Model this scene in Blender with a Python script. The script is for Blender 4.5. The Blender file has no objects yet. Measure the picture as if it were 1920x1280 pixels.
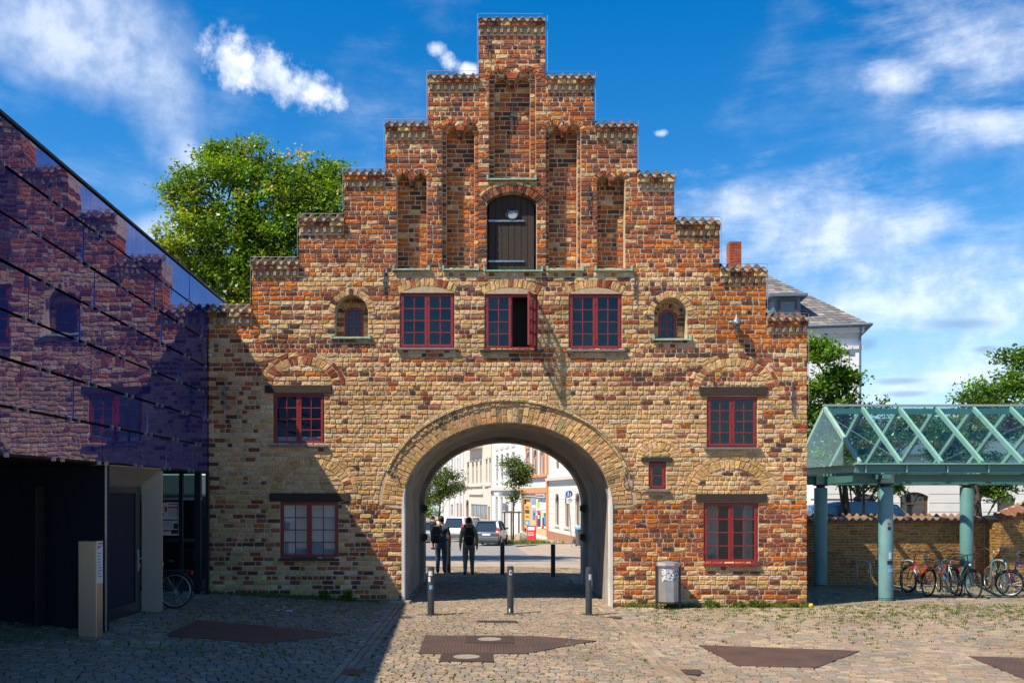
import bpy, math, random
import numpy as np
from mathutils import Matrix, Vector
random.seed(7)
rng = np.random.default_rng(11)
SC = bpy.context.scene
COL = SC.collection
R = math.radians

# ------------------------------------------------------------------ camera
CAM_Y, CAM_Z = -22.5, 2.47
F = 1866.7                      # focal length in pixels of a 1920 wide picture
cam_data = bpy.data.cameras.new('camera')
cam = bpy.data.objects.new('camera', cam_data); COL.objects.link(cam)
cam.location = (0, CAM_Y, CAM_Z); cam.rotation_euler = (R(90), 0, 0)
cam_data.sensor_width = 36; cam_data.lens = 35
cam_data.shift_x = (960 - 915) / 1920
cam_data.shift_y = (925 - 640) / 1920
cam_data.clip_end = 2000
SC.camera = cam

# ------------------------------------------------------------------ sun
SUN_DIR = Vector((1.0, 0.60, -1.63)).normalized()      # the way the light travels
sd = bpy.data.lights.new('sun', 'SUN'); sd.energy = 5.0; sd.angle = R(0.5); sd.color = (1.0, 0.885, 0.72)
sun = bpy.data.objects.new('sun', sd); COL.objects.link(sun)
sun.rotation_euler = SUN_DIR.to_track_quat('-Z', 'Y').to_euler()
SUN_EL = math.asin(-SUN_DIR.z); SUN_ROT = math.atan2(-SUN_DIR.x, -SUN_DIR.y)

# ------------------------------------------------------------------ view
SC.view_settings.view_transform = 'Standard'; SC.view_settings.look = 'None'
SC.view_settings.gamma = 1.0; SC.view_settings.use_curve_mapping = False
SC.view_settings.exposure = 0.76
SC.cycles.max_bounces = 6; SC.cycles.transparent_max_bounces = 12
SC.cycles.use_denoising = True

# ------------------------------------------------------------------ sky
world = bpy.data.worlds.new('World'); SC.world = world; world.use_nodes = True
def build_sky():
    nt = world.node_tree; N = nt.nodes; L = nt.links; N.clear()
    def sock(s, v):
        if hasattr(v, 'is_output'): L.new(v, s)
        else: s.default_value = v
    def mth(op, a, b=None, c=None, clamp=False):
        n = N.new('ShaderNodeMath'); n.operation = op; n.use_clamp = clamp
        sock(n.inputs[0], a)
        if b is not None: sock(n.inputs[1], b)
        if c is not None: sock(n.inputs[2], c)
        return n.outputs[0]
    out = N.new('ShaderNodeOutputWorld'); bg = N.new('ShaderNodeBackground')
    L.new(bg.outputs[0], out.inputs[0]); bg.inputs[1].default_value = 0.088
    sky = N.new('ShaderNodeTexSky'); sky.sky_type = 'NISHITA'; sky.sun_disc = False
    sky.sun_elevation = SUN_EL; sky.sun_rotation = SUN_ROT; sky.air_density = 1.0; sky.dust_density = 0.35; sky.ozone_density = 2.2
    hs = N.new('ShaderNodeHueSaturation'); hs.inputs['Hue'].default_value = 0.503; hs.inputs['Saturation'].default_value = 1.5; hs.inputs['Value'].default_value = 1.14
    L.new(sky.outputs[0], hs.inputs['Color'])
    tc = N.new('ShaderNodeTexCoord'); sx = N.new('ShaderNodeSeparateXYZ'); L.new(tc.outputs['Generated'], sx.inputs[0])
    az = mth('ARCTAN2', sx.outputs[0], sx.outputs[1]); el = mth('ARCSINE', sx.outputs[2])
    comb = N.new('ShaderNodeCombineXYZ'); L.new(az, comb.inputs[0]); L.new(el, comb.inputs[1])
    def noise(scale, detail, rough, stretch=(1, 1), rot=0.0, dist=0.0):
        mp = N.new('ShaderNodeMapping'); L.new(comb.outputs[0], mp.inputs[0])
        mp.inputs['Scale'].default_value = (stretch[0], stretch[1], 1); mp.inputs['Rotation'].default_value = (0, 0, rot)
        n = N.new('ShaderNodeTexNoise'); n.noise_dimensions = '2D'; L.new(mp.outputs[0], n.inputs['Vector'])
        n.inputs['Scale'].default_value = scale; n.inputs['Detail'].default_value = detail; n.inputs['Roughness'].default_value = rough; n.inputs['Distortion'].default_value = dist
        return n.outputs[0]
    fbm = noise(7, 7, 0.56); fine = noise(26, 4, 0.6); puffn = noise(38, 6, 0.64); wisp = noise(7, 6, 0.66, (1.0, 3.2), R(-12), 0.15)
    def ae(px, py):
        u = (px - 915) / F; v = (925 - py) / F
        return math.atan(u), math.atan(v * math.cos(math.atan(u)))
    def blob(px, py, rx, ry, rot=0.0):
        a, e = ae(px, py); mp = N.new('ShaderNodeMapping'); mp.vector_type = 'TEXTURE'; L.new(comb.outputs[0], mp.inputs[0])
        mp.inputs['Location'].default_value = (a, e, 0); mp.inputs['Rotation'].default_value = (0, 0, rot); mp.inputs['Scale'].default_value = (rx / F, ry / F, 1)
        ln = N.new('ShaderNodeVectorMath'); ln.operation = 'LENGTH'; L.new(mp.outputs[0], ln.inputs[0])
        return mth('SUBTRACT', 1.0, ln.outputs['Value'])
    def sm(x, lo, hi, top=1.0):
        mr = N.new('ShaderNodeMapRange'); mr.interpolation_type = 'SMOOTHSTEP'; L.new(x, mr.inputs[0])
        mr.inputs[1].default_value = lo; mr.inputs[2].default_value = hi; mr.inputs[3].default_value = 0; mr.inputs[4].default_value = top
        return mr.outputs[0]
    def mx(*a):
        r = a[0]
        for b in a[1:]: r = mth('MAXIMUM', r, b)
        return r
    def centred(n, k): return mth('MULTIPLY', mth('SUBTRACT', n, 0.5), k)
    # long wispy bank on the left
    wl = mx(blob(120, 50, 330, 130, R(-8)), blob(300, 170, 250, 105, R(-47)), blob(360, 300, 150, 70, R(-60)), blob(260, 450, 230, 60, R(15)))
    c1 = sm(mth('ADD', mth('ADD', wl, centred(fbm, 1.7)), centred(wisp, 0.35)), 0.0, 1.15, 0.58)
    # small puffs
    pf = mx(blob(448, 118, 86, 54, R(-14)), blob(525, 150, 110, 44, R(-20)), blob(598, 172, 80, 32, R(-8)),
            blob(818, 93, 24, 15), blob(842, 117, 28, 20, R(-20)), blob(880, 131, 30, 14), blob(1238, 251, 15, 8))
    c2 = sm(mth('ADD', pf, centred(puffn, 1.7)), 0.0, 0.9, 0.88)
    # veil on the right
    wr = mx(blob(1840, 80, 260, 130, R(-25)), blob(1680, 150, 120, 60), blob(1850, 230, 200, 50, R(-10)), blob(1560, 420, 330, 130, R(-6)), blob(1800, 560, 420, 170),
            blob(1420, 380, 230, 70, R(10)), blob(1900, 700, 400, 90))
    c3 = sm(mth('ADD', mth('ADD', wr, centred(wisp, 1.9)), centred(fbm, 0.8)), 0.0, 1.3, 0.66)
    # the same broken cirrus everywhere else in the sky
    c4 = sm(mth('ADD', centred(noise(2.3, 4, 0.6), 2.0), centred(wisp, 0.7)), 0.06, 1.0, 0.6)
    cl = mth('MINIMUM', mx(c1, c2, c3, c4), 1.0)
    # small grey flat clouds low on the right
    gr = mx(blob(1800, 607, 75, 15, R(-3)), blob(1690, 714, 55, 9), blob(1700, 738, 48, 8), blob(1625, 645, 30, 16), blob(1850, 655, 26, 8))
    g = sm(mth('ADD', gr, centred(fine, 1.2)), 0.0, 0.8, 0.55)
    hz = sm(el, 0.30, -0.02, 0.5)
    shade = N.new('ShaderNodeMixRGB'); shade.inputs[1].default_value = (4.6, 5.4, 6.9, 1); shade.inputs[2].default_value = (8.6, 8.9, 9.6, 1); L.new(sm(fine, 0.3, 0.7), shade.inputs[0])
    m0 = N.new('ShaderNodeMixRGB'); L.new(hz, m0.inputs[0]); L.new(hs.outputs[0], m0.inputs[1]); m0.inputs[2].default_value = (4.0, 6.0, 8.6, 1)
    m1 = N.new('ShaderNodeMixRGB'); L.new(cl, m1.inputs[0]); L.new(m0.outputs[0], m1.inputs[1]); L.new(shade.outputs[0], m1.inputs[2])
    m2 = N.new('ShaderNodeMixRGB'); L.new(g, m2.inputs[0]); L.new(m1.outputs[0], m2.inputs[1]); m2.inputs[2].default_value = (1.7, 2.7, 4.2, 1)
    L.new(m2.outputs[0], bg.inputs[0])
build_sky()
world.cycles.sampling_method = 'MANUAL'; world.cycles.sample_map_resolution = 256

# ------------------------------------------------------------------ coordinates
S = F / -CAM_Y                                           # pixels per metre in the gate's front plane (Y = 0)
def gx(px): return (px - 915) / S
def gz(py): return CAM_Z + (925 - py) / S
def at(px, py, d):                                       # photo direction and distance -> point of the place
    return Vector(((px - 915) / F * d, CAM_Y + d, CAM_Z + (925 - py) / F * d))
def ground_h(x, y):
    h = np.interp(x, [-14, -6.3, -2.0, 1.5, 3.0, 30], [0.40, 0.24, 0.0, -0.03, -0.08, -0.08])
    if y > 9.5: h = h * max(0.0, 1 - (y - 9.5) / 12) - 0.02 * (y - 9.5)
    return float(h)

# ------------------------------------------------------------------ materials
MATS = {}
def mat(name, color=(0.5, 0.5, 0.5), rough=0.6, metal=0.0, noise=0.0, nscale=8.0, bump=0.0, bscale=40.0, attr=False, spec=0.5, coat=0.0, tint=None, stretch=None, tscale=1.5, tfac=(0.45, 0.65), broad=0.0, bsc=0.5):
    m = bpy.data.materials.new(name); m.use_nodes = True; MATS[name] = m
    nt = m.node_tree; N = nt.nodes; L = nt.links
    b = N['Principled BSDF']; b.inputs['Roughness'].default_value = rough; b.inputs['Metallic'].default_value = metal
    b.inputs['Specular IOR Level'].default_value = spec; b.inputs['Coat Weight'].default_value = coat
    tc = N.new('ShaderNodeTexCoord'); src = tc.outputs['Object']
    if stretch:
        mp = N.new('ShaderNodeMapping'); mp.inputs['Scale'].default_value = stretch; L.new(src, mp.inputs[0]); src = mp.outputs[0]
    if attr:
        a = N.new('ShaderNodeAttribute'); a.attribute_name = 'Col'; col = a.outputs['Color']
    else:
        c = N.new('ShaderNodeRGB'); c.outputs[0].default_value = (*color, 1); col = c.outputs[0]
    if tint:
        n = N.new('ShaderNodeTexNoise'); n.inputs['Scale'].default_value = tscale; n.inputs['Detail'].default_value = 6; L.new(src, n.inputs['Vector'])
        mr = N.new('ShaderNodeMapRange'); L.new(n.outputs[0], mr.inputs[0]); mr.inputs[1].default_value = tfac[0]; mr.inputs[2].default_value = tfac[1]
        mx = N.new('ShaderNodeMixRGB'); L.new(mr.outputs[0], mx.inputs[0]); L.new(col, mx.inputs[1]); mx.inputs[2].default_value = (*tint, 1); col = mx.outputs[0]
    if noise:
        n = N.new('ShaderNodeTexNoise'); n.inputs['Scale'].default_value = nscale; n.inputs['Detail'].default_value = 7; n.inputs['Roughness'].default_value = 0.62; L.new(src, n.inputs['Vector'])
        mr = N.new('ShaderNodeMapRange'); L.new(n.outputs[0], mr.inputs[0]); mr.inputs[1].default_value = 0.25; mr.inputs[2].default_value = 0.75; mr.inputs[3].default_value = 1 - noise; mr.inputs[4].default_value = 1 + noise
        mx = N.new('ShaderNodeMixRGB'); mx.blend_type = 'MULTIPLY'; mx.inputs[0].default_value = 1; L.new(col, mx.inputs[1]); L.new(mr.outputs[0], mx.inputs[2]); col = mx.outputs[0]
    if broad:                                            # slow change of tone over metres: soot, damp, repairs
        n = N.new('ShaderNodeTexNoise'); n.inputs['Scale'].default_value = bsc; n.inputs['Detail'].default_value = 5; L.new(tc.outputs['Object'], n.inputs['Vector'])
        mr = N.new('ShaderNodeMapRange'); L.new(n.outputs[0], mr.inputs[0]); mr.inputs[1].default_value = 0.3; mr.inputs[2].default_value = 0.7; mr.inputs[3].default_value = 1 - broad; mr.inputs[4].default_value = 1 + broad * 0.6
        mx = N.new('ShaderNodeMixRGB'); mx.blend_type = 'MULTIPLY'; mx.inputs[0].default_value = 1; L.new(col, mx.inputs[1]); L.new(mr.outputs[0], mx.inputs[2]); col = mx.outputs[0]
    L.new(col, b.inputs['Base Color'])
    if bump:
        n = N.new('ShaderNodeTexNoise'); n.inputs['Scale'].default_value = bscale; n.inputs['Detail'].default_value = 8; n.inputs['Roughness'].default_value = 0.65; L.new(src, n.inputs['Vector'])
        bp = N.new('ShaderNodeBump'); bp.inputs['Strength'].default_value = bump; bp.inputs['Distance'].default_value = 0.02; L.new(n.outputs[0], bp.inputs['Height']); L.new(bp.outputs[0], b.inputs['Normal'])
    return m
def glass(name, tint, refl=(1, 1, 1), base=0.06, gain=1.0, rough=0.0):
    """clear pane: transparent body, mirror reflection that grows with the angle"""
    m = bpy.data.materials.new(name); m.use_nodes = True; MATS[name] = m
    nt = m.node_tree; N = nt.nodes; L = nt.links; N.clear()
    o = N.new('ShaderNodeOutputMaterial'); mx = N.new('ShaderNodeMixShader'); tr = N.new('ShaderNodeBsdfTransparent'); gl = N.new('ShaderNodeBsdfGlossy')
    fr = N.new('ShaderNodeLayerWeight'); fr.inputs[0].default_value = 0.5
    pw = N.new('ShaderNodeMath'); pw.operation = 'POWER'; L.new(fr.outputs['Facing'], pw.inputs[0]); pw.inputs[1].default_value = 4.0
    ma = N.new('ShaderNodeMath'); ma.operation = 'MULTIPLY_ADD'; ma.use_clamp = True; L.new(pw.outputs[0], ma.inputs[0]); ma.inputs[1].default_value = gain; ma.inputs[2].default_value = base
    tr.inputs[0].default_value = (*tint, 1); gl.inputs[0].default_value = (*refl, 1); gl.inputs['Roughness'].default_value = rough
    L.new(ma.outputs[0], mx.inputs[0]); L.new(tr.outputs[0], mx.inputs[1]); L.new(gl.outputs[0], mx.inputs[2]); L.new(mx.outputs[0], o.inputs[0])
    return m
def leafmat(name):
    m = bpy.data.materials.new(name); m.use_nodes = True; MATS[name] = m
    nt = m.node_tree; N = nt.nodes; L = nt.links; N.clear()
    o = N.new('ShaderNodeOutputMaterial'); mx = N.new('ShaderNodeMixShader'); df = N.new('ShaderNodeBsdfDiffuse'); tl = N.new('ShaderNodeBsdfTranslucent'); gl = N.new('ShaderNodeBsdfGlossy'); m2 = N.new('ShaderNodeMixShader')
    a = N.new('ShaderNodeAttribute'); a.attribute_name = 'Col'
    L.new(a.outputs['Color'], df.inputs[0])
    mu = N.new('ShaderNodeMixRGB'); mu.blend_type = 'MULTIPLY'; mu.inputs[0].default_value = 1; L.new(a.outputs['Color'], mu.inputs[1]); mu.inputs[2].default_value = (1.25, 1.3, 0.5, 1); L.new(mu.outputs[0], tl.inputs[0])
    mx.inputs[0].default_value = 0.5; L.new(df.outputs[0], mx.inputs[1]); L.new(tl.outputs[0], mx.inputs[2])
    gl.inputs['Roughness'].default_value = 0.4; gl.inputs[0].default_value = (0.8, 0.9, 0.8, 1); m2.inputs[0].default_value = 0.035
    L.new(mx.outputs[0], m2.inputs[1]); L.new(gl.outputs[0], m2.inputs[2]); L.new(m2.outputs[0], o.inputs[0])
    return m
mat('brick', rough=0.93, attr=True, broad=0.28, bsc=0.7, noise=0.42, nscale=21, bump=0.55, bscale=55, spec=0.2)
mat('mortar', (0.50, 0.395, 0.27), 0.95, broad=0.25, bsc=0.7, noise=0.3, nscale=7, bump=0.5, bscale=60, spec=0.1)
mat('stone', rough=0.85, attr=True, broad=0.22, bsc=0.45, noise=0.3, nscale=14, bump=0.5, bscale=45, spec=0.3)
mat('sand', (0.16, 0.125, 0.075), 0.95, noise=0.5, nscale=20, bump=0.6, bscale=50, tint=(0.10, 0.12, 0.02), tscale=0.7, tfac=(0.38, 0.56), spec=0.1)
mat('asphalt', (0.20, 0.195, 0.19), 0.9, noise=0.18, nscale=3, bump=0.3, bscale=90)
mat('plain_paving', (0.30, 0.24, 0.19), 0.9, noise=0.3, nscale=1.2, bump=0.3, bscale=30)
mat('red_paint', (0.235, 0.019, 0.019), 0.42, noise=0.10, nscale=9, bump=0.08, bscale=60)
mat('oak', (0.034, 0.022, 0.016), 0.85, noise=0.5, nscale=5, bump=0.5, bscale=22, stretch=(1, 6, 9))
mat('door_wood', (0.030, 0.017, 0.011), 0.75, noise=0.45, nscale=6, bump=0.4, bscale=25, stretch=(8, 6, 1))
mat('verdigris', (0.22, 0.44, 0.33), 0.7, noise=0.3, nscale=10, tint=(0.16, 0.13, 0.06), tscale=6, tfac=(0.55, 0.8))
mat('slate_sill', (0.16, 0.15, 0.15), 0.6, noise=0.2)
mat('dark_sill', (0.035, 0.027, 0.025), 0.7, noise=0.2)
mat('iron', (0.10, 0.11, 0.13), 0.5, 0.6, noise=0.3, nscale=20)
mat('lead', (0.17, 0.18, 0.19), 0.5, 0.5, noise=0.3, nscale=20)
mat('zinc', (0.32, 0.34, 0.37), 0.38, 0.75, noise=0.2, nscale=14)
mat('wire', (0.25, 0.25, 0.25), 0.5, 0.3)
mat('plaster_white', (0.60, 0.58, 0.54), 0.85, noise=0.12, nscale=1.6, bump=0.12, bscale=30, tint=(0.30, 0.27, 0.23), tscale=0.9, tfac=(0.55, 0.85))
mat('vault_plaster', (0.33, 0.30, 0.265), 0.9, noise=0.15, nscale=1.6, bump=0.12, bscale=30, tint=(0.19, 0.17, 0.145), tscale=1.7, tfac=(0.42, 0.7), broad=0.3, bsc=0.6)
mat('plaster_patch', (0.42, 0.32, 0.20), 0.9, noise=0.3, nscale=12, bump=0.3)
mat('room_dark', (0.02, 0.02, 0.022), 0.9)  # near-black: the shade of an unlit room put into the colour
mat('curtain', (0.34, 0.35, 0.35), 0.9, noise=0.06)
mat('blind', (0.55, 0.56, 0.58), 0.8)
mat('tile', rough=0.8, attr=True, noise=0.4, nscale=12, bump=0.35, bscale=40)
mat('rust_plate', (0.095, 0.055, 0.043), 0.6, 0.25, noise=0.35, nscale=4, bump=0.15, bscale=50, tint=(0.06, 0.042, 0.038), tscale=2, tfac=(0.45, 0.65))
mat('concrete_light', (0.215, 0.185, 0.145), 0.9, noise=0.25, nscale=9)
mat('cast_iron', (0.075, 0.05, 0.04), 0.6, 0.3, noise=0.3, nscale=20)
mat('bollard_grey', (0.055, 0.062, 0.066), 0.45, 0.4, noise=0.3, nscale=9, bump=0.1)
mat('bollard_black', (0.014, 0.013, 0.013), 0.45)
mat('sticker_white', (0.62, 0.63, 0.63), 0.6, noise=0.3, nscale=60)
mat('sticker_blue', (0.16, 0.42, 0.62), 0.6, noise=0.3, nscale=60)
mat('sticker_black', (0.02, 0.02, 0.02), 0.6)
mat('sticker_red', (0.5, 0.03, 0.04), 0.6)
mat('bin_steel', (0.42, 0.42, 0.42), 0.45, 0.7, noise=0.18, nscale=6, bump=0.04)
mat('bin_dark', (0.055, 0.05, 0.05), 0.5, 0.4)
mat('torn_poster', (0.55, 0.56, 0.60), 0.7, tint=(0.12, 0.12, 0.14), tscale=22, tfac=(0.5, 0.54))
mat('steel', (0.42, 0.395, 0.36), 0.34, 0.95, noise=0.10, nscale=30, stretch=(14, 14, 0.6))
mat('tread_plate', (0.50, 0.44, 0.36), 0.42, 0.75, bump=0.5, bscale=70, noise=0.15, nscale=40)
mat('navy_panel', (0.010, 0.016, 0.032), 0.7, noise=0.15, nscale=3, spec=0.2)
mat('navy_frame', (0.010, 0.014, 0.024), 0.35)
mat('black_metal', (0.010, 0.010, 0.011), 0.5)
mat('chrome', (0.55, 0.56, 0.58), 0.42, 1.0); mat('old_cable', (0.30, 0.25, 0.18), 0.8)
mat('dark_rubber', (0.012, 0.012, 0.012), 0.7)
mat('mint_steel', (0.30, 0.46, 0.40), 0.5, noise=0.10, nscale=5, tint=(0.16, 0.30, 0.25), tscale=3, tfac=(0.55, 0.8))
mat('teal_steel', (0.065, 0.175, 0.16), 0.45, noise=0.12, nscale=4)
mat('teal_column', (0.125, 0.255, 0.262), 0.5, noise=0.14, nscale=3, tint=(0.09, 0.19, 0.19), tscale=1.6, tfac=(0.5, 0.8))
mat('galvanised', (0.38, 0.42, 0.45), 0.42, 0.6, noise=0.12)
mat('house_white', (0.58, 0.58, 0.56), 0.85, noise=0.05, nscale=0.8)
mat('house_grey_white', (0.66, 0.68, 0.70), 0.85, noise=0.08, nscale=0.7, tint=(0.40, 0.40, 0.41), tscale=0.5, tfac=(0.55, 0.85))
mat('house_cream', (0.64, 0.62, 0.565), 0.85, noise=0.05)
mat('house_beige', (0.56, 0.49, 0.41), 0.85, noise=0.06)
mat('house_orange', (0.55, 0.24, 0.10), 0.8, noise=0.08)
mat('house_brown', (0.34, 0.17, 0.10), 0.8, noise=0.1)
mat('stone_trim', (0.50, 0.48, 0.44), 0.85, noise=0.15)
mat('pink_trim', (0.42, 0.24, 0.18), 0.85, noise=0.1)
mat('slate_roof', rough=0.7, attr=True, noise=0.3, nscale=6, bump=0.2)
mat('red_roof', (0.20, 0.07, 0.04), 0.85, noise=0.3, nscale=4)
mat('zinc_blue', (0.12, 0.18, 0.24), 0.5, 0.3, noise=0.15)
mat('shop_yellow', (0.80, 0.46, 0.02), 0.5); mat('shop_red', (0.62, 0.015, 0.02), 0.45); mat('shop_white', (0.80, 0.80, 0.80), 0.5); mat('shop_grey', (0.42, 0.42, 0.43), 0.5)
mat('shop_green', (0.28, 0.62, 0.04), 0.5); mat('shop_blue', (0.04, 0.25, 0.55), 0.5); mat('shop_ink', (0.02, 0.02, 0.025), 0.5); mat('peach_wall', (0.60, 0.40, 0.20), 0.8)
mat('sign_blue', (0.015, 0.09, 0.38), 0.4); mat('wood_brown', (0.22, 0.095, 0.04), 0.6, noise=0.2); mat('window_brown', (0.10, 0.05, 0.03), 0.6)
mat('bark', (0.055, 0.045, 0.035), 0.95, noise=0.4, nscale=6, bump=0.7, bscale=18)
mat('stake_wood', (0.11, 0.085, 0.06), 0.9, noise=0.3, nscale=8)
mat('rock', (0.30, 0.23, 0.16), 0.9, noise=0.35, nscale=4, bump=0.6, bscale=9)
mat('bin_plastic', (0.09, 0.085, 0.08), 0.6, noise=0.2); mat('lid_blue', (0.05, 0.30, 0.62), 0.5)
mat('paint_blue_grey', (0.10, 0.145, 0.19), 0.28, 0.5, coat=0.6); mat('paint_white', (0.72, 0.73, 0.74), 0.3, coat=0.6); mat('paint_silver', (0.45, 0.46, 0.47), 0.28, 0.6, coat=0.6)
mat('paint_dark', (0.03, 0.04, 0.055), 0.25, 0.4, coat=0.6); mat('paint_sky', (0.15, 0.26, 0.38), 0.25, 0.4, coat=0.7)
mat('bumper_grey', (0.11, 0.11, 0.115), 0.55); mat('car_glass', (0.02, 0.028, 0.03), 0.05, spec=0.9, coat=1.0); mat('lamp_red', (0.55, 0.02, 0.02), 0.2, coat=1.0); mat('lamp_white', (0.8, 0.78, 0.76), 0.2)
mat('people', rough=0.85, attr=True, noise=0.12, nscale=20)
mat('hair', (0.012, 0.009, 0.007), 0.7, noise=0.3, nscale=40)
mat('pack_black', (0.008, 0.008, 0.009), 0.8, noise=0.2, nscale=30); mat('pack_grey', (0.022, 0.022, 0.026), 0.8, noise=0.2, nscale=30)
mat('orange_reflector', (0.75, 0.25, 0.02), 0.3); mat('saddle', (0.012, 0.012, 0.013), 0.5)
mat('bike_red', (0.50, 0.02, 0.04), 0.3, coat=0.5); mat('bike_white', (0.75, 0.75, 0.76), 0.3, coat=0.5); mat('bike_blue', (0.02, 0.20, 0.42), 0.3, coat=0.5); mat('bike_black', (0.012, 0.012, 0.013), 0.3, coat=0.4)
mat('bike_royal', (0.01, 0.05, 0.55), 0.3, coat=0.5); mat('bike_teal', (0.01, 0.13, 0.13), 0.3, coat=0.5); mat('bike_orange', (0.7, 0.14, 0.04), 0.4)
mat('poster_paper', (0.52, 0.56, 0.56), 0.6); mat('yellow_plastic', (0.85, 0.62, 0.01), 0.4); mat('milk_glass', (0.22, 0.25, 0.28), 0.2); mat('paper', (0.75, 0.76, 0.76), 0.8)
leafmat('leaf')
glass('pane', (0.86, 0.88, 0.88), (0.80, 0.92, 1.0), 0.03, 0.8)
glass('canopy_glass', (0.88, 0.95, 0.93), (0.9, 0.97, 1.0), 0.03, 0.45)
glass('foyer_glass', (0.42, 0.55, 0.55), (0.7, 0.95, 0.95), 0.08, 0.9)
def panel_material():
    m = bpy.data.materials.new('blue_panel'); m.use_nodes = True; MATS['blue_panel'] = m
    nt = m.node_tree; N = nt.nodes; L = nt.links; N.clear()
    o = N.new('ShaderNodeOutputMaterial'); mx = N.new('ShaderNodeMixShader'); df = N.new('ShaderNodeBsdfDiffuse'); gl = N.new('ShaderNodeBsdfGlossy')
    tc = N.new('ShaderNodeTexCoord'); mp = N.new('ShaderNodeMapping'); mp.inputs['Scale'].default_value = (9, 9, 0.5); L.new(tc.outputs['Object'], mp.inputs[0])
    n = N.new('ShaderNodeTexNoise'); n.inputs['Scale'].default_value = 2.2; n.inputs['Detail'].default_value = 5; L.new(mp.outputs[0], n.inputs['Vector'])
    mr = N.new('ShaderNodeMapRange'); L.new(n.outputs[0], mr.inputs[0]); mr.inputs[1].default_value = 0.3; mr.inputs[2].default_value = 0.75; mr.inputs[3].default_value = 0.52; mr.inputs[4].default_value = 0.36
    cr = N.new('ShaderNodeMixRGB'); n2 = N.new('ShaderNodeTexNoise'); n2.inputs['Scale'].default_value = 0.5; L.new(tc.outputs['Object'], n2.inputs['Vector']); L.new(n2.outputs[0], cr.inputs[0])
    cr.inputs[1].default_value = (0.010, 0.028, 0.165, 1); cr.inputs[2].default_value = (0.028, 0.03, 0.165, 1); L.new(cr.outputs[0], df.inputs[0])
    gl.inputs[0].default_value = (0.50, 0.50, 0.78, 1); gl.inputs['Roughness'].default_value = 0.015
    nb = N.new('ShaderNodeTexNoise'); nb.inputs['Scale'].default_value = 1.3; nb.inputs['Detail'].default_value = 2; L.new(tc.outputs['Object'], nb.inputs['Vector'])
    bp = N.new('ShaderNodeBump'); bp.inputs['Strength'].default_value = 0.12; bp.inputs['Distance'].default_value = 0.03; L.new(nb.outputs[0], bp.inputs['Height']); L.new(bp.outputs[0], gl.inputs['Normal'])
    L.new(mr.outputs[0], mx.inputs[0]); L.new(df.outputs[0], mx.inputs[1]); L.new(gl.outputs[0], mx.inputs[2]); L.new(mx.outputs[0], o.inputs[0])
panel_material()

# ------------------------------------------------------------------ mesh helpers
WM = {}                                                  # world matrix of every object we make
def thing(name, label, cat, loc=(0, 0, 0), rotz=0.0, group=None, rot=None):
    o = bpy.data.objects.new(name, None); COL.objects.link(o); o.empty_display_size = 0.2
    m = Matrix.Translation(Vector(loc)) @ (rot if rot is not None else Matrix.Rotation(rotz, 4, 'Z'))
    o.matrix_basis = m; WM[o.name] = m
    tag(o, label, cat, group); return o
def tag(o, label=None, cat=None, group=None, kind=None):
    if label: o['label'] = label
    if cat: o['category'] = cat
    if group: o['group'] = group
    if kind: o['kind'] = kind
    return o
def link(name, me, parent=None, local=None, kind=None, label=None):
    o = bpy.data.objects.new(name, me); COL.objects.link(o)
    if parent is not None: o.parent = parent
    if local is not None: o.matrix_basis = local
    WM[o.name] = (WM[parent.name] if parent is not None else Matrix.Identity(4)) @ (local if local is not None else Matrix.Identity(4))
    if kind: o['kind'] = kind
    if label: o['label'] = label
    return o
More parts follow.
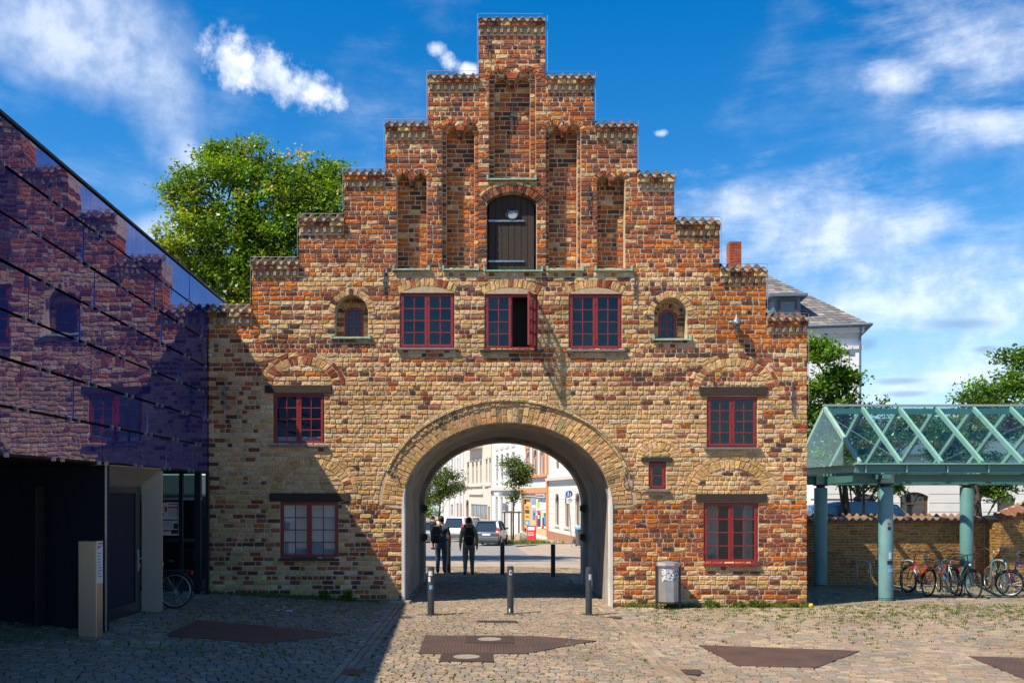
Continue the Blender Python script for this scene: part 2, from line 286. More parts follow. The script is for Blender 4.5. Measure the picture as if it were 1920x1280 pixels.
class MB:
    def __init__(s): s.v = []; s.f = []; s.c = []; s.m = []
    def add(s, verts, faces, col=None, mi=0):
        k = len(s.v); s.v.extend(tuple(p) for p in verts)
        for f in faces: s.f.append([i + k for i in f]); s.c.append(col); s.m.append(mi)
        return s
    def box(s, x0, x1, y0, y1, z0, z1, col=None, mi=0):
        return s.add([(x0, y0, z0), (x1, y0, z0), (x1, y1, z0), (x0, y1, z0), (x0, y0, z1), (x1, y0, z1), (x1, y1, z1), (x0, y1, z1)],
                     [(0, 3, 2, 1), (4, 5, 6, 7), (0, 1, 5, 4), (1, 2, 6, 5), (2, 3, 7, 6), (3, 0, 4, 7)], col, mi)
    def hexa(s, b, t, col=None, mi=0):                   # bottom ring and top ring of four points
        return s.add(list(b) + list(t), [(0, 3, 2, 1), (4, 5, 6, 7), (0, 1, 5, 4), (1, 2, 6, 5), (2, 3, 7, 6), (3, 0, 4, 7)], col, mi)
    def bar(s, p, q, w, h, up=(0, 0, 1), col=None, mi=0):  # a rectangular bar from p to q
        p = Vector(p); q = Vector(q); d = (q - p).normalized(); u = Vector(up)
        a = d.cross(u); a = a.normalized() if a.length > 1e-4 else Vector((1, 0, 0)); b = a.cross(d).normalized(); a *= w / 2; b *= h / 2
        return s.hexa([p - a - b, p + a - b, q + a - b, q - a - b], [p - a + b, p + a + b, q + a + b, q - a + b], col, mi)
    def prism(s, poly, mp, w0, w1, col=None, mi=0):      # 2-D outline pushed from w0 to w1
        n = len(poly); vs = [mp(u, v, w0) for u, v in poly] + [mp(u, v, w1) for u, v in poly]
        return s.add(vs, [tuple(range(n)), tuple(range(2 * n - 1, n - 1, -1))] + [(i, i + n, (i + 1) % n + n, (i + 1) % n) for i in range(n)], col, mi)
    def tube(s, pts, r, n=8, col=None, mi=0, closed=False, caps=True):
        pts = [Vector(p) for p in pts]; rs = r if isinstance(r, (list, tuple)) else [r] * len(pts); k = len(pts); vs = []; prev = None
        for i, p in enumerate(pts):
            if closed: t = pts[(i + 1) % k] - pts[i - 1]
            else: t = pts[min(i + 1, k - 1)] - pts[max(i - 1, 0)]
            t.normalize()
            ref = prev if prev is not None else (Vector((0, 0, 1)) if abs(t.z) < 0.9 else Vector((1, 0, 0)))
            a = ref - t * ref.dot(t)
            if a.length < 1e-5: a = t.orthogonal()
            a.normalize(); b = t.cross(a); prev = a
            for j in range(n):
                th = 2 * math.pi * j / n; vs.append(p + (a * math.cos(th) + b * math.sin(th)) * rs[i])
        fs = []
        for i in range(k if closed else k - 1):
            i2 = (i + 1) % k
            for j in range(n): fs.append((i * n + j, i * n + (j + 1) % n, i2 * n + (j + 1) % n, i2 * n + j))
        if caps and not closed: fs += [tuple(range(n - 1, -1, -1)), tuple(range((k - 1) * n, k * n))]
        return s.add(vs, fs, col, mi)
    def lathe(s, prof, c=(0, 0, 0), n=16, col=None, mi=0, phase=0.0):   # profile of (radius, z)
        vs = [(c[0] + r * math.cos(2 * math.pi * j / n + phase), c[1] + r * math.sin(2 * math.pi * j / n + phase), c[2] + z) for r, z in prof for j in range(n)]
        fs = [(i * n + j, i * n + (j + 1) % n, (i + 1) * n + (j + 1) % n, (i + 1) * n + j) for i in range(len(prof) - 1) for j in range(n)]
        fs += [tuple(range(n - 1, -1, -1)), tuple(range((len(prof) - 1) * n, len(prof) * n))]
        return s.add(vs, fs, col, mi)
    def ellipsoid(s, c, r, n=12, m=8, col=None, mi=0, jit=0.0):
        vs = []; fs = []
        for i in range(1, m):
            ph = math.pi * i / m
            for j in range(n):
                th = 2 * math.pi * j / n; k = 1 + random.uniform(-jit, jit)
                vs.append((c[0] + r[0] * k * math.sin(ph) * math.cos(th), c[1] + r[1] * k * math.sin(ph) * math.sin(th), c[2] + r[2] * k * math.cos(ph)))
        for i in range(m - 2):
            for j in range(n): fs.append((i * n + j, (i + 1) * n + j, (i + 1) * n + (j + 1) % n, i * n + (j + 1) % n))
        t = len(vs); vs += [(c[0], c[1], c[2] + r[2]), (c[0], c[1], c[2] - r[2])]
        for j in range(n): fs.append((t, j, (j + 1) % n)); fs.append((t + 1, (m - 2) * n + (j + 1) % n, (m - 2) * n + j))
        return s.add(vs, fs, col, mi)
    def mesh(s, name, mats):
        me = bpy.data.meshes.new(name); me.from_pydata(s.v, [], s.f)
        for m in ([mats] if isinstance(mats, str) else mats): me.materials.append(MATS[m])
        if any(s.m): me.polygons.foreach_set('material_index', s.m)
        if any(c is not None for c in s.c):
            at_ = me.attributes.new('Col', 'FLOAT_COLOR', 'FACE'); d = np.ones((len(s.f), 4), dtype=np.float32)
            d[:, :3] = [c if c is not None else (0.5, 0.5, 0.5) for c in s.c]; at_.data.foreach_set('color', d.ravel())
        me.update(); return me
    def build(s, name, mats, parent=None, smooth=False, bevel=0.0, kind=None, label=None, local=False):
        """vertices are in world coordinates unless local is set (then in the thing's own frame)"""
        if parent is not None and not local and WM[parent.name] != Matrix.Identity(4):
            iv = WM[parent.name].inverted(); s.v = [tuple(iv @ Vector(p)) for p in s.v]
        me = s.mesh(name, mats)
        if smooth: me.polygons.foreach_set('use_smooth', [True] * len(me.polygons))
        o = link(name, me, parent, None, kind, label)
        if bevel:
            b = o.modifiers.new('bevel', 'BEVEL'); b.width = bevel; b.segments = 2; b.limit_method = 'ANGLE'; b.angle_limit = R(40)
        return o
def smooth_by_angle(o, ang=40):
    me = o.data; me.polygons.foreach_set('use_smooth', [True] * len(me.polygons))
    try: me.set_sharp_from_angle(angle=R(ang))
    except Exception: pass
def vary(c, k=0.12):
    f = random.uniform(1 - k, 1 + k); return tuple(min(1, max(0.004, x * f * random.uniform(0.94, 1.06))) for x in c)
# ================================================================== the stepped brick gate
def inst(name, me, parent, world=None, **k):
    w = world if world is not None else Matrix.Identity(4)
    return link(name, me, parent, WM[parent.name].inverted() @ w, **k)
T = Matrix.Translation
gate = thing('city_gate', 'old brick city gate with stepped gable and round archway', 'gate', (gx(951), 0, 0))
def fmap(u, v, w): return (u, w, v)
def brick_geo(mb, q, mp, col, w0=0.0, depth=0.06, rough=0.005, edge=0.011, nx=None):
    """one weathered brick: q = bl, br, tr, tl in the wall plane, w runs into the wall"""
    (ax, ay), (bx, by), (cx, cy), (dx, dy) = q
    wd = max(math.hypot(bx - ax, by - ay), math.hypot(cx - dx, cy - dy), 0.01); ht = max(math.hypot(dx - ax, dy - ay), math.hypot(cx - bx, cy - by), 0.01)
    nx = nx or (4 if wd > 0.2 else 3); nz = 3 if ht < 0.2 else 4
    es, et = min(0.3, edge / wd), min(0.3, edge / ht); tilt = random.uniform(-0.004, 0.004); lift = random.uniform(-0.005, 0.006)
    def P(s, t):
        return (ax * (1 - s) * (1 - t) + bx * s * (1 - t) + cx * s * t + dx * (1 - s) * t, ay * (1 - s) * (1 - t) + by * s * (1 - t) + cy * s * t + dy * (1 - s) * t)
    vs = []; ru = random.uniform
    for j in range(nz):
        for i in range(nx):
            s = es + (1 - 2 * es) * i / (nx - 1); t = et + (1 - 2 * et) * j / (nz - 1); u, v = P(s, t)
            vs.append(mp(u + ru(-.003, .003), v + ru(-.003, .003), w0 + lift + tilt * (s - .5) * 2 + ru(-rough, rough)))
    ring = [(i, 0) for i in range(nx)] + [(nx - 1, j) for j in range(1, nz)] + [(i, nz - 1) for i in range(nx - 2, -1, -1)] + [(0, j) for j in range(nz - 2, 0, -1)]
    n0 = len(vs); nr = len(ring)
    for i, j in ring:
        u, v = P(i / (nx - 1), j / (nz - 1)); vs.append(mp(u + ru(-.005, .005), v + ru(-.004, .004), w0 + lift + 0.012 + ru(0, .004)))
    for i, j in ring:
        u, v = P(i / (nx - 1), j / (nz - 1)); vs.append(mp(u, v, w0 + depth))
    fs = [(j * nx + i, j * nx + i + 1, (j + 1) * nx + i + 1, (j + 1) * nx + i) for j in range(nz - 1) for i in range(nx - 1)]
    for k in range(nr):
        k2 = (k + 1) % nr; a, b = ring[k][1] * nx + ring[k][0], ring[k2][1] * nx + ring[k2][0]
        fs.append((n0 + k, n0 + k2, b, a)); fs.append((n0 + nr + k, n0 + nr + k2, n0 + k2, n0 + k))
    mb.add(vs, fs, col)

# ---- colours of the brickwork, by place on the wall (photo pixels of the front)
ORANGE = [(.47, .13, .022), (.42, .112, .02), (.38, .115, .034), (.50, .16, .032)]
REDS = [(.27, .075, .03), (.23, .06, .028), (.31, .095, .04), (.33, .12, .055)]
DARKS = [(.135, .052, .028), (.105, .048, .03), (.16, .06, .033), (.085, .046, .033), (.18, .07, .038)]
BUFF = [(.59, .37, .155), (.54, .33, .135), (.62, .415, .20), (.57, .36, .165), (.49, .295, .105), (.59, .34, .17), (.43, .275, .095), (.53, .31, .135)]
PALE = [(.60, .43, .24), (.58, .37, .19)]; SHOULDER = [(.58, .19, .028), (.52, .155, .022), (.46, .13, .022)]
row_rand = {}
def face_color(X, Z):
    px = X * S + 915 + random.gauss(0, 14); py = 925 - (Z - CAM_Z) * S + random.gauss(0, 5); row = int((Z + 1) / 0.107)
    rr = row_rand.setdefault((row, int((px + 40 * math.sin(row * 1.7)) // 240)), random.random())
    def pick(po, pr, pd, pb):
        t = random.random() * (po + pr + pd + pb)
        c = random.choice(ORANGE) if t < po else random.choice(REDS) if t < po + pr else random.choice(DARKS) if t < po + pr + pd else random.choice(BUFF if random.random() < .92 else PALE)
        return vary(c, .11)
    if py < 508:
        if py < 350: return pick(.34, .34, .24, .10)
        return pick(.42, .31, .20, .07)
    if px < 470 + (650 - py) * 0.75 and py < 640 and px > 395: return vary(random.choice(SHOULDER), .12) if random.random() < .72 else pick(.2, .5, .15, .1)
    if px > 1345 and py < 650: return vary(random.choice(SHOULDER), .12) if random.random() < .60 else pick(.2, .5, .25, .1)
    if py < 540: return pick(.08, .12, .08, .72)
    if py < 722:
        if rr < .40: return pick(.12, .42, .26, .20)
        return pick(.04, .08, .05, .85)
    if py < 945:
        if px < 480 or px > 1430: return pick(.05, .16, .12, .70)
        return pick(.012, .035, .045, .93)
    if px > 1140:
        if py < 1058: return pick(.48, .28, .13, .14)
        return pick(.12, .16, .10, .62)
    if rr < .5: return pick(.08, .42, .22, .30)
    return pick(.03, .16, .14, .68)

# ---- outlines: spans(z) gives the stretches of x a shape covers at height z
class Rect:
    def __init__(s, x0, x1, y0, y1, g=0.0): s.a, s.b, s.z0, s.z1 = gx(x0) - g, gx(x1) + g, gz(y1) - g, gz(y0) + g
    def spans(s, z): return [(s.a, s.b)] if s.z0 <= z <= s.z1 else []
class Arched:                                            # upright sides and an elliptic head
    def __init__(s, x0, x1, ytop, yspring, ybot, g=0.0): s.a, s.b, s.zt, s.zs, s.z0 = gx(x0) - g, gx(x1) + g, gz(ytop) + g, gz(yspring), gz(ybot)
    def spans(s, z):
        if z < s.z0 or z >= s.zt: return []
        if z <= s.zs: return [(s.a, s.b)]
        c = (s.a + s.b) / 2; h = (s.b - s.a) / 2 * math.sqrt(1 - ((z - s.zs) / (s.zt - s.zs)) ** 2); return [(c - h, c + h)]
class Twin:                                              # blind niche with two round heads
    def __init__(s, x0, x1, ytop, ybot, g=0.0, ring=0.0):
        s.a, s.b, s.z0 = gx(x0) - g, gx(x1) + g, gz(ybot); s.r = (s.b - s.a) / 4 * .84; s.zs = gz(ytop) + g - s.r; s.ring = ring
    def spans(s, z):
        if z < s.z0: return []
        if z <= s.zs: return [(s.a, s.b)]
        r = s.r + s.ring
        if z >= s.zs + r: return []
        h = math.sqrt(r * r - (z - s.zs) ** 2); return [(s.a + s.r - h, s.a + s.r + h), (s.b - s.r - h, s.b - s.r + h)]
class Annulus:                                           # relieving arch: the ring only
    def __init__(s, cx, ybase, a, b, t): s.c, s.z0, s.a, s.b, s.t = gx(cx), gz(ybase), a / S, b / S, t / S
    def spans(s, z):
        h = z - s.z0
        if h < 0 or h >= s.b: return []
        o = s.a * math.sqrt(1 - (h / s.b) ** 2); bi = s.b - s.t
        i = (s.a - s.t) * math.sqrt(1 - (h / bi) ** 2) if h < bi else 0
        return [(s.c - o, s.c - i), (s.c + i, s.c + o)]
class Segment:                                           # flat arch over a window, filled down to the window head
    def __init__(s, x0, x1, yspring, yapex, t):
        s.c = gx((x0 + x1) / 2); h = (x1 - x0) / 2 / S; rise = (yspring - yapex) / S; s.R = (h * h + rise * rise) / (2 * rise); s.zc = gz(yapex) - s.R
        s.th = math.asin(min(1, h / s.R)); s.t = t / S; s.z0 = gz(yspring)
    def spans(s, z):
        if z < s.z0 - 0.02 or z >= s.zc + s.R + s.t: return []
        o = math.sqrt(max(0, (s.R + s.t) ** 2 - (z - s.zc) ** 2)); o = min(o, (z - s.zc) * math.tan(s.th)) if s.th < 1.4 else o
        return [(s.c - o, s.c + o)]
def merge(sp):
    out = []
    for a, b in sorted(sp):
        if out and a <= out[-1][1] + 1e-6: out[-1][1] = max(out[-1][1], b)
        else: out.append([a, b])
    return out
def minus(base, holes):
    res = []
    for a, b in base:
        cur = a
        for h0, h1 in merge(holes):
            if h1 <= cur or h0 >= b: continue
            if h0 > cur: res.append((cur, h0))
            cur = max(cur, h1)
        if cur < b: res.append((cur, b))
    return res

STEPS = [(390, 472, 574), (472, 560, 485), (560, 645, 404), (645, 722, 318), (722, 802, 227), (802, 897, 137), (897, 1023, 30),
         (1023, 1115, 138), (1115, 1195, 228), (1195, 1265, 322), (1265, 1350, 410), (1350, 1437, 498), (1437, 1514, 590)]
CORN = 0.40
def silhouette(z, drop=CORN):
    xs = [(gx(a), gx(b)) for a, b, t in STEPS if gz(t) - drop > z]
    return [(min(a for a, b in xs), max(b for a, b in xs))] if xs else []
ARCH_C, ARCH_Z, ARCH_A, ARCH_B = gx(951), gz(950), 197 / S, 158 / S
RING = 0.47
class MainArch:
    def __init__(s, g=0.0): s.a, s.b = ARCH_A + g, ARCH_B + g
    def spans(s, z):
        if z < -0.5 or z >= ARCH_Z + s.b: return []
        if z <= ARCH_Z: return [(ARCH_C - ARCH_A, ARCH_C + ARCH_A)]
        h = s.a * math.sqrt(1 - ((z - ARCH_Z) / s.b) ** 2); return [(ARCH_C - h, ARCH_C + h)]
NICHES = [(744, 800, 326, 503, 0), (837, 889, 240, 503, 8), (927, 994, 141, 334, 10), (1030, 1083, 240, 503, 6), (1120, 1172, 329, 503, 0)]
n_in = [Twin(a, b, t, bo) for a, b, t, bo, r in NICHES]
n_out = [Twin(a, b, t, bo, r / S) for a, b, t, bo, r in NICHES]
n_brick = [Twin(a, b, t, bo, r / S, 10.5 / S) for a, b, t, bo, r in NICHES]
WINS = {'W1': (750, 852, 549, 652), 'W2': (909, 1008, 551, 655), 'W3': (1067, 1166, 551, 655), 'ML': (512, 608, 737, 833), 'MR': (1326, 1420, 742, 838),
        'LL': (525, 634, 940, 1046), 'LR': (1320, 1422, 941, 1055), 'SR': (1217, 1249, 866, 917)}
w_rect = {k: Rect(*v) for k, v in WINS.items()}
LINT = {'ML': (497, 622, 722, 737), 'MR': (1312, 1438, 725, 741), 'LL': (506, 655, 924, 940), 'LR': (1305, 1437, 925, 941), 'SR': (1203, 1260, 857, 866)}
l_rect = {k: Rect(*v) for k, v in LINT.items()}
RELIEF = {'ML': (567, 722, 81, 64, 25), 'MR': (1376, 726, 86, 65, 25), 'LL': (584, 925, 88, 77, 26), 'LR': (1369, 926, 89, 74, 26), 'SR': (1232, 858, 47, 38, 21)}
relief = {k: Annulus(*v) for k, v in RELIEF.items()}
seg = [Segment(750, 852, 549, 537, 17), Segment(908, 1009, 551, 539, 17), Segment(1066, 1167, 551, 539, 17)]
door_hole = Arched(913, 1006, 361, 384, 506); door_seg = Segment(913, 1006, 381, 361, 21)
SM = [(628, 690, 553, 586, 631), (1227, 1288, 558, 590, 634)]; SMI = [(642, 678, 570, 586, 629), (1238, 1274, 574, 590, 633)]
s_out = [Arched(*v) for v in SM]; s_in = [Arched(*v) for v in SMI]; s_brick = [Arched(*v, g=13 / S) for v in SM]
for k in s_brick: k.z0 += 0.0

core1 = n_out + list(w_rect.values()) + s_out + [MainArch(), door_hole]
core2 = n_in + list(w_rect.values()) + s_out + [MainArch(), door_hole]
core3 = list(w_rect.values()) + s_in + [MainArch(), door_hole]
class SmallHead:                                         # brick ring over the small windows: head only
    def __init__(s, i): s.i = i
    def spans(s, z):
        return s_brick[s.i].spans(z) if z > s_out[s.i].zs - 0.02 else s_out[s.i].spans(z)
bricks1 = n_brick + list(w_rect.values()) + list(l_rect.values()) + list(relief.values()) + seg + [SmallHead(0), SmallHead(1), MainArch(RING + 0.07), door_hole, door_seg]

H = 0.107; Z0 = -0.34
NROW = int((gz(30) - Z0) / H) + 1
def rows_paired(holes, drop=CORN, z_lo=Z0, z_hi=99, base=None, sub=1):
    for r in range(NROW * sub):
        za, zb = Z0 + r * H / sub, Z0 + (r + 1) * H / sub
        zm = (za + zb) / 2
        if zm < z_lo or zm > z_hi: continue
        f = lambda z: minus(base(z) if base else silhouette(zm, drop), [sp for h in holes for sp in h.spans(z)])
        A, B, Mi = f(za + 1e-3), f(zb - 1e-3), f(zm)
        if len(A) == len(B) == len(Mi): yield r, za, zb, [(a[0], a[1], b[0], b[1]) for a, b in zip(A, B)]
        else: yield r, za, zb, [(m[0], m[1], m[0], m[1]) for m in Mi]
lefts = [gx(a) for a, b, t in STEPS]; rights = [gx(b) for a, b, t in STEPS]
isl = lambda v: any(abs(v - q) < .004 for q in lefts); isr = lambda v: any(abs(v - q) < .004 for q in rights)
core = MB()
def core_layer(holes, y0, y1, drop=0.12):
    for r, za, zb, iv in rows_paired(holes, drop, sub=5):
        for a, b, c, d in iv:
            if isl(a): a += .022; c += .022
            if isr(b): b -= .022; d -= .022
            core.hexa([(a, y0, za), (b, y0, za), (b, y1, za), (a, y1, za)], [(c, y0, zb), (d, y0, zb), (d, y1, zb), (c, y1, zb)])
core_layer(core1, 0.016, 0.10); core_layer(core2, 0.10, 0.32); core_layer(core3, 0.32, 0.80)
DEPTH = 5.9
def body_sil(z):
    if z < 5.7: return [(gx(390) + .02, gx(1514) - .02)]
    w = 6.7 * (1 - (z - 5.7) / 6.3)
    return [(ARCH_C - w, ARCH_C + w)] if w > 0.2 else []
for r, za, zb, iv in rows_paired([MainArch()], base=body_sil):
    for a, b, c, d in iv:
        core.hexa([(a, .80, za), (b, .80, za), (b, DEPTH, za), (a, DEPTH, za)], [(c, .80, zb), (d, .80, zb), (d, DEPTH, zb), (c, DEPTH, zb)])
core.build('masonry_core', 'mortar', gate)

BR = []                                                  # every brick: (area, q, w0, depth, colour)
def lay(q, w0=0.0, depth=0.06, col=None, rough=0.005):
    cx = sum(p[0] for p in q) / 4; cz = sum(p[1] for p in q) / 4
    if cz < -0.25: return
    A = abs((q[1][0] - q[3][0]) * (q[2][1] - q[0][1]) - (q[1][1] - q[3][1]) * (q[2][0] - q[0][0])) / 2
    BR.append((abs(A), q, w0, depth, col or face_color(cx, cz), rough))
J = 0.0115
def fill_row(za, zb, iv, w0, depth=0.06, edges=None, headers=None):
    for a, b, c, d in iv:
        L0, R0 = (a + c) / 2, (b + d) / 2; W = R0 - L0
        if W < 0.035: continue
        cuts = [L0]; x = L0 + random.choice([0.0, -0.08, -0.14]); hd = headers if headers is not None else random.random() < .22
        x = L0; last_h = False
        while True:
            if hd: ln = random.uniform(.115, .15)
            else:
                p = .38 if not last_h else .12; last_h = random.random() < p
                ln = random.uniform(.115, .145) if last_h else random.uniform(.235, .285)
            if x == L0 and random.random() < .4: ln *= random.uniform(.55, 1)
            if x + ln > R0 - 0.075:
                if R0 - x > 0.36: x += (R0 - x) * random.uniform(.42, .58); cuts.append(x)
                break
            x += ln; cuts.append(x)
        cuts.append(R0); dz0, dz1 = random.uniform(-.002, .002), random.uniform(-.002, .002)
        for i in range(len(cuts) - 1):
            l, r = cuts[i] + J, cuts[i + 1] - J; lb = lt = l; rb = rt = r
            if i == 0: lb, lt = a + J * .5, c + J * .5
            if i == len(cuts) - 2: rb, rt = b - J * .5, d - J * .5
            if rb - lb < .02 and rt - lt < .02: continue
            dp = depth
            if edges and ((i == 0 and edges[0](a)) or (i == len(cuts) - 2 and edges[1](b))): dp = 0.79
            sag = random.uniform(-.004, .004)
            lay([(lb, za + J + sag + dz0), (rb, za + J + sag + dz1), (rt, zb - J + sag + dz1), (lt, zb - J + sag + dz0)], w0, dp)
for r, za, zb, iv in rows_paired(bricks1): fill_row(za, zb, iv, 0.0, edges=(isl, isr))
# niche backs and stepped niche edges
def clip_rows(outer, inner, w0, headers=None):
    for r in range(NROW):
        za, zb = Z0 + r * H, Z0 + (r + 1) * H; zm = (za + zb) / 2
        g = lambda z: minus(outer.spans(z), inner.spans(z) if inner else [])
        A, B, Mi = g(za + 1e-3), g(zb - 1e-3), g(zm)
        iv = [(a[0], a[1], b[0], b[1]) for a, b in zip(A, B)] if len(A) == len(B) == len(Mi) else [(m[0], m[1], m[0], m[1]) for m in Mi]
        fill_row(za, zb, iv, w0, headers=headers)
for ni, no, (a, b, t, bo, rr) in zip(n_in, n_out, NICHES):
    clip_rows(Rect(a, b, t - 4, bo), None, 0.302)
    if rr: clip_rows(no, ni, 0.082, True)
for so, si in zip(s_out, s_in): clip_rows(so, si, 0.302)
def ring(cx, zc, a0, b0, a1, b1, t0, t1, n, w0=0.0, split=None, depth=0.08, pal=None, gap=0.0055):
    for k in range(n):
        ta, tb = t0 + (t1 - t0) * k / n, t0 + (t1 - t0) * (k + 1) / n
        g0, g1 = gap / max(a0, .05), gap / a1
        cuts = [0, 1]
        if split == 'alt': cuts = [0, random.uniform(.30, .38), 1] if k % 2 else [0, random.uniform(.60, .70), 1]
        for f0, f1 in zip(cuts[:-1], cuts[1:]):
            e = 0.006 / max(1e-3, (a1 - a0)); q0, q1 = f0 + e, f1 - e
            pt = lambda f, th: (cx + (a0 + (a1 - a0) * f) * math.cos(th), zc + (b0 + (b1 - b0) * f) * math.sin(th))
            col = vary(random.choice(pal), .14) if pal else None
            lay([pt(q0, tb - g0), pt(q0, ta + g0), pt(q1, ta + g1), pt(q1, tb - g1)], w0, depth, col)
ARCHPAL = [tuple(.92 * q for q in c) for c in BUFF] * 4 + [(.30, .22, .09), (.20, .14, .07), (.50, .28, .13)]
ring(ARCH_C, ARCH_Z, ARCH_A, ARCH_B, ARCH_A + RING, ARCH_B + RING, 0.03, math.pi - 0.03, 66, 0.0, 'alt', 0.5, ARCHPAL)
ring(ARCH_C, ARCH_Z, ARCH_A + RING + .005, ARCH_B + RING + .005, ARCH_A + RING + .085, ARCH_B + RING + .085, 0.30, math.pi - 0.34, 34, -0.028, None, 0.16, [(.56, .40, .19), (.50, .36, .18), (.40, .27, .11)])
RELPAL = {'ML': DARKS[:1] + REDS * 2 + BUFF, 'MR': DARKS[:1] + REDS + BUFF * 2, 'LL': BUFF * 3 + REDS[:2], 'LR': BUFF, 'SR': BUFF}
for k, (cx, yb, a, b, t) in RELIEF.items():
    a, b, t = a / S, b / S, t / S; o = t * .36; L_ = math.pi * math.sqrt((a * a + b * b) / 2)
    ring(gx(cx), gz(yb), a - t, b - t, a - o, b - o, .02, math.pi - .02, int(L_ / .125), 0.0, None, .06, RELPAL[k])
    ring(gx(cx), gz(yb), a - o, b - o, a, b, .02, math.pi - .02, int(L_ / .21), 0.0, None, .06, RELPAL[k])
for sg, pal in [(s_, BUFF * 2 + REDS) for s_ in seg]:
    ring(sg.c, sg.zc, sg.R, sg.R, sg.R + sg.t, sg.R + sg.t, math.pi / 2 - sg.th, math.pi / 2 + sg.th, 13, 0.0, None, .09, pal)
ring(door_seg.c, door_seg.zc, door_seg.R, door_seg.R, door_seg.R + door_seg.t * .7, door_seg.R + door_seg.t * .7, math.pi / 2 - door_seg.th, math.pi / 2 + door_seg.th, 15, -0.012, None, .12, DARKS + REDS)
ring(door_seg.c, door_seg.zc, door_seg.R + door_seg.t * .72, door_seg.R + door_seg.t * .72, door_seg.R + door_seg.t * 1.05, door_seg.R + door_seg.t * 1.05, math.pi / 2 - door_seg.th, math.pi / 2 + door_seg.th, 9, -0.02, None, .12, REDS + BUFF)
for so, si in zip(s_out, s_in):
    for sh, w0, t in ((so, 0.0, 13 / S), (si, 0.294, 9 / S)):
        c = (sh.a + sh.b) / 2; a = (sh.b - sh.a) / 2; b = sh.zt - sh.zs
        ring(c, sh.zs, a, b, a + t, b + t, 0, math.pi, 15, w0, None, .06, BUFF + DARKS[:2])
for no, (a, b, t, bo, rr) in zip(n_out, NICHES):
    for side, c in ((0, no.a + no.r), (1, no.b - no.r)):
        t0, t1 = (0.62, math.pi + .05) if side == 0 else (-.05, math.pi - 0.62)
        ring(c, no.zs, no.r, no.r, no.r + 10 / S, no.r + 10 / S, t0, t1, 8, -0.008, None, .2, REDS + ORANGE + DARKS[:1] + BUFF[:3])
    cm = (no.a + no.b) / 2; hw_ = cm - (no.a + 2 * no.r); lay([(cm - hw_ - .005, no.zs + .01), (cm + hw_ + .005, no.zs + .01), (cm + hw_ + no.r * .35, no.zs + no.r * .72), (cm - hw_ - no.r * .35, no.zs + no.r * .72)], -.012, .2, vary(random.choice(REDS)))
    lay([(c2 := (no.a + no.b) / 2 - .04, no.zs - .11), (c2 + .08, no.zs - .11), (c2 + .11, no.zs + .02), (c2 - .03, no.zs + .02)], 0.03, .2, vary(random.choice(REDS + DARKS)))

# ---- stepped cornices: brick course, dentils, roof tiles
TILEPAL = [tuple(.72 * q for q in c) for c in [(.20, .085, .05), (.14, .07, .045), (.10, .055, .04), (.24, .11, .06), (.16, .10, .07), (.075, .05, .04)]]
def tile_mesh(w, ln, col, name='roof_tile'):
    mb = MB(); prof = []
    for k in range(9):
        u = k / 8; x = (u - .5) * w * 1.06
        z = 0.052 * math.sin(math.pi * min(1, u / .58)) if u < .58 else -0.020 * math.sin(math.pi * (u - .58) / .42)
        prof.append((x, z))
    n = len(prof); vs = []
    for y, lift in ((0, 0), (ln, ln * .42)):
        vs += [(x, y, z + lift) for x, z in prof] + [(x, y, z + lift - .018) for x, z in prof]
    fs = []
    for i in range(n - 1):
        fs += [(i, i + 1, 2 * n + i + 1, 2 * n + i), (n + i + 1, n + i, 3 * n + i, 3 * n + i + 1), (n + i, n + i + 1, i + 1, i), (2 * n + i, 2 * n + i + 1, 3 * n + i + 1, 3 * n + i)]
    fs += [(0, 2 * n, 3 * n, n), (n - 1, 2 * n - 1, 4 * n - 1, 3 * n - 1)]
    mb.add(vs, fs, col); return mb.mesh(name, 'tile')
TILES = [tile_mesh(1.0, 0.34, vary(c, .1)) for c in TILEPAL]
bed = MB()
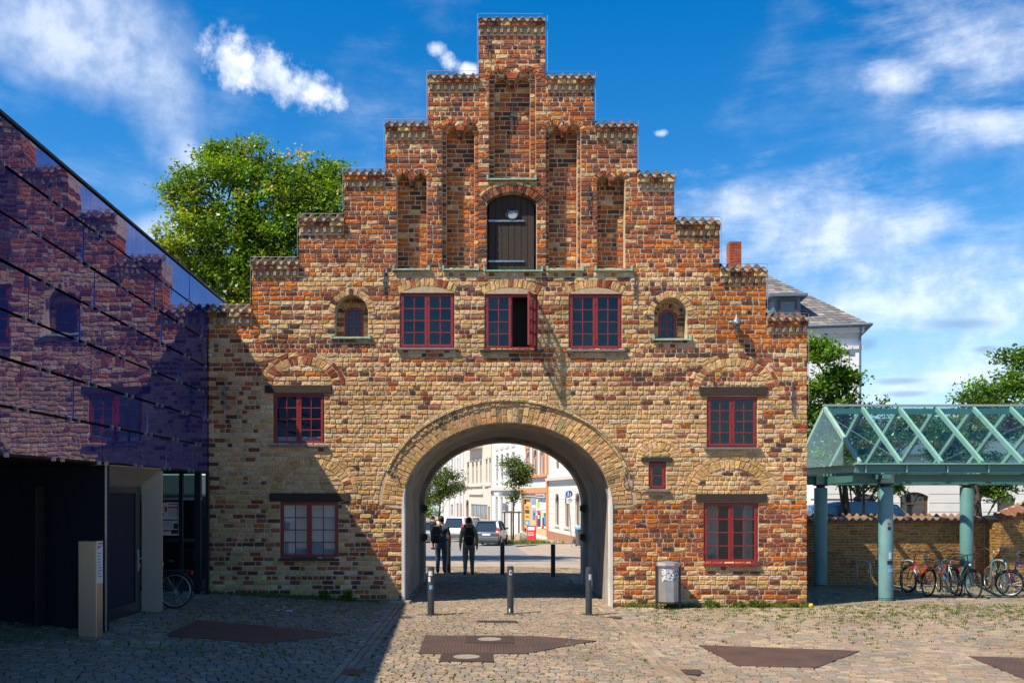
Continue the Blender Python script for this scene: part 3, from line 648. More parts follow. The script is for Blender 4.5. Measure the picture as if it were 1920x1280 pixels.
for a, b, t in STEPS:
    x0, x1, zt = gx(a), gx(b), gz(t)
    zd0, zd1 = zt - 0.40, zt - 0.26
    n = max(3, round((x1 - x0) / .158)); p = (x1 - x0) / n
    bed.box(x0 + .002, x1 - .002, .011, .79, zd0 - .06, zd0 + .01); bed.box(x0 + .004, x1 - .004, 0.05, .8, zd0, zd1); bed.box(x0, x1, -.045, .8, zd1, zt - .10); bed.box(x0 + .01, x1 - .01, 0.0, .8, zt - .10, zt - .035)
    for i in range(n):                                   # dentils
        c = x0 + (i + .5) * p; lay([(c - .036, zd0), (c + .036, zd0), (c + .036, zd1), (c - .036, zd1)], -.055, .12, vary(random.choice([(.36, .25, .13), (.30, .21, .12), (.22, .15, .09), (.26, .17, .11)])))
    x = x0
    while x < x1 - .05:                                  # course above the dentils, overhanging
        ln = min(random.uniform(.2, .3), x1 - x); ln = x1 - x if x1 - x - ln < .1 else ln
        edge = .79 if (x == x0 or x + ln >= x1 - .01) else .1
        lay([(x + J * .6, zd1 + .008), (x + ln - J * .6, zd1 + .008), (x + ln - J * .6, zd1 + .105), (x + J * .6, zd1 + .105)], -.075, edge, vary(random.choice(ORANGE[:2] + REDS + DARKS[:3] + BUFF[:2]))); x += ln
    nt = max(3, round((x1 - x0) / .192)); pw = (x1 - x0) / nt
    for i in range(nt):
        mtx = T((x0 + (i + .5) * pw, -0.105 + random.uniform(-.012, .012), zt - .135 + random.uniform(-.006, .006))) @ Matrix.Rotation(random.uniform(-.05, .05), 4, 'Z') @ Matrix.Diagonal((pw, 1, 1.25, 1))
        inst('roof_tile', random.choice(TILES), gate, mtx)
        c = x0 + (i + .28) * pw                             # mortar fill under each hump
        bed.add([(c - pw * .26, -.07, zt - .15), (c + pw * .26, -.07, zt - .15), (c, -.07, zt - .085), (c - pw * .26, .2, zt - .15), (c + pw * .26, .2, zt - .15), (c, .2, zt - .0)], [(0, 1, 2), (3, 5, 4), (0, 2, 5, 3), (1, 4, 5, 2)])
bed.build('mortar_bed', 'mortar', gate, kind='stuff')
BR.sort(key=lambda b: -b[0])
for A, q, w0, dp, col, rg in BR[:300]:
    mb = MB(); brick_geo(mb, q, fmap, col, w0, dp, rg); mb.build('brick', 'brick', gate)
mb = MB()
for A, q, w0, dp, col, rg in BR[300:]: brick_geo(mb, q, fmap, col, w0, dp, rg)
mb.build('brickwork', 'brick', gate, kind='stuff')

# ---- vault lining, jambs, rear
vl = MB(); N_ = 40
def arch_profile(g, zbot):
    pts = [(ARCH_C - ARCH_A + g, zbot)]
    for k in range(N_ + 1):
        th = math.pi - math.pi * k / N_; pts.append((ARCH_C + (ARCH_A - g) * math.cos(th), ARCH_Z + (ARCH_B - g) * math.sin(th)))
    return pts + [(ARCH_C + ARCH_A - g, zbot)]
def sweep(mb, po, pi, y0, y1):
    n = len(po); vs = [(x, y0, z) for x, z in po] + [(x, y0, z) for x, z in pi] + [(x, y1, z) for x, z in po] + [(x, y1, z) for x, z in pi]; fs = []
    for i in range(n - 1):
        fs += [(i, i + 1, n + i + 1, n + i), (n + i, n + i + 1, 3 * n + i + 1, 3 * n + i), (2 * n + i + 1, 2 * n + i, 3 * n + i, 3 * n + i + 1)]
    mb.add(vs, fs)
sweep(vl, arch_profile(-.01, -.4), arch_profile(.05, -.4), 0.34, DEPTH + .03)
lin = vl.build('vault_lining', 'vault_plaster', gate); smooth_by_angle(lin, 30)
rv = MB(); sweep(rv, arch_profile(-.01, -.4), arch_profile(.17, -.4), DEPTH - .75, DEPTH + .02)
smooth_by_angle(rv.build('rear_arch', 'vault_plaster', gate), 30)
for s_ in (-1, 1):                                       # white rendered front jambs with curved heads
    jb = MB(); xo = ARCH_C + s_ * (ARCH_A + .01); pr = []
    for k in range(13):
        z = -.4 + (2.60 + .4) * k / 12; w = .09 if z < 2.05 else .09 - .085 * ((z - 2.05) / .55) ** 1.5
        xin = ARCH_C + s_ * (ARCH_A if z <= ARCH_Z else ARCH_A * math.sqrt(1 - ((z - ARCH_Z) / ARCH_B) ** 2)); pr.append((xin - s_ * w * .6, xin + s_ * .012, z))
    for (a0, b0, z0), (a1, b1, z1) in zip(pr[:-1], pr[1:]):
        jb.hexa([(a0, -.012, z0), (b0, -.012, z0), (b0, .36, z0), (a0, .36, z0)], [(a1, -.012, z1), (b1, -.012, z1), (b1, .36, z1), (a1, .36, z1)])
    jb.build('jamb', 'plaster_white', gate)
    for z in (1.15, 1.95):                               # iron pintles in the passage
        pn = MB(); pn.bar((ARCH_C + s_ * (ARCH_A - .17), 5.02, z), (ARCH_C + s_ * (ARCH_A - .17), 5.02, z + .22), .10, .10); pn.tube([(ARCH_C + s_ * (ARCH_A - .24), 4.98, z + .04), (ARCH_C + s_ * (ARCH_A - .24), 4.98, z + .2)], .035); pn.build('pintle', 'black_metal', gate)
rf = MB()
for s_ in (-1, 1):
    rf.hexa([(ARCH_C + s_ * 6.85, .82, 5.62), (ARCH_C + s_ * 6.85, DEPTH + .1, 5.62), (ARCH_C, DEPTH + .1, 12.05), (ARCH_C, .82, 12.05)],
            [(ARCH_C + s_ * 6.85, .82, 5.78), (ARCH_C + s_ * 6.85, DEPTH + .1, 5.78), (ARCH_C, DEPTH + .1, 12.2), (ARCH_C, .82, 12.2)])
rf.build('rear_roof', 'red_roof', gate)

# ---- windows
pane_cache = {}
def pane_mesh(w, h):
    k = (round(w, 3), round(h, 3))
    if k not in pane_cache:
        mb = MB(); mb.box(-w / 2, w / 2, -.003, .003, -h / 2, h / 2); pane_cache[k] = mb.mesh('pane', 'pane')
    return pane_cache[k]
def leaf_parts(win, x0, x1, z0, z1, cols, rows, y, m=None, arch=None):
    m = m or Matrix.Identity(4); fw, mw = .052, .02; mb = MB()
    def bx(a, b, c, d, e, f): mb.box(a, b, c, d, e, f)
    bx(x0, x0 + fw, y, y + .045, z0, z1); bx(x1 - fw, x1, y, y + .045, z0, z1); bx(x0 + fw, x1 - fw, y, y + .045, z0, z0 + fw); bx(x0 + fw, x1 - fw, y, y + .045, z1 - fw, z1)
    iw, ih = (x1 - x0 - 2 * fw), (z1 - z0 - 2 * fw)
    for c in range(1, cols): xc = x0 + fw + iw * c / cols; bx(xc - mw / 2, xc + mw / 2, y + .006, y + .04, z0 + fw, z1 - fw)
    for r in range(1, rows):
        zc = z0 + fw + ih * r / rows
        for c in range(cols):
            xa, xb = x0 + fw + iw * c / cols + (mw / 2 if c else 0), x0 + fw + iw * (c + 1) / cols - (mw / 2 if c < cols - 1 else 0)
            bx(xa, xb, y + .007, y + .039, zc - mw / 2, zc + mw / 2)
    for zc in (z0 + ih * .16, z1 - ih * .16):             # hinge straps
        bx(x0 - .012, x0 + .02, y - .008, y + .004, zc - .045, zc + .045); bx(x1 - .02, x1 + .012, y - .008, y + .004, zc - .045, zc + .045)
    mb.v = [tuple(m @ Vector(p)) for p in mb.v]
    mb.build('sash', 'red_paint', win, bevel=.004)
    pm = pane_mesh(iw / cols, ih / rows)
    for c in range(cols):
        for r in range(rows):
            wob = Matrix.Rotation(random.uniform(-.012, .012), 4, 'X') @ Matrix.Rotation(random.uniform(-.014, .014), 4, 'Z')
            inst('pane', pm, win, m @ T((x0 + fw + iw * (c + .5) / cols, y + .024, z0 + fw + ih * (r + .5) / rows)) @ wob)
def window(key, leaves=2, cols=2, rows=4, open_leaf=None, back=None, sill='slate_sill', sill_over=6):
    a, b, t, bo = WINS[key]; x0, x1, z0, z1 = gx(a), gx(b), gz(bo), gz(t); y = 0.045; fw = .06
    mb = MB(); xm = (x0 + x1) / 2
    mb.box(x0, x0 + fw, y, y + .09, z0, z1); mb.box(x1 - fw, x1, y, y + .09, z0, z1); mb.box(x0 + fw, x1 - fw, y, y + .09, z0, z0 + .06); mb.box(x0 + fw, x1 - fw, y, y + .09, z1 - .06, z1)
    if leaves == 2: mb.box(xm - .028, xm + .028, y, y + .09, z0 + .06, z1 - .06)
    win = mb.build('window', 'red_paint', gate, bevel=.006)
    rng_ = [(x0 + .03, xm - .004), (xm + .004, x1 - .03)] if leaves == 2 else [(x0 + .03, x1 - .03)]
    for i, (p, q) in enumerate(rng_):
        m = None
        if open_leaf == i: m = T((q, y - .02, 0)) @ Matrix.Rotation(R(72), 4, 'Z') @ T((-q, -y + .02, 0))
        leaf_parts(win, p, q, z0 + .03, z1 - .03, cols, rows, y - .018, m)
    sl = MB(); sl.box(x0 - sill_over / S, x1 + sill_over / S, -.07, .10, z0 - .055, z0 - .004); sl.build('sill', sill, win, bevel=.006)
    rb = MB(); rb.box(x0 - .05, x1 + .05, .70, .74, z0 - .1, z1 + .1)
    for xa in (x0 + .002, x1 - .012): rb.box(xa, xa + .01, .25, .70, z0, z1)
    rb.box(x0 + .012, x1 - .012, .25, .70, z0 + .0, z0 + .01); rb.box(x0 + .012, x1 - .012, .25, .70, z1 - .01, z1); rb.build('dark_room_liner', 'room_dark', win)  # liner painted near black to stand for the unlit room
    if back:
        cb = MB()
        for (f0, f1, g0, g1, yy) in back['boxes']:
            n = max(2, int((f1 - f0) * 26)); xs = [x0 + (x1 - x0) * (f0 + (f1 - f0) * i / n) for i in range(n + 1)]
            za, zb = z0 + (z1 - z0) * g0, z0 + (z1 - z0) * g1
            for i in range(n):
                d0, d1 = (.018 * (i % 2), .018 * ((i + 1) % 2)) if back.get('folds') else (0, 0)
                cb.hexa([(xs[i], yy + d0, za), (xs[i + 1], yy + d1, za), (xs[i + 1], yy + d1 + .006, za), (xs[i], yy + d0 + .006, za)], [(xs[i], yy + d0, zb), (xs[i + 1], yy + d1, zb), (xs[i + 1], yy + d1 + .006, zb), (xs[i], yy + d0 + .006, zb)])
        cb.build(back['name'], back['mat'], win)
    return win
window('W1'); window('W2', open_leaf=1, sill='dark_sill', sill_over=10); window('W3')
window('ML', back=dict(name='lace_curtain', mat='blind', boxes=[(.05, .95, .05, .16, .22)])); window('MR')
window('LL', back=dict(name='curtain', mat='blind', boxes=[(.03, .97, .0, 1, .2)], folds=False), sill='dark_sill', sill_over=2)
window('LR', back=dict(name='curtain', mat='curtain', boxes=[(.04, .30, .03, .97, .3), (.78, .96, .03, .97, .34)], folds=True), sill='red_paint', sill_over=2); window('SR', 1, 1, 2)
for k, (a, b, t, bo) in LINT.items():
    mb = MB(); mb.box(gx(a), gx(b), -.03, .2, gz(bo) + .004, gz(t)); mb.build('lintel', 'oak', gate, bevel=.008)
for sg, k in zip(seg, ('W1', 'W2', 'W3')):               # rendered patch between window head and flat arch
    pts = [(sg.c + sg.R * math.sin(-sg.th + 2 * sg.th * i / 12), sg.zc + sg.R * math.cos(-sg.th + 2 * sg.th * i / 12)) for i in range(13)]
    mb = MB(); mb.prism([(x, z - .004) for x, z in pts] + [(pts[-1][0], gz(WINS[k][2]) + .002), (pts[0][0], gz(WINS[k][2]) + .002)], fmap, -.004, .03); mb.build('tympanum', 'plaster_patch', gate)
for (a, b, t, sp, bo), sh in zip(SMI, s_in):             # small arched windows
    x0, x1, zs, zt, z0 = sh.a, sh.b, sh.zs, sh.zt, sh.z0; c = (x0 + x1) / 2; w = (x1 - x0) / 2; fw = .07; y = .35
    def prof(g): return [(c - w + g, z0 + g)] + [(c + (w - g) * math.cos(math.pi - math.pi * i / 14), zs + (zt - zs - g) * math.sin(math.pi * i / 14)) for i in range(15)] + [(c + w - g, z0 + g)]
    po, pi = prof(0), prof(fw); n = len(po); vs = [(x, y, z) for x, z in po + pi] + [(x, y + .07, z) for x, z in po + pi]; fs = []
    for i in range(n):
        j = (i + 1) % n; fs += [(i, j, n + j, n + i), (n + i, n + j, 3 * n + j, 3 * n + i), (j, i, 2 * n + i, 2 * n + j)]
    mb = MB(); mb.add(vs, fs)
    win = mb.build('window', 'red_paint', gate)
    ms = MB(); ms.box(c - .012, c + .012, y + .02, y + .05, z0 + fw, zt - fw)
    hh = (zt - z0 - 2 * fw)
    for r_ in (1, 2): ms.box(c - w + fw, c + w - fw, y + .021, y + .049, z0 + fw + hh * r_ / 3 - .011, z0 + fw + hh * r_ / 3 + .011)
    ms.build('sash', 'red_paint', win)
    for sd_ in (-1, 1):
        for r_ in range(3):
            pm = pane_mesh(w - fw, hh / 3); inst('pane', pm, win, T((c + sd_ * (w - fw) / 2, y + .035, z0 + fw + hh * (r_ + .5) / 3)) @ Matrix.Rotation(random.uniform(-.02, .02), 4, 'Z'))
    rb = MB(); rb.box(x0 - .05, x1 + .05, .70, .74, z0 - .1, zt + .1); rb.build('dark_room_liner', 'room_dark', win)  # sheet behind the panes, its dark colour standing in for room shade
# copper sills with turned-up ends
for a, b, t in [(738, 804, 501), (831, 896, 501), (908, 1016, 503), (1026, 1092, 502), (1116, 1184, 502), (914, 1004, 332), (622, 693, 629), (1225, 1294, 632)]:
    x0, x1, z = gx(a), gx(b), gz(t); mb = MB()
    mb.add([(x0, -.06, z - .075), (x1, -.06, z - .075), (x1, -.06, z - .045), (x0, -.06, z - .045), (x0, .2, z - .075), (x1, .2, z - .075), (x1, .2, z + .005), (x0, .2, z + .005)],
           [(0, 1, 2, 3), (3, 2, 6, 7), (0, 4, 5, 1), (0, 3, 7, 4), (1, 5, 6, 2)])
    for xe in (x0, x1): mb.box(xe - .022, xe + .022, -.066, -.012, z - .08, z + .03)
    mb.build('copper_sill', 'verdigris', gate)
# loft door
dd = thing('temp', 'x', 'x') if False else None
x0, x1, z0, zs, zt = gx(917), gx(1002), gz(505), gz(388), gz(363); c = (x0 + x1) / 2; w = (x1 - x0) / 2
def door_top(x): return zs + (zt - zs) * math.sqrt(max(0, 1 - ((x - c) / (w * 1.02)) ** 2))
mb = MB(); mb.prism([(x0, z0)] + [(x1, z0)] + [(c + w * math.cos(math.pi * i / 12), door_top(c + w * math.cos(math.pi * i / 12))) for i in range(13)], fmap, .20, .26)
ld = mb.build('loft_door', 'door_wood', gate)
npl = 7
for i in range(npl):
    a, b = x0 + (x1 - x0) * i / npl + .005, x0 + (x1 - x0) * (i + 1) / npl - .005; dy = random.uniform(-.006, .006)
    mb = MB(); mb.prism([(a, z0 + .01), (b, z0 + .01), (b, door_top(b) - .01), ((a + b) / 2, door_top((a + b) / 2) - .01), (a, door_top(a) - .01)], fmap, .165 + dy, .20); mb.build('plank', 'door_wood', ld)
for py in (411, 487):
    mb = MB(); z = gz(py); mb.hexa([(x0 - .01, .135, z - .022), (x0 + .80, .135, z - .016), (x0 + .80, .16, z - .016), (x0 - .01, .16, z - .022)], [(x0 - .01, .135, z + .022), (x0 + .80, .135, z + .016), (x0 + .80, .16, z + .016), (x0 - .01, .16, z + .022)])
    for i in range(4): mb.box(x0 + .1 + i * .2, x0 + .125 + i * .2, .128, .136, z - .01, z + .012)
    mb.build('strap_hinge', 'zinc', ld)
pc = (gx(961), gz(397)); mb = MB(); mb.tube([(pc[0] + .135 * math.cos(2 * math.pi * i / 20), .15, pc[1] + .135 * math.sin(2 * math.pi * i / 20)) for i in range(20)], .03, 8, closed=True); mb.build('porthole_frame', 'door_wood', ld, smooth=True)
mb = MB(); mb.prism([(pc[0] + .125 * math.cos(2 * math.pi * i / 20), pc[1] + .125 * math.sin(2 * math.pi * i / 20)) for i in range(20)], lambda u, v, w_: (u, w_ + (v - pc[1]) * .25, v), .148, .154); mb.build('porthole_glass', 'milk_glass', ld)
# wall anchors
for px, t, b in [(915, 64, 107), (1005, 64, 112), (960, 185, 232), (820, 346, 402), (1103, 348, 402), (720, 504, 552), (1190, 512, 562), (421, 712, 770), (1485, 718, 772)]:
    x = gx(px); yb = .29 if px == 960 else 0.0; mb = MB(); za, zb = gz(b), gz(t); zm = (za + zb) / 2
    mb.bar((x, yb - .035, za), (x + .015, yb - .03, zb), .032, .026); mb.box(x - .03, x + .045, yb - .055, yb + .02, zm - .025, zm + .025); mb.build('wall_anchor', 'iron', gate)
# lightning wire round the steps, clear of the edges
mb = MB(); pts = []
for a, b, t in STEPS[:7]:
    pts += [(gx(a) - .022, -.03, (pts[-1][2] if pts else gz(700))), (gx(a) - .022, -.03, gz(t) + .02), (gx(a) + .02, -.03, gz(t) + .035), (gx(b) - .06, -.03, gz(t) + .03)]
mb.tube(pts, .0055, 5)
pts = []
for a, b, t in reversed(STEPS[7:]):
    pts += [(gx(b) + .02, -.03, (pts[-1][2] if pts else gz(760))), (gx(b) + .02, -.03, gz(t) + .02), (gx(b) - .02, -.03, gz(t) + .035), (gx(a) + .06, -.03, gz(t) + .03)]
mb.tube(pts + [(gx(1023) + .04, -.03, gz(138) + .05), (gx(1023) + .04, -.03, gz(30))], .0055, 5)
mb.build('lightning_wire', 'wire', gate)
# cable along the arch moulding down to the small window
mb = MB(); A_, B_ = ARCH_A + RING + .10, ARCH_B + RING + .10
pts = [(ARCH_C + A_ * math.cos(th), -.075, ARCH_Z + B_ * math.sin(th)) for th in [math.pi - .36 - (math.pi - .72) * i / 30 for i in range(31)]]
pts = [(gx(748), -.03, gz(905)), (gx(741), -.04, gz(884))] + pts + [(gx(1168), -.04, gz(882)), (gx(1176), -.03, gz(908)), (gx(1198), -.03, gz(918)), (gx(1218), -.03, gz(913))]
mb.tube(pts, .011, 5)
lp = [(gx(1172 + 8 * math.sin(t * .6)), -.045, gz(892 + 17 * math.cos(t * .6))) for t in range(11)]; mb.tube(lp, .012, 5, closed=True); mb.build('cable', 'old_cable', gate)
# cast figure lamp on the right of the wall
fx, fz = gx(1378), gz(608); mb = MB()
mb.lathe([(.02, .20), (.035, .14), (.06, .09), (.10, .05), (.115, .0), (.09, -.05), (.07, -.09), (.05, -.11), (.045, -.15), (.02, -.19), (.012, -.24)][::-1], (fx, -.16, fz), 12)
for s_ in (-1, 1): mb.ellipsoid((fx + s_ * .12, -.14, fz + .02), (.055, .05, .045), 8, 6)
mb.ellipsoid((fx - .01, -.26, fz - .02), (.05, .06, .04), 8, 6); mb.bar((fx, 0, fz + .05), (fx, -.16, fz + .05), .06, .06)
smooth_by_angle(mb.build('wall_fixture', 'lead', gate), 50)
# spall stone at the foot of the left jamb
mb = MB(); q = [(gx(688), -.18), (gx(772), -.22), (gx(775), .12), (gx(688), .12)]
mb.hexa([(x, y, -.15) for x, y in q], [(x + (.03 if i in (0, 3) else -.04), y + (.03 if i < 2 else -.02), .055 + .02 * (i % 2)) for i, (x, y) in enumerate(q)]); mb.build('kerb_stone', 'rock', gate, bevel=.03)
# ================================================================== ground
def grid_sheet(name, x0, x1, y0, y1, nx, ny, hfun, m, dz=0.0):
    mb = MB(); xs = np.linspace(x0, x1, nx + 1); ys = np.linspace(y0, y1, ny + 1)
    vs = [(x, y, hfun(x, y) + dz) for y in ys for x in xs]
    fs = [(j * (nx + 1) + i, j * (nx + 1) + i + 1, (j + 1) * (nx + 1) + i + 1, (j + 1) * (nx + 1) + i) for j in range(ny) for i in range(nx)]
    mb.add(vs, fs); return tag(mb.build(name, m), kind='structure')
def far_h(x, y): return ground_h(x, y) - 0.10
tag(grid_sheet('ground', -400, 400, -120, 700, 80, 164, far_h, 'plain_paving'), kind='structure')
pave = grid_sheet('pavement', -16, 26, -16, 12.5, 84, 57, ground_h, 'sand', -0.022)
def gpoint(px, py, z=None):                              # where the line of sight meets the ground
    d = F * CAM_Z / (py - 925)
    for _ in range(6): d = F * (CAM_Z - ground_h((px - 915) / F * d, CAM_Y + d)) / (py - 925)
    return ((px - 915) / F * d, CAM_Y + d)
# steel plates let into the paving (photo outlines carried down to the ground)
PLATES = [[(310, 1192), (372, 1163), (655, 1189), (500, 1207)], [(784, 1226), (797, 1192), (1000, 1193), (1118, 1202), (985, 1226)],
          [(1310, 1210), (1612, 1221), (1532, 1252), (1382, 1249)], [(1816, 1231), (1990, 1236), (1990, 1290), (1935, 1280)]]
LAB = ['dark rust steel plate in the shaded paving left of the passage', 'rusty pointed steel plate in the paving before the archway', 'brown ribbed steel plate in the sunny paving on the right', 'brown steel plate cut off by the right edge of the picture']
plate_polys = []
def inside(p, poly):
    r = False; x, y = p
    for i in range(len(poly)):
        (x0, y0), (x1, y1) = poly[i - 1], poly[i]
        if (y0 > y) != (y1 > y) and x < (x1 - x0) * (y - y0) / (y1 - y0) + x0: r = not r
    return r
def poly_ccw(p):
    a = sum(p[i - 1][0] * p[i][1] - p[i][0] * p[i - 1][1] for i in range(len(p))); return p if a > 0 else p[::-1]
for pl, lb in zip(PLATES, LAB):
    poly = poly_ccw([gpoint(*q) for q in pl]); plate_polys.append(poly)
    cx = sum(p[0] for p in poly) / len(poly); cy = sum(p[1] for p in poly) / len(poly); z = ground_h(cx, cy)
    t = thing('steel_plate', lb, 'plate', (cx, cy, z), group='steel plates in the paving')
    mb = MB(); n = len(poly); vs = [(x, y, ground_h(x, y) + .017) for x, y in poly] + [(x, y, ground_h(x, y) - .03) for x, y in poly]
    mb.add(vs, [tuple(range(n))] + [(i, i + n, (i + 1) % n + n, (i + 1) % n) for i in range(n)]); mb.build('plate', 'rust_plate', t)
    rb = MB(); x0, x1 = min(p[0] for p in poly), max(p[0] for p in poly); y0, y1 = min(p[1] for p in poly), max(p[1] for p in poly)
    xx = x0 + .03
    while xx < x1:                                        # raised ribs rolled into the plate
        ys = []
        for i in range(n):
            (ax, ay), (bx, by) = poly[i - 1], poly[i]
            if (ax > xx) != (bx > xx): ys.append((by - ay) * (xx - ax) / (bx - ax) + ay)
        if len(ys) >= 2:
            a, b = min(ys) + .03, max(ys) - .03; yy = a
            while yy < b - .05:
                e = min(yy + .10, b); h0 = ground_h(xx, yy) + .0172
                rb.add([(xx - .012, yy, h0), (xx + .012, yy, h0), (xx + .012, e, h0), (xx - .012, e, h0), (xx, yy + .01, h0 + .008), (xx, e - .01, h0 + .008)], [(0, 1, 4), (1, 2, 5, 4), (2, 3, 5), (3, 0, 4, 5)]); yy += .13
        xx += .052
    rb.build('tread_ribs', 'rust_plate', t, kind='stuff')
# covers and gullies
COVERS = [(870, 966, 1194, 1207, 'square iron manhole cover with concrete centre inside the pointed plate'), (821, 929, 1226, 1239, 'square iron manhole cover with concrete centre in front of the pointed plate')]
cover_polys = []
for a, b, t0, b0, lb in COVERS:
    cx, cy = gpoint((a + b) / 2, (t0 + b0) / 2); hw = .40; z = ground_h(cx, cy) + (.024 if t0 < 1200 else .014)
    t = thing('manhole_cover', lb, 'manhole cover', (cx, cy, z), group='manhole covers before the gate')
    mb = MB(); mb.box(-hw, hw, -hw, hw, -.04, .004); mb.build('frame', 'cast_iron', t, local=True)
    rb = MB()
    for k in range(14):
        for l in range(14):
            x, y = (k - 6.5) * .056, (l - 6.5) * .056
            if x * x + y * y > .25 ** 2: rb.box(x - .019, x + .019, y - .019, y + .019, .004, .011)
    rb.build('studs', 'cast_iron', t, local=True, kind='stuff')
    cc = MB(); cc.lathe([(.20, .0), (.20, .008), (.19, .010)], (0, 0, 0), 28); cc.build('concrete_disc', 'concrete_light', t, local=True)
    cover_polys.append([(cx - hw, cy - hw), (cx + hw, cy - hw), (cx + hw, cy + hw), (cx - hw, cy + hw)])
def gully(px, py, w, l, lb, rot=0.0, bars=9):
    cx, cy = gpoint(px, py); z = ground_h(cx, cy); t = thing('drain_grate', lb, 'drain', (cx, cy, z), rot)
    mb = MB(); mb.box(-w / 2, w / 2, -l / 2, l / 2, -.05, -.012); mb.build('pit', 'black_metal', t, local=True)
    fr = MB(); e = .03
    fr.box(-w / 2, w / 2, -l / 2, -l / 2 + e, -.02, .004); fr.box(-w / 2, w / 2, l / 2 - e, l / 2, -.02, .004); fr.box(-w / 2, -w / 2 + e, -l / 2 + e, l / 2 - e, -.02, .004); fr.box(w / 2 - e, w / 2, -l / 2 + e, l / 2 - e, -.02, .004); fr.build('frame', 'cast_iron', t, local=True)
    gb = MB()
    for i in range(bars): x = -w / 2 + e + (w - 2 * e) * (i + .5) / bars; gb.box(x - .014, x + .014, -l / 2 + e, l / 2 - e, -.02, .003)
    gb.build('bars', 'cast_iron', t, local=True, kind='stuff')
    c, s_ = math.cos(rot), math.sin(rot); cover_polys.append([(cx + x * c - y * s_, cy + x * s_ + y * c) for x, y in ((-w / 2, -l / 2), (w / 2, -l / 2), (w / 2, l / 2), (-w / 2, l / 2))])
gully(931, 1165, .80, .36, 'long iron drain grate between bollards and pointed plate', bars=16)
gully(757, 1157, .30, .34, 'small iron gully in the left gutter strip near the archway')
gully(657, 1259, .34, .40, 'small iron gully at the lower left gutter strip in sunlight')
gully(1152, 1157, .30, .34, 'small iron gully in the right gutter strip near the archway')
gully(1295, 1259, .34, .40, 'small iron gully left of the ribbed plate on the right')

# ---- setts
STONES = [tuple(.92 * q for q in c) for c in [(.285, .22, .155), (.255, .20, .145), (.31, .24, .168), (.27, .20, .14), (.235, .20, .16), (.29, .215, .152), (.20, .185, .162), (.33, .265, .188), (.24, .18, .13)]]
LANE = (-1.78, 2.42)
def hidden_spot(x, y):
    for p in cover_polys[2:]:
        if inside((x, y), p): return True
    if -.02 < y < DEPTH and not (ARCH_C - ARCH_A < x < ARCH_C + ARCH_A) and gx(390) < x < gx(1514): return True
    return False
setts = []
def in_view(x, y, m=60):
    d = y - CAM_Y
    if d < 3: return False
    px = 915 + x / d * F; py = 925 + (CAM_Z - ground_h(x, y)) / d * F
    return -m * 3 < px < 1920 + m * 3 and py < 1280 + m * 2.5
def lay_setts(region, ox, oy, ang, w, l, nx, ny, tone=1.0, jit=.012):
    """courses across; region(x, y) tells where they lie"""
    c, s_ = math.cos(ang), math.sin(ang)
    for j in range(-ny, ny):
        off = random.uniform(0, w); u = -nx * w + off; v0 = j * l
        while u < nx * w:
            ww = w * random.uniform(.72, 1.22); um, vm = u + ww / 2, v0 + l / 2
            x, y = ox + um * c - vm * s_, oy + um * s_ + vm * c
            if region(x, y) and in_view(x, y) and not hidden_spot(x, y):
                g = .009; hu, hv = ww / 2 - g * random.uniform(.7, 1.4), l / 2 - g * random.uniform(.7, 1.4); cs = []
                for du, dv in ((-hu, -hv), (hu, -hv), (hu, hv), (-hu, hv)):
                    a, b = um + du + random.uniform(-jit, jit) * .7, vm + dv + random.uniform(-jit, jit) * .6
                    cs.append((ox + a * c - b * s_, oy + a * s_ + b * c))
                if any(all(inside(c_, p_) for c_ in cs) for p_ in plate_polys + cover_polys[:2]): u += ww; continue
                setts.append((y, cs, vary(tuple(q * tone for q in random.choice(STONES)), .09)))
            u += ww
lane = lambda x, y: LANE[0] < x < LANE[1] and y < 12
lay_setts(lane, .3, -4, 0, .165, .115, 17, 150)
left = lambda x, y: x < LANE[0] - .36 and y < .25
lay_setts(left, -6, -4, R(20), .215, .15, 60, 90, 1.0)
right = lambda x, y: x > LANE[1] + .36 and y < .25
lay_setts(right, 7, -4, R(-6), .21, .145, 70, 90, 1.02)
back_right = lambda x, y: x > gx(1514) and .25 <= y < 6.2
lay_setts(back_right, 11, 3, R(3), .21, .12, 40, 50, .95)
back_left = lambda x, y: False
side_strip = lambda x, y: (x <= LANE[0] and x > ARCH_C - ARCH_A or x >= LANE[1] and x < ARCH_C + ARCH_A) and .25 <= y < 12
for lo, hi in ((LANE[0] - .36, LANE[0]), (LANE[1], LANE[1] + .36)):   # gutter strips: long stones along the lane
    strip = lambda x, y, lo=lo, hi=hi: lo < x < hi and y < 11
    lay_setts(strip, (lo + hi) / 2 - .18, -3, R(90), .27, .118, 60, 2, 1.05) if False else None
    for k in range(3):
        x0 = lo + .12 * k + .006; y = -14
        while y < 11:
            ln = random.uniform(.22, .34)
            xm = x0 + .055
            if in_view(xm, y) and not hidden_spot(xm, y + ln / 2):
                dip = -.012 if k == 1 else 0
                setts.append((y, [(x0 + random.uniform(0, .006), y + .007), (x0 + .108, y + .007), (x0 + .108 + random.uniform(-.006, .003), y + ln - .007), (x0, y + ln - .007)], vary(random.choice(STONES[:3] + STONES[5:6] + STONES[7:]), .1)))
            y += ln
lay_setts(lambda x, y: (LANE[1] + .36 <= x < 6 or -9 < x <= LANE[0] - .36) and DEPTH < y < 12 and abs(x) < 9, 0, 6, R(2), .24, .16, 40, 60, 1.0)
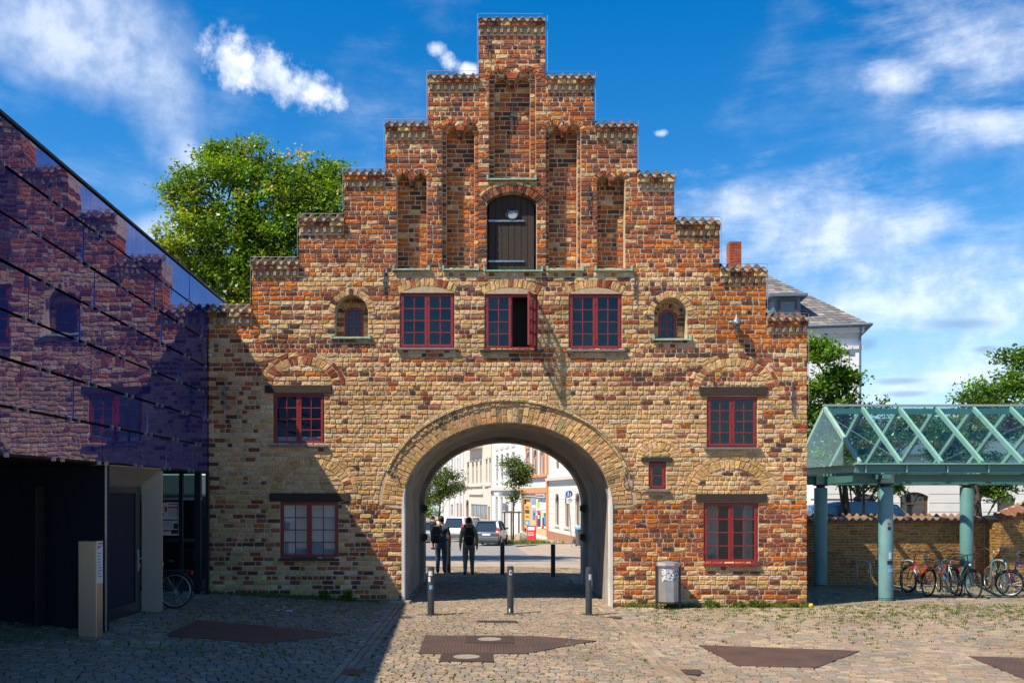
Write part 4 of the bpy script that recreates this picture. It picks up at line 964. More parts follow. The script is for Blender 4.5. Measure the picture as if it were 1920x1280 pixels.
def sett_geo(mb, cs, col):
    mx_ = sum(p[0] for p in cs) / 4; my = sum(p[1] for p in cs) / 4; z = ground_h(mx_, my); tl = random.uniform(-.006, .006); e = .93
    lo = [(x, y, ground_h(x, y) - .035) for x, y in cs]; mid = [(x, y, ground_h(x, y) - .006 + tl) for x, y in cs]
    top = [(mx_ + (x - mx_) * e, my + (y - my) * .90, ground_h(x, y) + .004 + tl + random.uniform(-.004, .004)) for x, y in cs]
    fs = [(8, 9, 10, 11)] + [(a + k, a + (k + 1) % 4, b + (k + 1) % 4, b + k) for a, b in ((0, 4), (4, 8)) for k in range(4)]
    mb.add(lo + mid + top, fs, col)
def seen_first(t):
    cs = t[1]; x = sum(p[0] for p in cs) / 4; y = t[0]; d = y - CAM_Y; px = 915 + x / d * F; py = 925 + (CAM_Z - ground_h(x, y)) / d * F
    return (0 if (0 < px < 1920 and py < 1278) else 1, y)
setts.sort(key=seen_first)
for y, cs, col in setts[:300]:
    mb = MB(); sett_geo(mb, cs, col); mb.build('paving_stone', 'stone', pave)
mb = MB()
for y, cs, col in setts[300:]: sett_geo(mb, cs, col)
mb.build('paving_setts', 'stone', pave, kind='stuff')

# ---- grass and weeds
GREENS = [(.10, .17, .02), (.14, .22, .025), (.075, .13, .02), (.18, .22, .03), (.21, .20, .05)]
def blades(mb, x, y, n, h, spread, pal=GREENS, wd=.008):
    z0 = ground_h(x, y) - .01
    for _ in range(n):
        a = random.uniform(0, 6.283); r = spread * math.sqrt(random.random()); bx, by = x + r * math.cos(a), y + r * math.sin(a); hh = h * random.uniform(.45, 1.1); ln = random.uniform(.1, .75) * hh; b = random.uniform(0, 6.283)
        tx, ty = bx + ln * math.cos(b), by + ln * math.sin(b); ux, uy = -math.sin(b) * wd, math.cos(b) * wd; c = vary(random.choice(pal), .2)
        mb.add([(bx - ux, by - uy, z0), (bx + ux, by + uy, z0), ((bx + tx) / 2 + ux * .7, (by + ty) / 2 + uy * .7, z0 + hh * .7), ((bx + tx) / 2 - ux * .7, (by + ty) / 2 - uy * .7, z0 + hh * .7), (tx, ty, z0 + hh)], [(0, 1, 2, 3), (3, 2, 4)], c)
gr = MB()
for _ in range(330): x = random.uniform(gx(1165), gx(1514)); blades(gr, x, -.03 - abs(random.gauss(0, .10)), random.randint(5, 14), random.uniform(.05, .14), .06)
for _ in range(260): x = random.uniform(gx(392), gx(745)); blades(gr, x, -.04 - abs(random.gauss(0, .14)), random.randint(4, 12), random.uniform(.04, .12), .06)
for _ in range(2700):                                    # joints on the right, thicker towards the canopy
    x, y = random.uniform(2.9, 14.5), -abs(random.gauss(0, 2.6)) + .2
    if x < 7.3 and y > 0: continue
    if random.random() < .25 + .09 * max(0, x - 3) and not hidden_spot(x, y): blades(gr, x, y, random.randint(5, 13), random.uniform(.03, .07), .06, GREENS[1:], .009)
for _ in range(2600):                                     # left, in the shade
    x, y = random.uniform(-8.5, -2.3), random.uniform(-8, 0)
    if random.random() < .7 and not hidden_spot(x, y): blades(gr, x, y, random.randint(4, 10), random.uniform(.025, .055), .07, GREENS, .008)
for _ in range(420):
    x, y = random.uniform(LANE[0], LANE[1]), random.uniform(-10, -4.5)
    if not hidden_spot(x, y): blades(gr, x, y, random.randint(4, 9), random.uniform(.02, .04), .03, GREENS[1:], .008)
for _ in range(700):
    x, y = random.uniform(7.4, 15), random.uniform(.2, 5.4)
    blades(gr, x, y, random.randint(3, 9), random.uniform(.02, .07), .08, GREENS)
for px in (808, 957, 1104):
    x, y = gpoint(px, 1152)
    for _ in range(22): blades(gr, x + random.gauss(0, .13), y - abs(random.gauss(0, .05)), 6, .05, .04)
tag(gr.build('grass', 'leaf'), 'thin grass growing in the paving joints and along the walls', 'grass', kind='stuff')
WEEDS = [(610, .30, 'dark weed tuft at the shaded wall left of the archway', -.10), (655, .36, 'tall dark weed beside the kerb stone left of the archway', -.10), (1258, .16, 'low weed under the litter bin', -.12), (1330, .26, 'broad leafy weed against the wall right of the litter bin', -.14), (1385, .18, 'small weed below the right lower window', -.12),
         (1413, .26, 'upright weed at the wall below the lower right window corner', -.12), (1430, .2, 'bushy weed to the right of the upright weed', -.14), (1487, .18, 'small weed near the right corner of the gate', -.12)]
for px, h, lb, y in WEEDS:
    x = gx(px); z = ground_h(x, y) - .01; t = thing('weed', lb, 'weed', (x, y, z), group='weeds along the gate')
    lf = MB()
    for k in range(34):
        a = random.uniform(0, 6.283); r0 = random.uniform(0, .05); ln = h * random.uniform(.5, 1.1); up = random.uniform(.3, .95); d = Vector((math.cos(a) * (1.1 - up), math.sin(a) * (1.1 - up), up)).normalized() * ln
        sd_ = Vector((-math.sin(a), math.cos(a), 0)) * random.uniform(.016, .034); p = Vector((math.cos(a) * r0 * 2, math.sin(a) * r0, 0)); m_ = p + d * .55 + Vector((0, 0, .02)); e = p + d - Vector((0, 0, ln * .15))
        lf.add([p, m_ + sd_, e, m_ - sd_], [(0, 1, 2, 3)], vary(random.choice(GREENS[:3]), .25))
    lf.build('leaves', 'leaf', t, local=True, kind='stuff'); st = MB()
    for k in range(3): a = random.uniform(0, 6.28); st.tube([(0, 0, 0), (.03 * math.cos(a), .03 * math.sin(a), h * .8)], .006, 5, (.10, .13, .03))
    st.build('stem', 'leaf', t, local=True)
# litter: yellow lump by the corner, paper scraps
mb = MB(); x, y = gpoint(1520, 1138); mb.ellipsoid((x, y, ground_h(x, y) + .04), (.05, .05, .05), 9, 7, jit=.15); tag(mb.build('plastic_scrap', 'yellow_plastic'), 'small bright yellow scrap by the right corner of the gate', 'litter')
for (px, py, sx_, sy_, lb) in [(533, 1146, .34, .08, 'long white paper strip on the shaded paving left'), (531, 1138, .10, .05, 'crumpled white paper behind the long paper strip'), (500, 1137, .07, .04, 'tiny white scrap left of the crumpled paper')]:
    x, y = gpoint(px, py); mb = MB(); z = ground_h(x, y) + .012
    vs = [(x - sx_ / 2 + sx_ * i / 4, y + (j - .5) * sy_, z + random.uniform(0, .018)) for j in range(2) for i in range(5)]
    mb.add(vs + [(a, b, c - .004) for a, b, c in vs], [(i, i + 1, i + 6, i + 5) for i in range(4)] + [(i + 11, i + 10, i + 15, i + 16) for i in range(4)]); tag(mb.build('paper_scrap', 'paper'), lb, 'litter', 'paper scraps on the paving')
# ================================================================== bollards and bin
def bollard(px, py, r, h, m, lb, grp, stick=None, ring_=False):
    x, y = gpoint(px, py); z = ground_h(x, y); t = thing('bollard', lb, 'bollard', (x, y, z - .01), group=grp)
    mb = MB(); mb.lathe([(r, 0), (r, h - .02), (r * .93, h - .004), (r * .8, h)], (0, 0, 0), 20); smooth_by_angle(mb.build('post', m, t, local=True), 40)
    cp = MB(); cp.lathe([(r * 1.03, h - .10), (r * 1.03, h - .075), (r * 1.0, h - .07)], (0, 0, 0), 20); smooth_by_angle(cp.build('collar', m, t, local=True), 40)
    bs = MB(); bs.lathe([(r * 1.5, 0), (r * 1.5, .018), (r * 1.05, .03)], (0, 0, 0), 20); bs.build('base_ring', m, t, local=True)
    for (a0, a1, z0, z1, mm) in stick or []:
        st = MB(); n = 6; vs = [((r + .002) * math.sin(a0 + (a1 - a0) * i / n), -(r + .002) * math.cos(a0 + (a1 - a0) * i / n), zz) for zz in (z0, z1) for i in range(n + 1)]
        st.add(vs, [(i, i + 1, n + 2 + i, n + 1 + i) for i in range(n)]); st.build('sticker', mm, t, local=True)
GB, RB = 'grey bollards before the archway', 'black bollards behind the archway'
bollard(808, 1153, .068, 1.0, 'bollard_grey', 'grey bollard with torn stickers, leftmost before the archway', GB, [(-.7, .5, .82, .92, 'sticker_white'), (-.4, .6, .55, .63, 'sticker_blue'), (-.8, -.1, .70, .80, 'sticker_white')])
bollard(957, 1150, .068, 1.0, 'bollard_grey', 'grey bollard with round badge sticker, middle before the archway', GB, [(-.35, .55, .82, .92, 'sticker_white'), (-.2, .4, .845, .895, 'sticker_black'), (-.5, -.1, .05, .13, 'sticker_white')])
bollard(1104, 1152, .068, 1.0, 'bollard_grey', 'grey bollard with scribbled top, rightmost before the archway', GB, [(-.1, .9, .74, .86, 'sticker_white'), (.9, 1.4, .62, .75, 'sticker_white')])
bollard(841, 1073, .07, 1.0, 'bollard_black', 'black bollard beside the two walkers behind the archway', RB)
bollard(942, 1076, .07, 1.0, 'bollard_black', 'black bollard in the middle of the rear archway', RB)
bollard(1037, 1081, .07, 1.0, 'bollard_black', 'black bollard on the right of the rear archway', RB)
bx_, by_ = gx(1246), -.42; bz_ = ground_h(bx_, by_)
t = thing('litter_bin', 'grey steel octagonal litter bin with torn poster against the gate', 'bin', (bx_, by_, bz_))
mb = MB(); mb.lathe([(.235, .17), (.235, .93)], (0, 0, 0), 8, phase=R(22.5)); mb.build('body', 'bin_steel', t, local=True)
mb = MB(); mb.lathe([(.255, .93), (.27, .97), (.25, 1.03), (.12, 1.05)], (0, 0, 0), 8, phase=R(22.5)); mb.build('lid', 'bin_steel', t, local=True)
mb = MB(); mb.lathe([(.24, .13), (.24, .165)], (0, 0, 0), 8, phase=R(22.5)); mb.build('bottom_ring', 'bin_dark', t, local=True)
for s_ in (-1, 1):
    mb = MB(); mb.bar((s_ * .255, -.02, -.02), (s_ * .255, -.02, .95), .05, .06, up=(0, 1, 0)); mb.build('leg', 'bin_dark', t, local=True)
mb = MB(); vs = []; a8 = [R(22.5 + 45 * k) for k in range(8)]
ring8 = [(.239 * math.cos(a), .239 * math.sin(a)) for a in a8]
for a, b, z0, z1 in ((4, 5, .62, .90), (5, 6, .64, .91), (6, 7, .62, .88)):
    p, q = ring8[a], ring8[b]; e = .45 if a == 4 else 0.0; p = (p[0] + (q[0] - p[0]) * e, p[1] + (q[1] - p[1]) * e); mb.add([(*p, z0), (*q, z0), (*q, z1), (*p, z1)], [(0, 1, 2, 3)])
mb.build('torn_poster', 'torn_poster', t, local=True)

# ================================================================== glass-clad museum on the left
ANG = .0375                                              # the front runs slightly left as it recedes
def fac(d, out=0.0): return Vector((-6.33 + (22.5 - d) * ANG + out, CAM_Y + d, 0))   # point of the front at distance d
museum = thing('glass_building', 'low building clad in blue glass panels on the left edge', 'building', (-8.5, -6, 0))
D0, D1, ZB, ZT = 5.0, 24.2, 2.95, 7.09
mb = MB(); a, b = fac(D0, -.16), fac(D1, -.16); mb.hexa([(a.x, a.y, ZB), (b.x, b.y, ZB), (-17, b.y, ZB), (-17, a.y, ZB)], [(a.x, a.y, ZT - .03), (b.x, b.y, ZT - .03), (-17, b.y, ZT - .03), (-17, a.y, ZT - .03)]); mb.build('upper_storey', 'black_metal', museum)
rh = (ZT - ZB) / 7; starts = [0.0, 1.2, .5, .95, .35, .8, .1]; panel_cache = {}
clips = MB(); gaps = MB()
for r in range(7):
    z0, z1 = ZB + r * rh + .020, ZB + (r + 1) * rh - .020; d = D0 - starts[r]
    while d < D1:
        d2 = min(d + 1.78, D1); p, q = fac(max(d, D0) + .006), fac(d2 - .006)
        if d2 - max(d, D0) > .2:
            mb = MB(); w_ = random.uniform(-.014, .014)
            mb.hexa([(p.x - .02, p.y, z0), (q.x - .02, q.y, z0), (q.x + w_, q.y, z0), (p.x + w_, p.y, z0)], [(p.x - .02, p.y, z1), (q.x - .02, q.y, z1), (q.x + w_ * .3, q.y, z1), (p.x + w_ * .3, p.y, z1)]); mb.build('glass_panel', 'blue_panel', museum)
        for off in (-.16, .16):                           # steel clips either side of each joint
            if D0 < d2 + off < D1: c = fac(d2 + off); clips.box(c.x - .02, c.x + .03, c.y - .018, c.y + .018, z0 - .05, z0 + .012)
        d = d2
clips.build('panel_clips', 'zinc', museum, kind='stuff')
mb = MB(); a, b = fac(D0, .03), fac(D1, .03); mb.hexa([(a.x - .2, a.y, ZT), (b.x - .2, b.y, ZT), (b.x, b.y, ZT), (a.x, a.y, ZT)], [(a.x - .2, a.y, ZT + .04), (b.x - .2, b.y, ZT + .04), (b.x, b.y, ZT + .04), (a.x, a.y, ZT + .04)]); mb.build('roof_edge', 'black_metal', museum)
# vestibule under the box: dark side wall, metal door surround, glass door
zg = lambda x, y: ground_h(x, y)
P0, P1, P2 = (-6.20, CAM_Y + 16.15), (-9.6, CAM_Y + 17.7), (-6.24, CAM_Y + 18.8)
zb = .12
def panel(p, q, z0, z1, name, m, th=.08, parent=museum):
    d = Vector((q[0] - p[0], q[1] - p[1], 0)).normalized(); n = Vector((-d.y, d.x, 0)) * th; mb = MB()
    mb.hexa([(p[0], p[1], z0), (q[0], q[1], z0), (q[0] + n.x, q[1] + n.y, z0), (p[0] + n.x, p[1] + n.y, z0)], [(p[0], p[1], z1), (q[0], q[1], z1), (q[0] + n.x, q[1] + n.y, z1), (p[0] + n.x, p[1] + n.y, z1)])
    return mb.build(name, m, parent)
mid = (P1[0] + (P0[0] - P1[0]) * .62, P1[1] + (P0[1] - P1[1]) * .62); far_l = (-12.5, P1[1] + (P1[0] + 12.5) * (P1[1] - P0[1]) / (P0[0] - P1[0]))
panel(mid, P0, zb, 2.93, 'side_panel', 'navy_panel'); e = .012; panel(far_l, (mid[0] - .012, mid[1] + .005), zb, 2.93, 'side_panel', 'navy_panel')
mb = MB(); mb.box(P0[0] - .012, P0[0] + .012, P0[1] - .006, P0[1] + .02, zb, 2.94); mb.build('edge_strip', 'zinc', museum)
# surround: far reveal and soffit in tread plate
mb = MB(); mb.box(P2[0] - .30, P2[0] + .08, P2[1], P2[1] + .06, zb, 2.90); mb.build('door_reveal', 'tread_plate', museum)
mb = MB(); mb.hexa([(P0[0] - .02, P0[1] + .24, 2.93), (P2[0] + .08, P2[1], 2.93), (P2[0] - .34, P2[1], 2.62), (P0[0] - .34, P0[1] + .24, 2.62)], [(P0[0] - .02, P0[1] + .24, 2.945), (P2[0] + .08, P2[1], 2.945), (P2[0] - .34, P2[1], 2.945), (P0[0] - .34, P0[1] + .24, 2.945)]); mb.build('door_soffit', 'tread_plate', museum)
xd = P0[0] - .36
door = MB(); y0, y1 = P0[1] + .26, P2[1] - .01
for za, zb2, ya, yb in ((zb, 2.6, y0, y0 + .10), (zb, 2.6, y1 - .26, y1), (zb, zb + .34, y0 + .10, y1 - .26), (2.48, 2.6, y0 + .10, y1 - .26)): door.box(xd - .06, xd, ya, yb, za, zb2)
dr = door.build('entrance_door', 'navy_frame', museum); mb = MB(); mb.box(xd - .035, xd - .025, y0 + .1, y1 - .26, zb + .34, 2.48); mb.build('door_glass', 'navy_panel', dr)
mb = MB(); mb.box(xd - .9, xd - .88, y0, y1, zb, 2.6); mb.build('lobby_wall', 'room_dark', museum)
mb = MB(); mb.box(xd, xd + .012, y1 - .15, y1 - .10, 1.02, 1.42); mb.tube([(xd + .01, y1 - .125, 1.26), (xd + .07, y1 - .125, 1.26), (xd + .07, y1 - .30, 1.26)], .012, 8); mb.box(xd + .012, xd + .03, y1 - .15, y1 - .10, 1.08, 1.16); mb.build('door_handle', 'chrome', dr)
mb = MB(); mb.box(P0[0] - 1.2, P0[0] + .02, P0[1] + .02, P2[1], .05, .165); mb.build('doorstep', 'black_metal', museum)
mb = MB(); mb.box(P2[0] - .5, P2[0] - .38, P2[1] - .30, P2[1] - .16, .166, .215); tag(mb.build('door_wedge', 'stake_wood'), 'small wooden wedge on the doorstep of the museum', 'wedge')
# foyer glazing: set back under the overhang, facing the square
GY = -.42; gxx = lambda px: (px - 915) / F * (GY - CAM_Y); gzz = lambda py: CAM_Z + (925 - py) / F * (GY - CAM_Y)
fL, fR = -9.4, gx(390) - .02
mb = MB(); mb.box(fL, fR, GY, GY + .012, .26, ZB); mb.build('foyer_glazing', 'foyer_glass', museum)
for px, w_ in ((298, .10), (340, .075), (371, .13), (389, .06)):
    mb = MB(); mb.box(gxx(px) - w_ / 2, gxx(px) + w_ / 2, GY - .05, GY + .06, .2, ZB); mb.build('mullion', 'navy_frame', museum)
for za, zb2 in ((gzz(937), gzz(932)), (.2, .30)):
    for xa, xb in ((fL, gxx(340) - .04), (gxx(340) + .04, gxx(371) - .07), (gxx(371) + .07, fR)):
        mb = MB(); mb.box(xa, xb, GY - .04, GY + .05, za, zb2); mb.build('transom', 'galvanised', museum)
mb = MB(); mb.box(-13, -12.9, CAM_Y + 5, 2, 0, ZB); mb.box(-13, fR, 3.4, 3.5, 0, ZB); mb.build('rear_wall', 'zinc_blue', museum)
mb = MB(); mb.box(-9.5, -9.4, P2[1] + .06, GY - .06, .1, ZB); mb.build('recess_wall', 'navy_panel', museum)
mb = MB(); mb.box(-13, fR, GY - .02, 3.4, .0, .21); mb.build('foyer_floor', 'navy_panel', museum)
mb = MB(); mb.box(gxx(296), gxx(352), GY + .5, GY + .9, gzz(1018), gzz(1013)); mb.box(gxx(318), gxx(324), GY + .65, GY + .8, .21, gzz(1018)); mb.build('counter', 'poster_paper', museum)
pt = MB(); yA, yB = gxx(299), gxx(337); zA, zB_ = gzz(1003), gzz(941); pt.box(yA, yB, GY - .010, GY - .004, zA, zB_); ps = pt.build('poster', 'poster_paper', museum)
for (f0, f1, z0, z1, mm) in [(.42, .93, .82, .87, 'sticker_red'), (.27, .38, .70, .87, 'sticker_red'), (.03, .22, .58, .68, 'sticker_red'), (.03, .90, .44, .485, 'sticker_red'), (.03, .55, .12, .165, 'sticker_red'), (.58, .93, .05, .17, 'sticker_black'), (.70, .92, .20, .36, 'sticker_black'), (.45, .90, .93, .955, 'sticker_black')] + [(.42, .93, .78 - .04 * k, .79 - .04 * k, 'bumper_grey') for k in range(6)] + [(.05, .66, .40 - .035 * k, .41 - .035 * k, 'bumper_grey') for k in range(6)]:
    mb = MB(); mb.box(yA + (yB - yA) * f0, yA + (yB - yA) * f1, GY - .0125, GY - .010, zA + (zB_ - zA) * z0, zA + (zB_ - zA) * z1); mb.build('print', mm, ps)
mb = MB(); xx = gxx(311); mb.tube([(xx - .22, -2.3, .2), (xx - .22, -2.3, 1.05), (xx - .16, -2.3, 1.13), (xx + .0, -2.3, 1.13), (xx + .06, -2.3, 1.05), (xx + .06, -2.3, .2)], .03, 8); tag(mb.build('bicycle_stand', 'galvanised', smooth=True), 'pale steel bicycle hoop in the recess beside the museum door', 'bicycle stand')
# steel information pillar
ip = gpoint(170, 1193); t = thing('information_pillar', 'brushed steel information pillar beside the dark museum entrance', 'sign', (ip[0], ip[1], ground_h(*ip)), R(-8))
mb = MB(); mb.box(-.15, .15, -.10, .10, 0, 1.50); mb.build('column', 'steel', t, bevel=.006, local=True)
mb = MB(); mb.box(.150, .155, -.085, .085, .84, 1.48); sp = mb.build('sign_panel', 'poster_paper', t, local=True)
mb = MB(); mb.add([(.157, -.07, 1.42), (.157, .06, 1.42), (.157, .06, 1.44), (.157, -.07, 1.37)], [(0, 1, 2, 3)]); mb.build('red_flag', 'sticker_red', sp, local=True)
for k in range(9):
    mb = MB(); z = 1.30 - k * .045; mb.box(.155, .157, -.06, -.06 + random.uniform(.07, .13), z, z + .014); mb.build('text_line', 'sticker_red' if k % 4 == 1 else 'bumper_grey', sp, local=True)
mb = MB(); mb.box(.155, .157, -.05, .065, 1.447, 1.465); mb.build('text_line', 'sticker_black', sp, local=True)
# ================================================================== glass canopy on the right
canopy = thing('glass_canopy', 'long green steel canopy with pitched glass roof right of the gate', 'canopy', (13, 3.2, ground_h(13, 3.2)))
CY0, CYR, CY1, CZE, CZR, CX0, CSP, CNB = .80, 3.20, 5.60, 3.17, 4.67, 8.70, .956, 11
def part(mb, name, m, parent=None, **k): return mb.build(name, m, parent or canopy, **k)
XE = CX0 + CNB * CSP
for i in range(CNB + 1):
    x = CX0 + i * CSP
    for ye in (CY0, CY1):
        mb = MB(); mb.bar((x, ye, CZE + .02), (x, CYR, CZR), .075, .11); part(mb, 'rafter', 'mint_steel')
    if i in (1, 4, 8):
        for ye in (CY0, CY1):
            mb = MB(); mb.tube([(x, ye, CZE + .06), (x + (.95 if i > 1 else -.9), (ye + CYR) / 2, (CZE + CZR) / 2), (x + (1.9 if i > 1 else -1.8), CYR, CZR - .08)] if False else [(x, ye * .92 + CYR * .08, CZE + .12), (x + (1.9 if i != 1 else -.95), CYR, CZR - .15)], .008, 5); part(mb, 'tie_rod', 'wire')
for ye, sgn in ((CY0, -1), (CY1, 1)):
    nv = Vector((0, sgn * (CZR - CZE), abs(CYR - ye))).normalized() * .062
    for i in range(CNB):
        xa, xb = CX0 + i * CSP + .006, CX0 + (i + 1) * CSP - .006; p0 = Vector((0, ye + sgn * .12, CZE - .05)); p1 = Vector((0, CYR, CZR + .01)); mb = MB()
        mb.hexa([(xa, p0.y + nv.y, p0.z + nv.z), (xb, p0.y + nv.y, p0.z + nv.z), (xb, p1.y + nv.y * .2, p1.z + nv.z), (xa, p1.y + nv.y * .2, p1.z + nv.z)],
                [(xa, p0.y + nv.y, p0.z + nv.z + .008), (xb, p0.y + nv.y, p0.z + nv.z + .008), (xb, p1.y + nv.y * .2, p1.z + nv.z + .008), (xa, p1.y + nv.y * .2, p1.z + nv.z + .008)]); part(mb, 'roof_pane', 'canopy_glass')
mb = MB(); mb.bar((CX0 - .05, CYR, CZR + .075), (XE, CYR, CZR + .075), .10, .05); part(mb, 'ridge_cap', 'galvanised')
mb = MB(); mb.bar((CX0, CYR, CZR - .08), (XE, CYR, CZR - .08), .08, .14); part(mb, 'ridge_beam', 'teal_steel')
mb = MB(); mb.add([(CX0 - .04, CY0 + .05, CZE), (CX0 - .04, CY1 - .05, CZE), (CX0 - .04, CYR, CZR - .05), (CX0 - .03, CY0 + .05, CZE), (CX0 - .03, CY1 - .05, CZE), (CX0 - .03, CYR, CZR - .05)], [(0, 2, 1), (3, 4, 5), (0, 1, 4, 3), (1, 2, 5, 4), (2, 0, 3, 5)]); part(mb, 'gable_pane', 'canopy_glass')
for ye in (CY0, CY1):                                    # rolled eaves beams with stiffeners
    mb = MB(); mb.box(CX0 - .1, XE, ye - .075, ye + .075, CZE - .035, CZE - .015); mb.box(CX0 - .1, XE, ye - .012, ye + .012, CZE - .20, CZE - .035); mb.box(CX0 - .1, XE, ye - .075, ye + .075, CZE - .215, CZE - .20); part(mb, 'eaves_beam', 'teal_steel')
    gt = MB(); gt.box(CX0 - .12, XE, ye - .11, ye + .09, CZE - .014, CZE + .012); part(gt, 'gutter', 'mint_steel')
    for i in range(CNB):
        mb = MB(); mb.box(CX0 + (i + .12) * CSP, CX0 + (i + .12) * CSP + .016, ye - .07, ye - .013, CZE - .198, CZE - .037); part(mb, 'stiffener', 'mint_steel')
mb = MB(); mb.box(CX0 - .1, CX0 - .08, CY0, CY1, CZE - .2, CZE - .035); mb.box(CX0 - .16, CX0 - .02, CY0, CY1, CZE - .03, CZE - .015); part(mb, 'end_beam', 'mint_steel')
COLS = [(9.50, 1.30), (13.55, 1.30), (9.14, 4.85), (13.2, 4.95), (17.6, 1.3)]
for yb in (1.30, 4.9):
    mb = MB(); mb.box(8.72, XE, yb - .08, yb + .08, 2.93, 2.95); mb.box(8.72, XE, yb - .012, yb + .012, 2.73, 2.93); mb.box(8.72, XE, yb - .08, yb + .08, 2.71, 2.73); part(mb, 'main_beam', 'teal_steel')
for xb in (9.3, 13.4):
    mb = MB(); mb.hexa([(xb - .09, .7, 2.82), (xb + .09, .7, 2.82), (xb + .09, 5.5, 2.70), (xb - .09, 5.5, 2.70)], [(xb - .09, .7, 2.92), (xb + .09, .7, 2.92), (xb + .09, 5.5, 2.92), (xb - .09, 5.5, 2.92)]); part(mb, 'cross_beam', 'teal_steel')
for x, y in COLS:
    z = ground_h(x, y); mb = MB(); mb.lathe([(.178, .07), (.178, 2.60 - z), (.165, 2.63 - z)], (x, y, z), 28); c = part(mb, 'column', 'teal_column'); smooth_by_angle(c)
    mb = MB(); mb.lathe([(.165, 0), (.185, .01), (.185, .065), (.168, .075)], (x, y, z - .02), 28); part(mb, 'column_foot', 'teal_steel')
    mb = MB(); mb.lathe([(.12, 2.63), (.12, 2.68), (.2, 2.685), (.2, 2.71)], (x, y, 0), 20); part(mb, 'column_head', 'black_metal')
    mb = MB(); mb.box(x - .155, x + .155, y - .13, y - .10, 2.72, 2.94)
    for k in range(4): mb.box(x - .15 + k * .094, x - .132 + k * .094, y - .42, y - .131, 2.95, 3.13)
    part(mb, 'bracket', 'mint_steel')
for a0, a1, z0, z1, mm in [(-.1, .25, 1.72, 1.78, 'sticker_red'), (-.1, .35, 1.61, 1.69, 'sticker_black'), (.05, .5, .92, 1.08, 'sticker_white'), (-.15, .7, .79, .88, 'sticker_black'), (-.05, .55, .60, .70, 'sticker_blue'), (.4, .75, .62, .70, 'sticker_white')]:
    x, y = COLS[0]; r = .180; n = 6; mb = MB(); mb.add([(x + r * math.sin(a0 + (a1 - a0) * i / n), y - r * math.cos(a0 + (a1 - a0) * i / n), zz) for zz in (z0, z1) for i in range(n + 1)], [(i, i + 1, n + 2 + i, n + 1 + i) for i in range(n)]); part(mb, 'sticker', mm)
# ================================================================== garden wall with tile coping
gw = thing('garden_wall', 'low brick garden wall with tile coping behind the canopy', 'wall', (11, 5.5, 0))
GWY = 5.42; gmap = lambda u, v, w: (u, GWY + w, v); ztop = 1.70
mb = MB(); mb.box(7.25, 13.95, GWY + .014, GWY + .28, -.3, ztop); mb.build('wall_core', 'mortar', gw)
GARD = [(.42, .19, .055), (.38, .165, .05), (.45, .22, .075), (.33, .14, .045), (.40, .205, .065), (.30, .13, .045), (.36, .205, .055)]
GB_ = []
def garden_rows(mp, u0, u1, z0, z1):
    r = 0; z = z0
    while z + .076 <= z1 + .001:
        u = u0 - (0.0 if r % 2 else .06); 
        while u < u1 - .02:
            ln = (.25 if (r % 2 == 0) else .13) * random.uniform(.95, 1.05) if random.random() < .85 else random.choice((.13, .25)); a, b = max(u, u0), min(u + ln, u1)
            if b - a > .03: GB_.append((b - a, mp, [(a + .006, z + .006), (b - .006, z + .006), (b - .006, z + .070), (a + .006, z + .070)], vary(random.choice(GARD), .12)))
            u += ln
        z += .076; r += 1
garden_rows(gmap, 7.3, 13.93, -.14, ztop)
# taller end pier, its left flank turned to the square
pier = MB(); px0, px1, py0, py1 = 13.95, 15.35, 4.62, 5.70; pz0, pz1 = 1.80, 2.36
pier.hexa([(px0 + .014, py0 + .014, -.3), (px1, py0 + .014, -.3), (px1, py1, -.3), (px0 + .014, py1, -.3)], [(px0 + .014, py0 + .014, pz0), (px1, py0 + .014, pz1 - .05), (px1, py1, pz1 - .05), (px0 + .014, py1, pz0)]); pier.build('pier_core', 'mortar', gw)
rr_ = 0; z = -.14
while z < pz1 - .1:
    um = px0 if z + .076 < pz0 else px0 + (z + .08 - pz0) / (pz1 - pz0) * (px1 - px0)
    u = um
    while u < px1 - .03:
        ln = .25 if rr_ % 2 else .13; b = min(u + ln, px1); GB_.append((b - u, (lambda uu, v, w: (uu, py0 + w, v)), [(u + .006, z + .006), (b - .006, z + .006), (b - .006, z + .07), (u + .006, z + .07)], vary(random.choice(GARD), .12))); u += ln
    if z + .076 < pz0:
        v0 = py0
        while v0 < GWY - .02:
            ln = .25 if not rr_ % 2 else .13; b = min(v0 + ln, GWY); GB_.append((b - v0, (lambda uu, v, w: (px0 + w, -uu, v)), [(-b + .006, z + .006), (-v0 - .006, z + .006), (-v0 - .006, z + .07), (-b + .006, z + .07)], vary(random.choice(GARD), .12))); v0 += ln
    z += .076; rr_ += 1
GB_.sort(key=lambda t: -t[0])
for w_, mp, q, c in GB_[:300]: mb = MB(); brick_geo(mb, q, mp, c, 0, .05, .003, .008, 3); mb.build('brick', 'brick', gw)
mb = MB()
for w_, mp, q, c in GB_[300:]: brick_geo(mb, q, mp, c, 0, .05, .003, .008, 3)
mb.build('brickwork', 'brick', gw, kind='stuff')
WT = [tile_mesh(1.0, .34, vary(c, .1)) for c in [(.27, .10, .055), (.22, .085, .05), (.30, .13, .08)]]
x = 7.3
while x < 13.9:
    inst('coping_tile', random.choice(WT), gw, T((x + .1, GWY - .10, ztop - .01)) @ Matrix.Rotation(random.uniform(-.04, .04), 4, 'Z') @ Matrix.Diagonal((.205, 1, 1.2, 1))); x += .205
mb = MB(); mb.box(7.25, 13.93, GWY + .01, GWY + .27, ztop, ztop + .11); mb.build('coping_bed', 'mortar', gw)
for k in range(7):
    u = k / 7; x = px0 + (px1 - px0) * (u + .07); inst('coping_tile', random.choice(WT), gw, T((x, py0 - .08, pz0 + (pz1 - pz0) * u - .02)) @ Matrix.Rotation(-.38, 4, 'Y') @ Matrix.Diagonal((.21, 1, 1.1, 1)))
